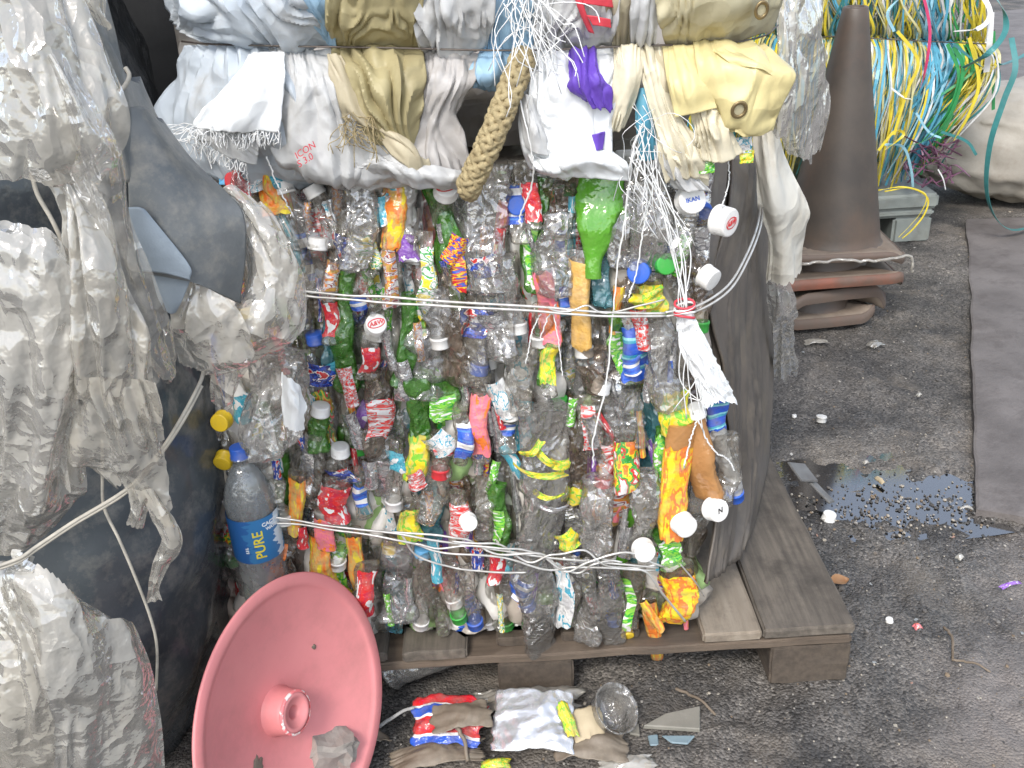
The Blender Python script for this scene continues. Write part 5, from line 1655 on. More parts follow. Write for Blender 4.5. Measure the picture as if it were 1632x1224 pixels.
# ================================================================== PALE FILM AND CLOTH HANGING AT THE BALES' RIGHT REAR EDGE
rag = empty('hanging_film', P(1250, 600, 2.0), 'dirty white plastic film and cloth hanging between the bales and the traffic cones', 'plastic film')
sheet('film', [[(1225, -60, 1.6), (1260, -60, 1.65), (1300, -60, 1.75)], [(1232, 40, 1.55), (1262, 40, 1.58), (1310, 30, 1.72)], [(1235, 120, 1.55), (1275, 110, 1.6), (1320, 100, 1.75)], [(1235, 200, 1.58), (1275, 200, 1.63), (1330, 165, 1.78)], [(1262, 265, 1.62), (1285, 265, 1.66), (1305, 250, 1.75)]], M['film_white'], rag, 50, 60, ((2, 0.02, 2.0),), ((8, 0.015), (26, 0.003)), 210, (0, 0.08, 0, 0.06))
sheet('film', [[(1236, 20, 1.5), (1245, 20, 1.5), (1258, 20, 1.52)], [(1238, 90, 1.48), (1252, 90, 1.48), (1268, 85, 1.52)], [(1236, 160, 1.48), (1250, 160, 1.48), (1262, 160, 1.52)], [(1230, 215, 1.5), (1240, 222, 1.5), (1250, 225, 1.53)]], M['film_white'], rag, 30, 50, ((2, 0.012, 2.0),), ((10, 0.01),), 211, (0, 0.06, 0.05, 0.05))
sheet('cloth', [[(1208, 212, 1.55), (1222, 206, 1.53), (1240, 210, 1.56)], [(1204, 260, 1.55), (1228, 255, 1.52), (1258, 260, 1.58)], [(1210, 330, 1.56), (1240, 330, 1.53), (1291, 335, 1.62)], [(1225, 390, 1.6), (1248, 390, 1.58), (1280, 380, 1.64)], [(1222, 455, 1.66), (1248, 460, 1.63), (1276, 440, 1.68)]], M['cloth_pale'], rag, 50, 60, ((3, 0.014, 2.0),), ((6, 0.008),), 212, (0, 0.06, 0.02, 0.03))
sheet('film', [[(1224, 440, 1.72), (1236, 438, 1.7), (1255, 445, 1.74)], [(1226, 490, 1.75), (1245, 490, 1.72), (1275, 495, 1.78)], [(1230, 540, 1.8), (1248, 540, 1.78), (1265, 535, 1.82)], [(1232, 600, 1.92), (1250, 605, 1.9), (1275, 600, 1.95)]], M['film_white'], rag, 40, 50, ((2, 0.014, 2.0),), ((10, 0.012),), 213, (0, 0.15, 0.08, 0.12))

# ================================================================== LEFT BALE: FILM AND BLACK SHEETING
fb = empty('film_bale', (-0.98, 1.4, 0), 'tall bale of dirty translucent film and black sheeting at the left edge', 'bale')
nz, na = 90, 120
zz_ = np.linspace(0.0, 1.85, nz)
aa = np.linspace(0, 2 * np.pi, na, endpoint=False)
ZQ, AQ = np.meshgrid(zz_, aa, indexing='ij')
prof = np.interp(zz_, [0, 0.1, 0.25, 0.5, 0.75, 0.95, 1.1, 1.3, 1.6, 1.8, 1.85], [0.80, 0.88, 0.95, 1.0, 0.985, 0.93, 0.88, 0.83, 0.8, 0.7, 0.3])[:, None]
ex = 0.62
cxs, sys_ = np.sign(np.cos(AQ)) * np.abs(np.cos(AQ)) ** ex, np.sign(np.sin(AQ)) * np.abs(np.sin(AQ)) ** ex
BXc, BYc = -0.965, 1.47
bod = np.stack([BXc + 0.49 * prof * cxs, BYc + 0.47 * prof * sys_, ZQ], -1)
d = 0.03 * fbm(bod * 3.0, 301, 3) + 0.022 * crumple(bod * 5, 302) + 0.008 * crumple(bod * 14, 303)
bod[..., 0] += d * np.cos(AQ)
bod[..., 1] += d * np.sin(AQ)
F = grid_faces(nz, na, True).tolist() + [list(range(na))[::-1], [(nz - 1) * na + i for i in range(na)]]
mk('black_sheeting', bod.reshape(-1, 3), F, M['dark_film'], fb)


def fs(rows, m, seed, folds=((4, 0.012, 0.7),), crum=((14, 0.012),), nu=60, nv=60, ragged=(0, 0, 0, 0), name='film', noise=(), thick=0.0):
    folds = [(max(1.2, c * 0.45), d * 1.0, 2.0) for c, d, _ in folds]
    crum = [q for f, d in crum[:1] for q in ((f * 0.4, d * 0.9), (f * 1.0, d * 0.25), (f * 2.2, d * 0.10))]
    return sheet(name, rows, M[m], fb, nu, nv, folds, crum, seed, ragged, noise, thick, aniso=0.8)


# dark sheets at the top and the stiff grey flap standing out to the right
fs([[(60, -60, 1.0), (110, -60, 1.02), (150, -50, 1.12)], [(85, 40, 0.99), (140, 30, 1.0), (185, 40, 1.1)], [(120, 120, 0.98), (165, 115, 1.0), (215, 130, 1.08)], [(150, 200, 0.97), (190, 190, 0.99), (250, 185, 1.07)], [(170, 290, 0.97), (220, 285, 0.99), (285, 270, 1.06)]], 'flap', 310, ((2, 0.012, 0.7),), ((5, 0.012),), name='grey_sheet', thick=0.002)
fs([[(120, -40, 0.955), (140, -50, 0.95), (165, -40, 0.97)], [(135, 10, 0.95), (150, 8, 0.945), (168, 20, 0.96)], [(160, 38, 0.955), (165, 42, 0.953), (172, 50, 0.96)]], 'film', 311, ((2, 0.006, 0.7),), ((16, 0.008),), 24, 30)
fs([[(195, 175, 1.0), (222, 172, 1.02), (252, 188, 1.06)], [(200, 240, 0.985), (255, 240, 1.0), (305, 255, 1.05)], [(205, 310, 0.97), (280, 300, 0.985), (362, 308, 1.04)], [(205, 390, 0.965), (290, 375, 0.97), (392, 345, 1.03)], [(205, 425, 0.965), (300, 435, 0.965), (392, 430, 1.02)], [(225, 432, 0.967), (310, 452, 0.966), (382, 487, 1.015)]],
   'flap', 312, (), ((4, 0.012), (18, 0.0015)), 70, 70, (0, 0.02, 0, 0.02), 'grey_flap', thick=0.003)
fs([[(205, 330, 0.958), (222, 330, 0.955), (232, 335, 0.957)], [(215, 390, 0.955), (245, 392, 0.952), (300, 420, 0.957)], [(225, 432, 0.957), (262, 436, 0.954), (303, 446, 0.958)]], 'flap_blue', 313, (), ((10, 0.003),), 30, 30, name='blue_grey_sheet', thick=0.001)
fs([[(240, 432, 0.972), (272, 437, 0.97), (304, 446, 0.972)], [(250, 470, 0.972), (272, 480, 0.97), (290, 480, 0.972)], [(262, 495, 0.975), (272, 500, 0.972), (280, 498, 0.975)]], 'flap_blue', 314, (), ((10, 0.003),), 24, 24, name='blue_grey_sheet', thick=0.001)
# pale torn film sticking out at the right
fs([[(352, 300, 1.08), (362, 303, 1.07), (372, 310, 1.07)], [(375, 335, 1.06), (402, 338, 1.045), (432, 352, 1.06)], [(390, 390, 1.05), (430, 392, 1.03), (462, 402, 1.05)], [(392, 440, 1.045), (440, 445, 1.02), (487, 450, 1.05)], [(370, 490, 1.03), (430, 495, 1.005), (490, 525, 1.045)], [(345, 520, 1.02), (400, 535, 0.995), (470, 550, 1.03)]], 'film_white', 320, ((3, 0.010, 0.7),), ((15, 0.012),), 60, 60, (0.03, 0.04, 0.03, 0.05))
fs([[(295, 448, 1.0), (335, 460, 0.985), (375, 490, 0.99)], [(285, 500, 1.0), (335, 505, 0.978), (400, 530, 0.99)], [(282, 545, 1.01), (330, 555, 0.985), (410, 575, 1.0)], [(285, 585, 1.02), (320, 592, 1.0), (345, 588, 1.01)]], 'film_white', 321, ((4, 0.014, 0.7),), ((14, 0.012),), 56, 50, (0, 0.08, 0.02, 0.05))
fs([[(345, 510, 1.035), (385, 520, 1.02), (470, 545, 1.04)], [(342, 570, 1.04), (375, 565, 1.025), (412, 575, 1.045)], [(338, 610, 1.05), (365, 612, 1.035), (388, 600, 1.05)], [(345, 645, 1.06), (358, 655, 1.05), (368, 640, 1.06)]], 'film_grey', 322, ((2, 0.008, 0.7),), ((12, 0.01),), 44, 44, (0, 0.1, 0.02, 0.05))
# big translucent film sweeping down from the upper left
fs([[(-60, -80, 0.93), (0, -80, 0.915), (50, -80, 0.92), (95, -80, 0.95)], [(-60, 20, 0.92), (10, 20, 0.90), (70, 10, 0.905), (118, 25, 0.94)], [(-60, 120, 0.91), (20, 120, 0.885), (90, 110, 0.89), (165, 125, 0.93)], [(-60, 210, 0.905), (25, 215, 0.88), (100, 215, 0.885), (198, 215, 0.925)], [(-60, 280, 0.91), (20, 288, 0.89), (80, 285, 0.895), (150, 300, 0.925)]], 'film', 330, ((5, 0.018, 0.7),), ((8, 0.014), (24, 0.005)), 84, 84, (0, 0.05, 0, 0.01))
fs([[(50, 120, 0.895), (75, 90, 0.885), (110, 95, 0.9)], [(90, 200, 0.885), (130, 190, 0.872), (180, 205, 0.895)], [(120, 290, 0.89), (160, 270, 0.872), (202, 262, 0.9)], [(150, 380, 0.9), (180, 370, 0.885), (205, 340, 0.9)], [(190, 480, 0.915), (212, 470, 0.9), (240, 425, 0.91)], [(225, 560, 0.93), (245, 555, 0.92), (272, 520, 0.93)], [(262, 600, 0.95), (272, 595, 0.945), (282, 575, 0.95)]], 'film_clear', 331, ((3, 0.012, 0.7),), ((12, 0.012), (30, 0.004)), 50, 96, (0, 0.04, 0.02, 0.03))
fs([[(75, 275, 0.905), (95, 270, 0.895), (140, 300, 0.915)], [(95, 320, 0.905), (120, 320, 0.89), (175, 370, 0.91)], [(100, 390, 0.9), (140, 400, 0.882), (200, 450, 0.905)], [(85, 470, 0.895), (150, 480, 0.875), (222, 530, 0.9)], [(60, 560, 0.895), (150, 560, 0.87), (250, 620, 0.9)], [(80, 640, 0.905), (160, 640, 0.88), (258, 690, 0.905)]], 'film', 332, ((6, 0.012, 0.7),), ((13, 0.016), (36, 0.005)), 84, 96, (0.03, 0.05, 0.02, 0.03))
fs([[(-60, 350, 0.91), (0, 352, 0.895), (60, 355, 0.885), (118, 400, 0.89)], [(-60, 430, 0.895), (10, 430, 0.87), (70, 440, 0.865), (130, 470, 0.88)], [(-60, 540, 0.89), (10, 540, 0.865), (80, 550, 0.862), (140, 560, 0.88)], [(-60, 650, 0.9), (5, 650, 0.875), (70, 655, 0.872), (120, 660, 0.89)], [(-60, 760, 0.91), (0, 770, 0.895), (45, 780, 0.89), (100, 760, 0.905)]], 'film_white', 333, ((6, 0.018, 0.7),), ((13, 0.018), (34, 0.006)), 84, 90, (0.04, 0.06, 0, 0.06))
fs([[(95, 600, 0.895), (150, 600, 0.87), (235, 600, 0.9)], [(110, 660, 0.895), (165, 660, 0.868), (262, 680, 0.9)], [(125, 720, 0.9), (180, 720, 0.872), (270, 735, 0.905)], [(140, 735, 0.905), (195, 765, 0.88), (275, 795, 0.905)], [(195, 785, 0.9), (215, 800, 0.89), (268, 820, 0.905)]], 'film', 334, ((5, 0.014, 0.7),), ((14, 0.016), (36, 0.005)), 70, 70, (0, 0.14, 0.05, 0.05))
fs([[(205, 775, 0.9), (225, 780, 0.89), (245, 790, 0.9)], [(210, 810, 0.9), (222, 812, 0.892), (235, 812, 0.9)], [(205, 838, 0.905), (216, 842, 0.9), (228, 836, 0.905)]], 'film', 335, ((2, 0.006, 0.7),), ((24, 0.007),), 24, 34, (0, 0.1, 0.05, 0.05))
fs([[(228, 780, 0.897), (236, 778, 0.89), (246, 782, 0.897)], [(246, 820, 0.895), (256, 818, 0.888), (264, 820, 0.895)], [(262, 858, 0.895), (272, 860, 0.888), (281, 862, 0.895)], [(245, 895, 0.9), (254, 898, 0.894), (262, 892, 0.9)], [(238, 935, 0.905), (243, 940, 0.9), (250, 935, 0.905)], [(240, 955, 0.91), (246, 957, 0.906), (254, 952, 0.91)]], 'film', 336, ((2, 0.008, 0.7),), ((26, 0.008),), 20, 70)
fs([[(-60, 690, 0.93), (0, 695, 0.915), (60, 690, 0.91), (125, 690, 0.93)], [(-60, 800, 0.92), (0, 800, 0.905), (60, 790, 0.9), (135, 770, 0.925)], [(-60, 880, 0.93), (0, 885, 0.92), (40, 875, 0.918), (95, 830, 0.935)]], 'film_grey', 337, ((5, 0.016, 0.7),), ((12, 0.012),), 64, 50, (0, 0.02, 0, 0.02))
# lower left bundle of whitish film
fs([[(-60, 925, 0.92), (0, 905, 0.9), (25, 892, 0.9), (45, 888, 0.915)], [(-60, 960, 0.89), (20, 945, 0.865), (75, 920, 0.87), (128, 946, 0.92)], [(-60, 1020, 0.875), (40, 1010, 0.84), (120, 990, 0.855), (205, 997, 0.92)], [(-60, 1090, 0.87), (40, 1085, 0.83), (140, 1080, 0.845), (244, 1090, 0.92)], [(-60, 1170, 0.87), (40, 1170, 0.83), (140, 1170, 0.845), (256, 1175, 0.92)], [(-60, 1290, 0.87), (40, 1290, 0.835), (140, 1290, 0.85), (260, 1290, 0.925)]], 'film_white', 340, ((5, 0.016, 0.7),), ((9, 0.012), (30, 0.004)), 90, 80)
fs([[(-60, 950, 0.87), (-10, 940, 0.86), (25, 925, 0.865)], [(-60, 1010, 0.85), (10, 1010, 0.835), (60, 1000, 0.84)], [(-60, 1090, 0.84), (20, 1090, 0.822), (80, 1095, 0.832)], [(-60, 1180, 0.84), (20, 1180, 0.82), (90, 1180, 0.832)], [(-60, 1290, 0.84), (20, 1290, 0.825), (95, 1290, 0.835)]], 'film', 341, ((5, 0.014, 0.7),), ((13, 0.014),), 60, 70, (0, 0, 0, 0.08))
# the same film goes on round the bale's front to the left
fs([[(-620, -90, 1.0), (-420, -90, 0.965), (-200, -90, 0.94), (-30, -90, 0.93)], [(-620, 60, 0.985), (-420, 70, 0.945), (-200, 60, 0.92), (-30, 50, 0.915)], [(-620, 180, 0.98), (-420, 200, 0.94), (-200, 190, 0.91), (-30, 190, 0.905)], [(-620, 300, 0.985), (-420, 310, 0.95), (-200, 300, 0.92), (-30, 290, 0.915)]], 'film', 345, ((6, 0.02, 0.7),), ((9, 0.016),), 90, 60, (0, 0.08, 0.03, 0))
fs([[(-620, 340, 0.98), (-420, 360, 0.95), (-200, 350, 0.925), (-30, 352, 0.905)], [(-620, 480, 0.96), (-420, 480, 0.93), (-200, 480, 0.9), (-30, 500, 0.89)], [(-620, 620, 0.955), (-420, 640, 0.925), (-200, 630, 0.9), (-30, 640, 0.89)], [(-620, 800, 0.96), (-420, 820, 0.94), (-200, 800, 0.92), (-30, 790, 0.91)]], 'film_white', 346, ((8, 0.02, 0.7),), ((11, 0.018),), 90, 70, (0.03, 0.08, 0.03, 0))
fs([[(-620, 930, 0.95), (-420, 940, 0.92), (-200, 930, 0.9), (-30, 935, 0.885)], [(-620, 1080, 0.92), (-420, 1080, 0.88), (-200, 1080, 0.86), (-30, 1080, 0.855)], [(-620, 1300, 0.92), (-420, 1300, 0.89), (-200, 1300, 0.87), (-30, 1300, 0.86)]], 'film_white', 347, ((8, 0.018, 0.7),), ((10, 0.016),), 90, 60, (0.02, 0, 0.03, 0))
# wires and twine of the left bale
tw = lambda pts, r, m, nm='wire': tube(nm, spline([P(*p) for p in pts], 50), r, M[m], fb)
M['twine'] = mat('grey_twine', (0.42, 0.39, 0.33), (0.3, 0.28, 0.24), 50, 0.7)
tw([(-20, 908, 0.865), (30, 890, 0.875), (60, 870, 0.885), (120, 830, 0.895), (204, 778, 0.905), (255, 720, 0.92), (290, 665, 0.94), (318, 612, 0.97), (325, 590, 1.0)], 0.0022, 'twine', 'twine')
tw([(-20, 913, 0.865), (30, 895, 0.875), (60, 875, 0.885), (120, 835, 0.895), (204, 783, 0.905), (258, 722, 0.92), (294, 668, 0.94), (322, 615, 0.97)], 0.0018, 'twine', 'twine')
tw([(163, 700, 0.93), (163, 760, 0.925), (166, 809, 0.92), (190, 860, 0.915), (214, 916, 0.915), (240, 985, 0.92), (250, 1033, 0.925), (249, 1100, 0.94)], 0.0018, 'twine')
tw([(50, 275, 0.93), (60, 310, 0.92), (80, 345, 0.915), (95, 375, 0.915), (106, 398, 0.92)], 0.0022, 'twine')
tw([(168, 172, 0.93), (182, 162, 0.94), (188, 150, 0.95), (200, 135, 0.965), (206, 120, 0.98), (200, 108, 0.985)], 0.0022, 'twine', 'twine')
tw([(180, 142, 0.945), (186, 152, 0.943), (190, 162, 0.945), (196, 168, 0.95)], 0.002, 'twine', 'twine')

# added black block behind, standing in for the shade in the gap
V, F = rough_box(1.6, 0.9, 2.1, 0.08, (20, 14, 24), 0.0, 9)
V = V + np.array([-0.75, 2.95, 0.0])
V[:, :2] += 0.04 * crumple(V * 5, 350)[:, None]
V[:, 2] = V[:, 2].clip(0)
tag(mk('gap_backing', V, F, M['black']), 'added black backing block that darkens the gap between the film bale and the sack bale', 'bale')

# ================================================================== THINGS IN FRONT OF THE BALE
# ---- standing water bottle with a blue label
wb_base = np.array([-0.421, 1.285, 0.131])
wtop = P(390, 716, 1.29)
HB = wtop[2] - wb_base[2] + 0.004
wbt = empty('water_bottle', wb_base, 'upright clear water bottle with a blue label and blue cap behind the pink dish', 'bottle')
R0 = 0.0385


def lathe(prof, n=40, center=(0, 0, 0), axis=None):
    V = []
    for (r, z) in prof:
        for j in range(n):
            a = 2 * math.pi * j / n
            V.append((r * math.cos(a), r * math.sin(a), z))
    V = np.array(V)
    return V + np.array(center), grid_faces(len(prof), n, True)


pr = [(0.0, 0.004), (R0 * 0.7, 0.0), (R0 * 0.93, 0.004)]
for i in range(40):
    z = 0.012 + i * 0.0057
    pr.append((R0 * (1 - 0.055 * (0.5 + 0.5 * math.cos(2 * math.pi * i / 8))), z))
zl0 = 0.25
pr += [(R0, zl0), (R0, zl0 + 0.004), (R0 * 0.985, zl0 + 0.006), (R0 * 0.985, zl0 + 0.083), (R0, zl0 + 0.087)]
zs = zl0 + 0.09
zn = HB - 0.030
for i in range(14):
    t = i / 13
    pr.append((R0 * math.cos(t * 1.22) ** 0.75 if t < 1 else R0 * 0.45, zs + (zn - zs) * t))
pr += [(0.0135, zn + 0.004), (0.0135, HB - 0.016), (0.0155, HB - 0.015), (0.0155, HB - 0.013), (0.0125, HB - 0.012), (0.0125, HB - 0.002)]
V, F = lathe(pr, 44)
V[:, :2] *= 1 + 0.03 * fbm(V * 22, 8)[:, None]
wb = obj('body', new_mesh('body', V, F), pet_mat('pet_frosted', (0.6, 0.65, 0.67), (0.96, 0.98, 0.99), 0.3, dirt=(0.55, 0.56, 0.55), dirt_amt=0.5, haze=0.2, cst=0.15), wbt)
c_ = obj('cap', CAPME['blue'], None, wbt)
c_.matrix_basis = Matrix.Translation((0, 0, HB - 0.015)) @ Matrix.Diagonal((1.0, 1.0, 1.15, 1))


def water_label():
    m = bpy.data.materials.new('water_label')
    nt, bs, out = nodes_of(m)
    tc = N(nt, 'ShaderNodeTexCoord')
    sx = N(nt, 'ShaderNodeSeparateXYZ')
    nt.links.new(tc.outputs['UV'], sx.inputs[0])
    n1 = N(nt, 'ShaderNodeTexNoise', Scale=7, Detail=3)
    nt.links.new(tc.outputs['UV'], n1.inputs['Vector'])
    a = N(nt, 'ShaderNodeMath', operation='MULTIPLY_ADD')
    a.inputs[1].default_value = 0.25
    nt.links.new(n1.outputs['Fac'], a.inputs[0])
    nt.links.new(sx.outputs[0], a.inputs[2])
    cr = N(nt, 'ShaderNodeValToRGB')
    cr.color_ramp.interpolation = 'CONSTANT'
    e = cr.color_ramp.elements
    e[0].color = rgba((0.02, 0.1, 0.3))
    e[1].position = 0.62
    e[1].color = rgba((0.035, 0.17, 0.38))
    e.new(0.80).color = rgba((0.55, 0.66, 0.74))
    e.new(0.88).color = rgba((0.06, 0.3, 0.55))
    nt.links.new(a.outputs[0], cr.inputs[0])
    nt.links.new(cr.outputs[0], bs.inputs['Base Color'])
    bs.inputs['Roughness'].default_value = 0.35
    return m


rl = R0 * 1.0 + 0.0014
tl = np.linspace(-math.pi, math.pi, 61)[:-1]
Vl = np.array([(rl * math.cos(a - math.pi / 2) * 1.0, rl * math.sin(a - math.pi / 2), z) for z in np.linspace(zl0 + 0.004, zl0 + 0.084, 8) for a in tl])
Vl[:, :2] *= 1 + 0.03 * fbm(Vl * 22, 8)[:, None]
uvl = np.array([((a + math.pi) / (2 * math.pi), k / 7) for k in range(8) for a in tl])
lb = obj('label', new_mesh('label', Vl, grid_faces(8, 60, True), uvl), water_label(), wbt)


def wrap_text(s, size, ang0, z0, rot, m, nm='lettering', bold=0.0003):
    V, F = text_geo(s, size, 0, 0.0003, bold)
    c, q = math.cos(rot), math.sin(rot)
    X, Z = V[:, 0] * c - V[:, 1] * q, V[:, 0] * q + V[:, 1] * c
    a = ang0 + X / rl - math.pi / 2
    rr = rl * 1.012 + V[:, 2] + 0.0006
    W = np.stack([rr * np.cos(a), rr * np.sin(a), z0 + Z], -1)
    obj(nm, new_mesh(nm, W, F, smooth=False), m, lb)


M['yellow_ink'] = mat('yellow_ink', (0.75, 0.62, 0.05), None, 10, 0.5, bstr=0)
M['white_ink'] = mat('white_ink', (0.75, 0.78, 0.8), None, 10, 0.5, bstr=0)
wrap_text('PURE', 0.022, 0.36, zl0 + 0.038, math.pi / 2, M['yellow_ink'])
wrap_text('CACTUS', 0.009, 1.0, zl0 + 0.072, 0.0, M['white_ink'])
wrap_text('WATER', 0.007, 1.0, zl0 + 0.063, 0.0, M['white_ink'])
wrap_text('1.5 L', 0.006, -0.15, zl0 + 0.03, math.pi / 2, M['white_ink'])

# ---- crushed clear bottle poking out beside the torn film
cb0, cb1 = P(432, 728, 1.225), P(445, 560, 1.235)
cbt = bottle(cb0, cb1, 0.07, 0.045, 'panel', None, None, yaw=0.1, parent=None, name='crushed_bottle', cr=1.2, seed=77, neck=False)
tag(cbt, 'crushed clear bottle with a bright torn label, poking out beside the pale torn film', 'bottle')
o = sheet('torn_label', [[(448, 590, 1.205), (462, 600, 1.195), (475, 618, 1.205)], [(450, 640, 1.2), (470, 645, 1.188), (490, 648, 1.2)], [(452, 680, 1.205), (468, 690, 1.195), (485, 685, 1.205)]], M['sack_bright'], None, 26, 30, ((1, 0.004, 0.7),), ((22, 0.004),), 352, (0.08, 0.08, 0.03, 0.14))
wm = o.matrix_world.copy()
bpy.context.view_layer.update()
o.parent = cbt
o.matrix_basis = cbt.matrix_basis.inverted() @ Matrix.Translation(o.location)

# ---- pink dish with a hub
M['pink'] = mat('pink_enamel', (0.70, 0.255, 0.255), (0.66, 0.225, 0.23), 6, 0.5, 60, 0.08, dirt=(0.42, 0.17, 0.16), dirt_scale=9, dirt_amt=0.5)
M['mud'] = mat('dried_mud', (0.2, 0.165, 0.125), (0.14, 0.115, 0.09), 40, 0.9, 200, 0.6)
pc = P(476, 1136, 1.085)
nrm = 0.875 * _R + 0.08 * _U - 0.475 * _F
nrm /= np.linalg.norm(nrm)
upv = np.array([0, 0, 1.0]) - nrm * nrm[2]
upv /= np.linalg.norm(upv)
rgt = np.cross(upv, nrm) * -1
rgt = np.cross(nrm, upv) * -1
RD_ = 0.208
A = Matrix(((rgt[0], upv[0], nrm[0], pc[0]), (rgt[1], upv[1], nrm[1], pc[1]), (rgt[2], upv[2], nrm[2], pc[2]), (0, 0, 0, 1)))
dish = empty('pink_dish', (pc[0], pc[1], 0.0), 'round pink dish with a hub in its middle, leaning in front of the pallet', 'dish')
DM = Matrix.Translation(-Vector(dish.location)) @ A
prd = []
for i in range(22):
    t = i / 21
    prd.append((0.03 + (RD_ * 0.9 - 0.03) * t, -0.04 + 0.04 * t ** 1.5))
prd += [(RD_ * 0.905, 0.0015), (RD_ * 0.93, 0.002), (RD_ * 0.985, 0.003), (RD_, 0.001), (RD_ * 0.995, -0.002), (RD_ * 0.93, -0.005)]
for i in range(12):
    t = 1 - i / 11
    prd.append((0.028 + (RD_ * 0.9 - 0.028) * t, -0.046 + 0.04 * t ** 1.5))
V, F = lathe(prd, 96)
obj('bowl', new_mesh('bowl', V, F), M['pink'], dish, DM)
hub = [(0.046, -0.042), (0.041, -0.036), (0.038, -0.015), (0.0365, -0.007), (0.0325, -0.004), (0.026, -0.0035), (0.0245, -0.007), (0.014, -0.0085), (0.0115, -0.011), (0.0115, -0.035), (0.0, -0.035)]
hub = [(r * 0.88, z) for r, z in hub]
V, F = lathe(hub, 48)
hb_ = obj('hub', new_mesh('hub', V, F), M['pink'], dish, DM)
V, F = lathe([(r * 0.88, z) for r, z in ((0.0372, -0.0082), (0.0382, -0.0075), (0.0382, -0.0050), (0.0352, -0.0032), (0.0340, -0.0034))], 48)
V = V + np.stack([0 * V[:, 0], 0 * V[:, 0], 0.0006 * vnoise(V * 300, 4)], -1)
obj('chipped_edge', new_mesh('chipped_edge', V, F), mat('chipped_enamel', (0.74, 0.19, 0.20), (0.8, 0.72, 0.68), 60, 0.6, lo=0.47, hi=0.53), dish, DM)


def dish_z(r):
    t = np.clip((r - 0.03) / (RD_ * 0.9 - 0.03), 0, 1)
    return -0.04 + 0.04 * t ** 1.5


for k, (cx_, cy_, sx_, sy_, ro) in enumerate([(-0.160, -0.04, 0.014, 0.03, 0.25), (-0.080, -0.030, 0.014, 0.012, 0.6), (0.10, 0.04, 0.004, 0.004, 0)]):
    n = 26
    a = np.linspace(0, 2 * np.pi, n, endpoint=False)
    rr = 1 + 0.35 * fbm(np.stack([np.cos(a) * 2, np.sin(a) * 2, 0 * a + k * 4], -1), 12)
    ring = [np.stack([cx_ + s * rr * (sx_ * np.cos(a) * math.cos(ro) - sy_ * np.sin(a) * math.sin(ro)), cy_ + s * rr * (sx_ * np.cos(a) * math.sin(ro) + sy_ * np.sin(a) * math.cos(ro))], -1) for s in (1, 0.8, 0.4)]
    V = np.concatenate([np.column_stack([q, dish_z(np.hypot(q[:, 0], q[:, 1])) + h]) for q, h in zip(ring, (0.0003, 0.0018, 0.0022))])
    F = grid_faces(3, n, True).tolist() + [list(range(2 * n, 3 * n))]
    obj('mud_flake', new_mesh('mud_flake', V, F), M['mud'], dish, DM)

# ---- traffic cones
M['cone_dark'] = mat('grimy_cone', (0.05, 0.042, 0.036), (0.085, 0.068, 0.054), 5, 0.5, 70, 0.25, dirt=(0.13, 0.075, 0.05), dirt_scale=3, dirt_amt=0.55)
M['cone_base'] = mat('grimy_base', (0.15, 0.12, 0.095), (0.24, 0.19, 0.145), 8, 0.7, 60, 0.3, dirt=(0.1, 0.07, 0.055), dirt_scale=9, dirt_amt=0.6)
M['cone_orange'] = mat('orange_edge', (0.22, 0.08, 0.05), (0.12, 0.07, 0.05), 12, 0.6, dirt=(0.13, 0.1, 0.08), dirt_scale=8, dirt_amt=0.9)
M['cone_rust'] = mat('grimy_edge', (0.12, 0.085, 0.065), (0.1, 0.082, 0.068), 12, 0.65, dirt=(0.2, 0.095, 0.06), dirt_scale=6, dirt_amt=0.6)
cb = G(1335, 528, 0.0)
CX, CY = cb[0] + 0.005, cb[1] + 0.16


def plate_geo(half, th_, lift, seed, rim=0.02):
    """square flange with rounded corners, upturned worn rim"""
    n = 64
    a = np.linspace(0, 2 * np.pi, n, endpoint=False)
    e = 0.16
    sq = np.stack([np.sign(np.cos(a)) * np.abs(np.cos(a)) ** e, np.sign(np.sin(a)) * np.abs(np.sin(a)) ** e], -1) * half
    w = lift * fbm(np.stack([np.cos(a) * 1.2, np.sin(a) * 1.2, 0 * a], -1), seed, 2)
    L = []
    for s, z, k in ((0.30, th_, 0), (0.85, th_ * 1.0, 0.6), (0.97, th_ * 0.95, 1), (1.0, th_ * 0.4, 1), (0.99, 0, 1), (0.85, 0, 0.6), (0.3, 0, 0)):
        L.append(np.column_stack([sq * s, z + w * k]))
    return np.concatenate(L), grid_faces(len(L), n, True)


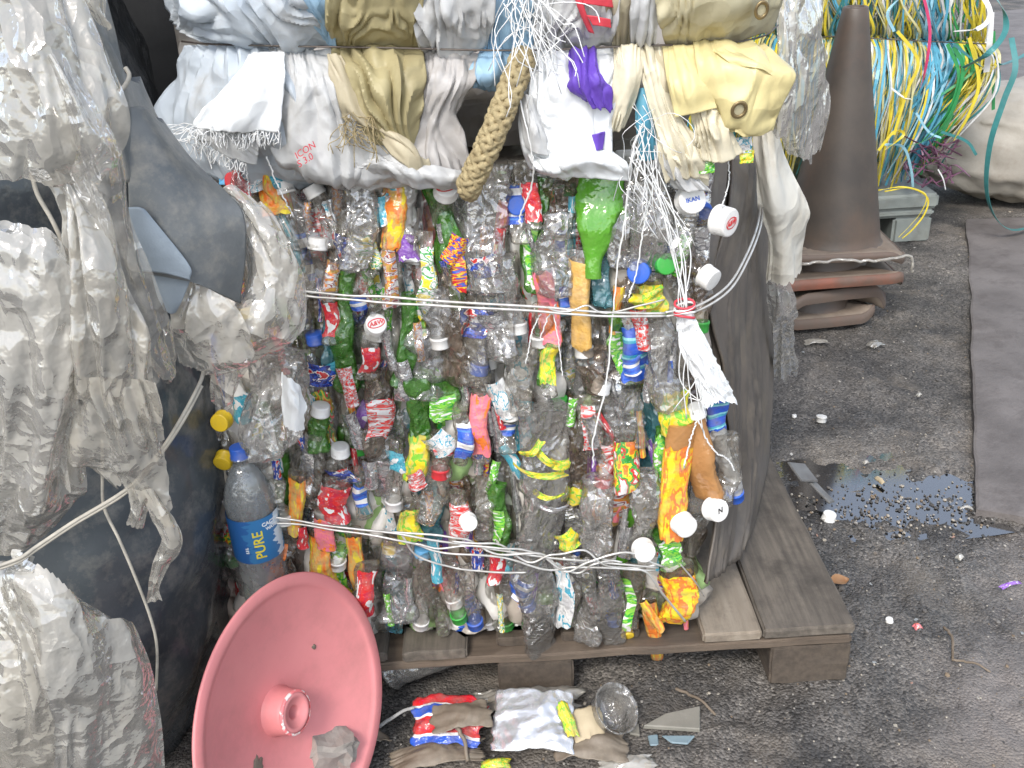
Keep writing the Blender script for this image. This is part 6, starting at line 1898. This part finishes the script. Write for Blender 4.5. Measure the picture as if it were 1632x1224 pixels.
cone_labels = ['grimy dark traffic cone on top of the stack of four', 'second traffic cone from the top, its flange edge bright orange', 'third traffic cone from the top of the stack, only its worn flange showing', 'lowest traffic cone of the stack, its flange on the ground']
for k in range(4):
    z0 = [0.235, 0.160, 0.075, 0.022][k]
    root = empty('traffic_cone', (CX + [0.0, -0.025, -0.06, -0.065][k], CY + [0, 0, 0.01, 0.0][k], z0), cone_labels[k], 'traffic cone', 'stack of traffic cones')
    tilt = [(0.02, 0.0), (0.03, 0.0), (-0.06, 0.06), (-0.03, 0.05)][k]
    root.rotation_euler = (tilt[0], tilt[1], [-0.02, 0.03, 0.3, 0.2][k])
    h = 0.72 if k == 0 else 0.70
    pr_ = [(0.166, 0.012), (0.158, 0.02), (0.150, 0.03), (0.036, h - 0.004), (0.033, h), (0.026, h), (0.024, h - 0.02)]
    if k:
        pr_ = [(0.150, 0.012), (0.142, 0.02), (0.130, 0.05), (0.115, 0.12)]
    V, F = lathe(pr_ if k else pr_[:3] + [(0.150 - 0.114 * t, 0.03 + (h - 0.034) * t) for t in np.linspace(0.05, 0.95, 14)] + pr_[3:], 48)
    V[:, :2] *= 1 + 0.012 * fbm(V * 7, 400 + k)[:, None]
    obj('body', new_mesh('body', V, F), M['cone_dark'], root)
    V, F = plate_geo([0.182, 0.2, 0.185, 0.165][k], [0.026, 0.034, 0.038, 0.034][k], [0.015, 0.018, 0.03, 0.02][k], 410 + k)
    fl = obj('flange', new_mesh('flange', V, F), M['cone_base'], root)
    n = 64
    a = np.linspace(0, 2 * np.pi, n, endpoint=False)
    ring = V.reshape(7, 64, 3)
    E1 = np.concatenate([ring[2] * np.array([1.0, 1.0, 1]) + np.array([0, 0, 0.0008]), ring[2] * np.array([1.028, 1.028, 1]), ring[3] * np.array([1.012, 1.012, 1]), ring[4] * np.array([1.01, 1.01, 1])])
    obj('flange_edge', new_mesh('flange_edge', E1, grid_faces(4, 64, True)), M['cone_orange'] if k == 1 else M['cone_rust'], fl)
tube_pts = spline([Vector((CX - 0.16, CY - 0.215, 0.258)), Vector((CX - 0.05, CY - 0.222, 0.262)), Vector((CX + 0.07, CY - 0.222, 0.254)), Vector((CX + 0.17, CY - 0.205, 0.256)), Vector((CX + 0.19, CY - 0.20, 0.20))], 40)
tube_pts = tube_pts + 0.004 * np.stack([vnoise(np.stack([np.arange(40) * 0.6, np.zeros(40) + 3 * k, np.zeros(40)], -1), k) for k in range(3)], -1)
tag(tube('plastic_string', tube_pts, 0.0045, M['film_grey'], None, 6), 'twisted clear plastic string lying along the top cone flange', 'string')

# ================================================================== BALE OF STRAPPING AND ITS NEIGHBOURS, AT THE RIGHT REAR
M['gp'] = mat('grey_plastic', (0.17, 0.19, 0.18), (0.22, 0.24, 0.22), 8, 0.5, 80, 0.2, dirt=(0.12, 0.1, 0.08), dirt_scale=9, dirt_amt=0.5)
gp = empty('plastic_pallet', G(1440, 385), 'grey plastic pallet under the bale of coloured strapping', 'pallet')
gq = G(1480, 385)
top_r = gq[0] + 0.02
for nm, x, y, z, sx, sy, sz, sd in [('deck', top_r - 0.50, gq[1] + 0.45, 0.13, 1.0, 0.9, 0.06, 1), ('rim', top_r - 0.5, gq[1] + 0.452, 0.098, 0.985, 0.89, 0.030, 2), ('leg', top_r - 0.085, gq[1] + 0.09, -0.01, 0.15, 0.15, 0.107, 3), ('leg', top_r - 0.5, gq[1] + 0.09, -0.01, 0.15, 0.15, 0.107, 4), ('leg', top_r - 0.9, gq[1] + 0.09, -0.01, 0.15, 0.15, 0.107, 6), ('leg', top_r - 0.085, gq[1] + 0.8, -0.01, 0.15, 0.15, 0.107, 5)]:
    V, F = rough_box(sx, sy, sz, 0.012, (8, 8, 4), 0.001, sd)
    o = obj(nm, new_mesh(nm, V, F, smooth=False), M['gp'], gp)
    o.location = Vector((x, y, z)) - gp.location
sb = empty('strap_bale', (top_r - 0.45, gq[1] + 0.5, 0.19), 'wired bale of yellow, blue and green plastic strapping behind the cones', 'bale')
SY = gq[1] + 0.06
c0 = P(1330, 100, SY)
V, F = rough_box(0.92, 0.75, 1.0, 0.1, (22, 18, 22), 0.0, 8)
V = V + np.array([top_r - 0.5, SY + 0.48, 0.19])
V[:, :2] += 0.04 * crumple(V * 8, 360)[:, None]
mk('inner_straps', V, F, mat('strap_mass', (0.14, 0.24, 0.27), (0.32, 0.3, 0.1), 30, 0.5, stretch=(6, 6, 1)), sb)
SC = {'yellow': (0.72, 0.58, 0.05), 'blue': (0.10, 0.36, 0.50), 'lightblue': (0.30, 0.55, 0.66), 'green': (0.04, 0.30, 0.09), 'white': (0.68, 0.68, 0.66), 'teal': (0.05, 0.22, 0.22), 'purple': (0.16, 0.07, 0.12), 'pink': (0.6, 0.06, 0.16), 'pale': (0.6, 0.56, 0.28)}
SM = {k: mat('strap_' + k, v, tuple(x * 0.8 for x in v), 30, 0.35, bstr=0.1) for k, v in SC.items()}


def strap(pts, w, colr, parent=sb, seed=0, side=None, n=26, nm='strap'):
    q = spline(np.array(pts), n)
    r = np.random.RandomState(seed)
    s = side if side is not None else np.stack([np.cos(np.linspace(0, r.uniform(-2, 2), n) + r.uniform(-.6, .6)), np.sin(np.linspace(0, r.uniform(-2, 2), n)) * 0.7, np.full(n, 0.1)], -1)
    V, F = ribbon_geo(q, w, s, 0.0006)
    return mk(nm, V, F, SM[colr], parent, smooth=False)


def zone(px, q):
    """colour of a strand by where it sits in the bale"""
    if px < 1345:
        return ['yellow', 'teal', 'blue', 'pale', 'yellow'][q.randint(5)]
    if px < 1470:
        return ['yellow', 'lightblue', 'blue', 'white', 'pale', 'yellow', 'yellow', 'blue', 'pale', 'teal'][q.randint(10)]
    if px < 1515:
        return ['blue', 'lightblue', 'blue', 'blue', 'white'][q.randint(5)]
    if px < 1545:
        return ['green', 'green', 'green', 'yellow', 'white'][q.randint(5)]
    return ['yellow', 'yellow', 'pale', 'teal', 'white', 'yellow'][q.randint(6)]


q = np.random.RandomState(99)
more = {}
for k in range(1500):
    up = k % 4 == 0
    x0 = q.uniform(1305, 1575) if k < 1100 else q.uniform(1090, 1320)
    y0 = 62 + (x0 - 1400) * 0.03 + q.uniform(-3, 5)
    dy = q.uniform(0.0, 0.06)
    f_ = (x0 - 1440) / 140
    if up:
        x1 = x0 + q.uniform(-25, 25)
        pts = [P(x0, y0, SY + 0.02), P(x0 + q.uniform(-6, 6), y0 - 18, SY - 0.05 + dy), P(x1, y0 - 70, SY - 0.07 + dy), P(x1 + q.uniform(-15, 15), -90, SY - 0.06 + dy)]
    else:
        drop = q.uniform(130, 240) - max(0, f_) * 50
        sw = -70 * max(0, f_) * q.uniform(0.6, 1.3) - 22 + q.uniform(-16, 16)
        pts = [P(x0, y0, SY + 0.02), P(x0 + 6 + 10 * f_ + q.uniform(-6, 6), y0 + 25, SY - 0.05 + dy), P(x0 + 8 * f_ + q.uniform(-8, 10), y0 + drop * 0.45, SY - 0.10 + dy), P(x0 + sw * 0.5, y0 + drop * 0.78, SY - 0.09 + dy), P(x0 + sw, y0 + drop, SY - 0.03 + dy)]
    if k < 215:
        strap(pts, q.uniform(0.005, 0.010), zone(x0, q), seed=k)
    else:
        w_ = q.uniform(0.004, 0.009)
        qq = spline(np.array(pts) + np.array([0, 0.035, 0]), 16)
        more.setdefault(zone(x0, q), []).append(ribbon_geo(qq, w_, (math.cos(k), 0.6 * math.sin(k), 0.1)))
for c_k in sorted(more):
    V, F = join_geo(more[c_k])
    o = mk('packed_straps', V, F, SM[c_k], sb, smooth=False)
    o['kind'] = 'stuff'
for k in range(44):       # cut ends below
    x0, y0 = q.uniform(1450, 1520), q.uniform(225, 285)
    strap([P(x0, y0, SY - 0.03), P(x0 + q.uniform(-25, 25), y0 + q.uniform(-18, 18), SY - 0.09), P(x0 + q.uniform(-40, 45), y0 + q.uniform(-20, 22), SY - 0.11)], 0.006, 'purple', seed=700 + k, n=8)
for k, (c, w, pts) in enumerate([('pink', 0.02, [(1462, -40), (1478, 20), (1482, 60), (1475, 110), (1467, 140)]), ('yellow', 0.022, [(1430, 50), (1455, 80), (1463, 105), (1448, 140), (1432, 190), (1425, 215)]), ('green', 0.03, [(1520, 75), (1535, 110), (1520, 170), (1490, 215), (1445, 235)]), ('green', 0.026, [(1510, 70), (1528, 120), (1510, 180), (1470, 225)]),
                               ('yellow', 0.026, [(1545, 60), (1560, 130), (1545, 180), (1520, 225)]), ('yellow', 0.02, [(1400, 240), (1425, 210), (1440, 215), (1410, 240)]), ('lightblue', 0.018, [(1410, 230), (1440, 235), (1452, 270), (1455, 298)]), ('yellow', 0.012, [(1400, 303), (1440, 298), (1475, 310), (1470, 335), (1450, 360), (1432, 378)]),
                               ('yellow', 0.012, [(1410, 305), (1450, 300), (1478, 315), (1474, 340), (1455, 365), (1438, 380)]), ('lightblue', 0.016, [(1460, 180), (1480, 210), (1500, 220)]), ('teal', 0.02, [(1520, 70), (1550, 95), (1570, 110)]), ('white', 0.01, [(1495, 270), (1503, 285), (1507, 302)]), ('teal', 0.02, [(1500, 210), (1540, 225), (1556, 247)]),
                               ('lightblue', 0.02, [(1425, 50), (1415, 20), (1440, -10), (1460, -40)]), ('white', 0.014, [(1420, 140), (1440, 155), (1452, 158)]), ('lightblue', 0.016, [(1500, -20), (1560, -10), (1578, 20), (1570, 45)])]):
    strap([P(x, y, SY - 0.13) for x, y in pts], w * 0.5, c, seed=800 + k)
tube('wire', spline([P(1300, 60, SY), P(1340, 58, SY - 0.055), P(1420, 63, SY - 0.07), P(1500, 67, SY - 0.07), P(1570, 70, SY - 0.04), P(1590, 70, SY + 0.05)], 40), 0.002, M['darkwire'], sb)

# loose dark green strap looping out to the right
lp = empty('loose_strap', P(1600, 365, 3.6), 'long dark green strap looping loosely beside the dirty white sack', 'strap')
for c, w, pts in [('teal', 0.020, [(1535, 108, 3.5), (1575, 85, 3.45), (1602, 50, 3.5), (1598, 15, 3.55), (1575, -20, 3.6)]), ('teal', 0.020, [(1612, 60, 3.55), (1618, 110, 3.5), (1600, 160, 3.5), (1578, 230, 3.5), (1572, 300, 3.5), (1585, 345, 3.5), (1612, 366, 3.52), (1650, 360, 3.6)]), ('green', 0.015, [(1583, 50, 3.65), (1584, 110, 3.65), (1583, 175, 3.65)]),
                  ('teal', 0.018, [(1575, 105, 3.6), (1600, 102, 3.6), (1632, 88, 3.65), (1660, 70, 3.7)]), ('white', 0.016, [(1520, 50, 3.45), (1560, 45, 3.42), (1578, 25, 3.45), (1570, 0, 3.5), (1550, -20, 3.5)]), ('white', 0.02, [(1580, 20, 3.5), (1577, 70, 3.48), (1572, 115, 3.5)])]:
    strap([P(*p) for p in pts], w, c, lp, seed=int(pts[0][0]), n=40)

# dirty white sack lying behind
ds = G(1570, 352)
nz, na = 40, 70
V = []
for i in range(nz):
    t = i / (nz - 1)
    for j in range(na):
        a = 2 * math.pi * j / na
        prf = math.sin(math.pi * (0.06 + 0.90 * t)) ** 0.45
        e = 0.75
        cx_, sx_ = math.copysign(abs(math.cos(a)) ** e, math.cos(a)), math.copysign(abs(math.sin(a)) ** e, math.sin(a))
        V.append((ds[0] - 0.18 + 1.0 * t, ds[1] + 0.36 + 0.33 * prf * cx_, 0.235 + 0.235 * prf * sx_))
V = np.array(V)
V += 0.03 * np.stack([crumple(V * 5 + k, 370 + k) for k in range(3)], -1) + 0.018 * crumple(V * np.array([5, 14, 12]), 377)[:, None]
V[:, 2] = V[:, 2].clip(-0.005)
M['dirty_sack'] = mat('dirty_sack', (0.27, 0.245, 0.2), (0.42, 0.39, 0.34), 5, 0.6, 40, 0.8, dirt=(0.15, 0.115, 0.075), dirt_scale=2.5, dirt_amt=1.0)
tag(mk('sack', V, grid_faces(nz, na, True).tolist() + [list(range(na)), list(range((nz - 1) * na, nz * na))[::-1]], M['dirty_sack']), 'mud stained white sack lying right of the strapping bale', 'sack')

# ================================================================== LITTER IN FRONT OF THE PALLET
def gp_(px, py, z=0.0):
    return G(px, py, z)


def lay(name, px, py, w, h, m, label, cat, rot=0.0, z=0.01, cr=0.008, n=30, seed=0, arch=0.01, tilt=0.0, ragged=0.12, fr=22, uvs=1.5, group=None):
    """crumpled piece lying on the ground, w by h metres"""
    c = G(px, py, z)
    u, v = np.meshgrid(np.linspace(-.5, .5, n), np.linspace(-.5, .5, n), indexing='xy')
    ru = 1 + ragged * fbm(np.stack([np.sign(u) * 3, v * 5, 0 * u + seed], -1), seed, 3)
    rv = 1 + ragged * fbm(np.stack([u * 5, np.sign(v) * 3 + 9, 0 * u + seed], -1), seed + 1, 3)
    X, Y = u * w * ru, v * h * rv
    q = np.stack([X, Y, 0 * X + seed * 1.7], -1)
    Z = arch * (1 - (2 * u) ** 2) * (1 - 0.5 * (2 * v) ** 2) + crumple(q * fr, seed + 3, 9, 0.8, 4) * cr + tilt * (v + 0.5) * h + cr
    ca, sa = math.cos(rot), math.sin(rot)
    V = np.stack([c[0] + X * ca - Y * sa, c[1] + X * sa + Y * ca, c[2] + Z], -1).reshape(-1, 3)
    V[:, 2] = np.maximum(V[:, 2], ground_z(V[:, 0], V[:, 1]) + 0.002)
    o = mk(name, V, grid_faces(n, n), m, None, np.stack([(u + .5) * uvs, (v + .5) * uvs], -1).reshape(-1, 2))
    o.data.set_sharp_from_angle(angle=0.5)
    md = o.modifiers.new('thickness', 'SOLIDIFY')
    md.thickness = 0.0008
    return tag(o, label, cat, group)


LAB['packet'] = label_mat('packet_print', [(0.6, 0.02, 0.03), RD, W_, BL], 'bands')
M['foil'] = mat('silver_foil', (0.72, 0.73, 0.74), (0.6, 0.61, 0.63), 20, 0.25, 70, 0.4, 0.003, metal=0.75, dirt=(0.4, 0.36, 0.3), dirt_amt=0.3)
M['brown_rag'] = mat('muddy_plastic', (0.14, 0.11, 0.08), (0.24, 0.2, 0.15), 14, 0.55, 80, 0.4, dirt=(0.07, 0.055, 0.04), dirt_scale=12, dirt_amt=0.6)
M['paper'] = mat('tan_paper', (0.5, 0.42, 0.28), (0.42, 0.34, 0.22), 14, 0.7)
lay('snack_packet', 715, 1165, 0.125, 0.085, LAB['packet'], 'torn red, white and blue snack packet lying in front of the pallet', 'packet', -0.15, 0.02, 0.010, seed=21, arch=0.015, tilt=0.3)
o = lay('muddy_plastic', 735, 1150, 0.10, 0.05, M['brown_rag'], 'muddy brown plastic scrap lying on the red snack packet', 'plastic scrap', 0.1, 0.055, 0.008, seed=22, tilt=0.1)
lay('foil_sheet', 850, 1168, 0.135, 0.095, M['foil'], 'crumpled silver foil sheet lying in front of the pallet', 'foil', -0.12, 0.03, 0.006, 40, seed=23, arch=0.012, tilt=0.45, ragged=0.06, fr=26)
lay('yellow_wrapper', 905, 1160, 0.022, 0.055, LAB['yellow'], 'small yellow wrapper on the right end of the foil sheet', 'wrapper', 0.3, 0.05, 0.006, 16, seed=24, tilt=0.4)
lay('paper_scrap', 935, 1165, 0.055, 0.05, M['paper'], 'tan paper scrap beside the yellow wrapper and the clear tub', 'paper', 0.1, 0.035, 0.003, 16, seed=25, tilt=0.4)
lay('muddy_plastic', 940, 1200, 0.12, 0.06, M['brown_rag'], 'muddy brown plastic scrap right below the tan paper', 'plastic scrap', -0.1, 0.01, 0.012, seed=26, arch=0.02)
lay('muddy_plastic', 700, 1212, 0.16, 0.05, M['brown_rag'], 'long muddy brown plastic scrap at the bottom below the snack packet', 'plastic scrap', 0.12, 0.01, 0.010, seed=27, arch=0.02)
lay('plastic_film_scrap', 840, 1125, 0.20, 0.05, M['film_grey'], 'grey film scrap behind the foil sheet, under the pallet edge', 'plastic scrap', 0.0, 0.01, 0.012, seed=28, arch=0.02)
lay('paper_scrap', 815, 1122, 0.07, 0.04, M['paper'], 'tan paper scrap behind the left corner of the foil sheet', 'paper', 0.3, 0.02, 0.006, 16, seed=29)
lay('plastic_film_scrap', 1000, 1222, 0.09, 0.03, M['film_white'], 'pale plastic scrap at the bottom edge right of the foil', 'plastic scrap', 0.0, 0.005, 0.006, 20, seed=30)
lay('yellow_wrapper', 790, 1222, 0.05, 0.02, LAB['yellow'], 'yellow scrap at the bottom edge below the foil sheet', 'wrapper', 0.1, 0.005, 0.004, 14, seed=31)
lay('plastic_film_scrap', 570, 1190, 0.10, 0.07, M['brown_rag'], 'dark muddy plastic between the pink dish and the red snack packet', 'plastic scrap', 0.5, 0.01, 0.016, seed=32, arch=0.03)


def tub(name, c, r, h, axis, m, label, cat, dent=0.12, seed=0, oval=1.0):
    axis = np.array(axis, float)
    axis /= np.linalg.norm(axis)
    pr_ = [(0.0, 0.002), (0.7, 0.0), (0.78, 0.03), (0.86, 0.4), (0.95, 0.92), (1.02, 0.94), (1.06, 0.97), (1.05, 1.0), (1.0, 0.99), (0.96, 0.97), (0.93, 0.92), (0.84, 0.4), (0.75, 0.05), (0.0, 0.03)]
    V, F = lathe([(a * r, b * h) for a, b in pr_], 48)
    V[:, 0] *= oval
    V[:, :2] *= 1 + dent * fbm(V * 14, seed, 3)[:, None]
    q = Vector(axis).to_track_quat('Z', 'Y').to_matrix()
    V = V @ np.array(q).T + np.array(c)
    V[:, 2] += max(0, 0.001 - V[:, 2].min())
    return tag(mk(name, V, F, m), label, cat)


M['tubm'] = pet_mat('clear_tub', (0.55, 0.53, 0.5), (0.95, 0.95, 0.94), 0.25, dirt=(0.3, 0.26, 0.2), dirt_amt=0.6)
tub('plastic_tub', G(958, 1150, 0.015), 0.042, 0.05, (0.5, -0.25, 0.75), M['tubm'], 'clear plastic tub lying tipped behind the foil and yellow wrapper', 'tub', 0.1, 3, 1.15)
tub('plastic_cup', G(690, 1100, 0.045) + np.array([0.03, 0.06, 0]), 0.045, 0.12, (-0.85, 0.1, -0.35), M['tubm'], 'clear plastic cup lying under the front edge of the pallet', 'cup', 0.06, 5)
# grey stone in front of the dish
V, F = rough_box(0.085, 0.075, 0.125, 0.012, (7, 7, 9), 0.0, 4)
V = V + 0.014 * np.stack([crumple(V * 15 + k, 40 + k) for k in range(3)], -1)
V = V @ np.array(Euler((0.1, 0.3, 0.5)).to_matrix()).T
_sp = P(492, 1200, 1.13)
V = V + np.array([_sp[0], _sp[1], 0.0])
V[:, 2] -= V[:, 2].min()
tag(mk('stone', V, F, mat('grey_stone', (0.32, 0.29, 0.26), (0.24, 0.215, 0.19), 25, 0.85, 120, 0.5), smooth=False), 'rough grey stone lying against the foot of the pink dish', 'stone')


def stick(name, a, b, r, m, label, cat, za=0.004, zb=0.004, bend=0.004, seed=0, taper=0.8):
    pts = spline([G(*a, za), (G(*a, za) + G(*b, zb)) / 2 + np.array([bend, bend, bend * 0.5]), G(*b, zb)], 14)
    pts = pts + 0.0012 * np.stack([vnoise(np.stack([np.arange(14) * 0.7, np.zeros(14) + 4 * k, np.zeros(14) + seed], -1), seed + k) for k in range(3)], -1)
    return tag(tube(name, pts, np.linspace(r, r * taper, 14), m, None, 7), label, cat)


M['twig'] = mat('dry_twig', (0.12, 0.09, 0.06), (0.2, 0.16, 0.12), 30, 0.8)
M['straw'] = thin_mat('clear_straw', (0.6, 0.6, 0.58), (0.9, 0.9, 0.9), 0.5, 0.2)
stick('twig', (1078, 1098), (1140, 1138), 0.003, M['twig'], 'dark twig on the ground below the corner of the pallet', 'twig')
stick('twig', (1520, 1052), (1578, 1070), 0.0025, M['twig'], 'thin twig lying on the ground at the lower right', 'twig')
stick('twig', (1505, 1000), (1518, 1052), 0.003, M['twig'], 'pale bent twig above the thin twig at the lower right', 'twig', bend=0.01)
stick('drinking_straw', (600, 1160), (660, 1126), 0.0035, M['straw'], 'clear drinking straw between the pink dish and the pallet', 'straw', 0.03, 0.06)
stick('bent_strip', (555, 1130), (575, 1170), 0.004, M['brown_rag'], 'dark bent strip resting on the pink dish', 'strip', 0.09, 0.05)
stick('flat_strip', (725, 1155), (745, 1212), 0.004, M['brown_rag'], 'brown strip lying across the snack packet', 'strip', 0.06, 0.03)


def shard(name, pts, th_, m, label, cat, z=0.004):
    o = np.array([G(x, y, z)[:2] for x, y in pts])
    n = len(o)
    V = np.concatenate([np.column_stack([o, np.full(n, z)]), np.column_stack([o, np.full(n, z + th_)])])
    V[n:, :2] += (o.mean(0) - o) * 0.02
    F = [list(range(n))[::-1], list(range(n, 2 * n))] + [[i, (i + 1) % n, n + (i + 1) % n, n + i] for i in range(n)]
    ob = mk(name, V, F, m, smooth=False)
    md = ob.modifiers.new('bevel', 'BEVEL')
    md.width = 0.0015
    return tag(ob, label, cat)


M['tile'] = mat('tile_face', (0.24, 0.225, 0.19), (0.19, 0.18, 0.15), 20, 0.7, 100, 0.3)
M['tile_b'] = mat('blue_tile', (0.2, 0.27, 0.3), (0.16, 0.22, 0.25), 20, 0.6)
shard('tile_shard', [(1024, 1162), (1060, 1142), (1116, 1130), (1116, 1168)], 0.009, M['tile'], 'triangular grey tile shard lying in front of the pallet', 'tile shard')
shard('tile_shard', [(1054, 1174), (1108, 1174), (1096, 1188), (1070, 1186)], 0.004, M['tile_b'], 'pale blue chip below the triangular tile shard', 'tile shard', 0.002)
shard('tile_shard', [(1032, 1174), (1048, 1172), (1050, 1190), (1036, 1190)], 0.004, M['tile_b'], 'small pale blue chip at the left tip of the tile shard', 'tile shard', 0.002)
shard('tile_shard', [(1000, 1160), (1018, 1155), (1020, 1175), (1003, 1172)], 0.005, M['tile'], 'small grey chip left of the triangular tile shard', 'tile shard', 0.002)
# bottle caps and bits lying on the ground
def ground_cap(px, py, colr, label, flip=False, s=1.0, tilt=0.15):
    p = G(px, py)
    c = obj('cap_litter', CAPME[colr], None)
    c.location = Vector((p[0], p[1], float(ground_z(np.array([p[0]]), np.array([p[1]]))[0]) + (0.018 * s if flip else 0.001)))
    c.rotation_euler = (tilt + (math.pi if flip else 0), tilt * 0.6, px)
    c.scale = (s, s, s)
    return tag(c, label, 'bottle cap')


ring_cap = ground_cap(1309, 668, 'white', 'white ring of a bottle cap on the ground right of the pallet', True, 0.95)
ground_cap(1320, 826, 'white', 'large off-white cap standing at the near edge of the puddle', False, 1.05)
ground_cap(1266, 664, 'white', 'tiny white cap close to the pallet, left of the white ring', False, 0.42)
ground_cap(1418, 988, 'white', 'small pale cap on the ground right of the pallet corner', False, 0.5)
M['plate'] = mat('grey_bracket', (0.16, 0.16, 0.155), (0.11, 0.105, 0.1), 20, 0.5, 80, 0.3)
bp = G(1283, 785)
br = empty('bent_bracket', (bp[0], bp[1], 0), 'bent dark grey bracket leaning on the pallet edge by the puddle', 'bracket')
for k, (off_, sx_, sy_, sz_, ro) in enumerate([((-0.012, 0.0, 0.055), 0.055, 0.06, 0.006, (0.3, 0.35, 0.4)), ((0.022, -0.03, 0.022), 0.026, 0.08, 0.006, (0.45, 0.3, 0.75))]):
    V, F = rough_box(sx_, sy_, sz_, 0.002, (4, 4, 2), 0.0008, k)
    o = obj(['plate', 'arm'][k], new_mesh('plate', V, F, smooth=False), M['plate'], br)
    o.location = Vector(off_)
    o.rotation_euler = ro
# dry leaf, pink and white scraps
lm = mat('dry_leaf', (0.24, 0.12, 0.05), (0.34, 0.19, 0.09), 30, 0.6)
c = G(1338, 930, 0.004)
t = np.linspace(0, 1, 12)
wv = np.sin(np.pi * t) ** 0.8 * 0.017
L = []
for s in (-1, -0.5, 0, 0.5, 1):
    L.append(np.stack([c[0] - 0.022 + 0.045 * t, c[1] + s * wv + 0.01 * t, c[2] + 0.006 * abs(s) + 0.003 * np.sin(t * 5)], -1))
tag(mk('leaf', np.stack(L).reshape(-1, 3), grid_faces(5, 12), lm), 'curled brown dry leaf beside the right edge of the pallet', 'leaf')
lay('plastic_scrap', 1303, 915, 0.02, 0.045, M['film_white'], 'white plastic scrap beside the dry leaf', 'plastic scrap', 0.6, 0.004, 0.004, 12, seed=41)
lay('plastic_scrap', 1323, 955, 0.018, 0.014, LAB['pink'], 'small pink scrap below the dry leaf', 'plastic scrap', 0.2, 0.002, 0.002, 10, seed=42)
lay('plastic_scrap', 1462, 1002, 0.016, 0.014, LAB['pink'], 'small red scrap on bare ground at the lower right', 'plastic scrap', 0.2, 0.002, 0.003, 10, seed=43)
lay('plastic_scrap', 1402, 768, 0.012, 0.03, M['paper'], 'small tan scrap floating in the puddle', 'plastic scrap', 0.3, -0.004, 0.003, 10, seed=44)
lay('plastic_scrap', 1380, 740, 0.016, 0.012, M['film_white'], 'small white scrap at the far edge of the puddle', 'plastic scrap', 0.3, 0.002, 0.003, 10, seed=45)
lay('plastic_scrap', 1540, 812, 0.03, 0.008, M['film_white'], 'white sliver at the near corner of the brown mat', 'plastic scrap', -0.2, 0.004, 0.002, 10, seed=46)
lay('plastic_scrap', 1610, 935, 0.05, 0.01, LAB['purple'], 'thin purple strip on the ground at the right edge', 'plastic scrap', 0.3, 0.003, 0.003, 12, seed=47)
lay('plastic_scrap', 1530, 890, 0.018, 0.014, M['film_white'], 'white flake on the ground below the brown mat', 'plastic scrap', 0.5, 0.002, 0.002, 10, seed=48)
lay('plastic_scrap', 1395, 552, 0.05, 0.035, M['film_clear'], 'clear film scrap on the ground in front of the cones', 'plastic scrap', 0.5, 0.004, 0.006, 16, seed=49)
lay('plastic_scrap', 1300, 548, 0.07, 0.03, M['film_grey'], 'grey film scrap at the foot of the cone stack', 'plastic scrap', 0.0, 0.004, 0.006, 16, seed=50)
lay('plastic_scrap', 1465, 632, 0.016, 0.012, M['film_white'], 'tiny white flake far behind the puddle', 'plastic scrap', 0.4, 0.002, 0.002, 10, seed=51)
lay('yellow_wrapper', 1214, 728, 0.02, 0.045, LAB['yellow'], 'yellow scrap in the gap between the pallet boards', 'wrapper', 0.2, 0.06, 0.004, 12, seed=52)
# tiny litter too small to pick apart
gl = []
for k in range(240):
    x_, y_ = rng.uniform(0.55, 2.4), rng.uniform(0.9, 3.9)
    if rng.rand() > math.exp(-max(0, y_ - 1.2) * 0.3):
        continue
    z_ = float(ground_z(np.array([x_]), np.array([y_]))[0]) + 0.002
    w_, h_ = rng.uniform(0.0015, 0.005), rng.uniform(0.0015, 0.007)
    a = rng.rand() * 3.14
    ca, sa = math.cos(a), math.sin(a)
    V = np.array([(-w_, -h_, rng.uniform(0, .003)), (w_, -h_ * rng.uniform(0.4, 1), rng.uniform(0, .003)), (w_ * rng.uniform(0.4, 1), h_, rng.uniform(0, .003)), (-w_, h_ * rng.uniform(0.4, 1), 0.001)])
    V = np.stack([x_ + V[:, 0] * ca - V[:, 1] * sa, y_ + V[:, 0] * sa + V[:, 1] * ca, z_ + V[:, 2]], -1)
    gl.append((V, [[0, 1, 2, 3]]))
V, F = join_geo(gl)
o = mk('plastic_flakes', V, F, island_mat('flakes', [(0.5, 0.48, 0.44), (0.3, 0.27, 0.22), (0.16, 0.13, 0.1), (0.36, 0.32, 0.26), (0.2, 0.17, 0.14), (0.28, 0.17, 0.13), (0.1, 0.09, 0.08), (0.24, 0.25, 0.25)], 0.5), smooth=False)
o['kind'] = 'stuff'
tag(o, 'tiny flakes of plastic and paper strewn over the yard floor', 'litter')
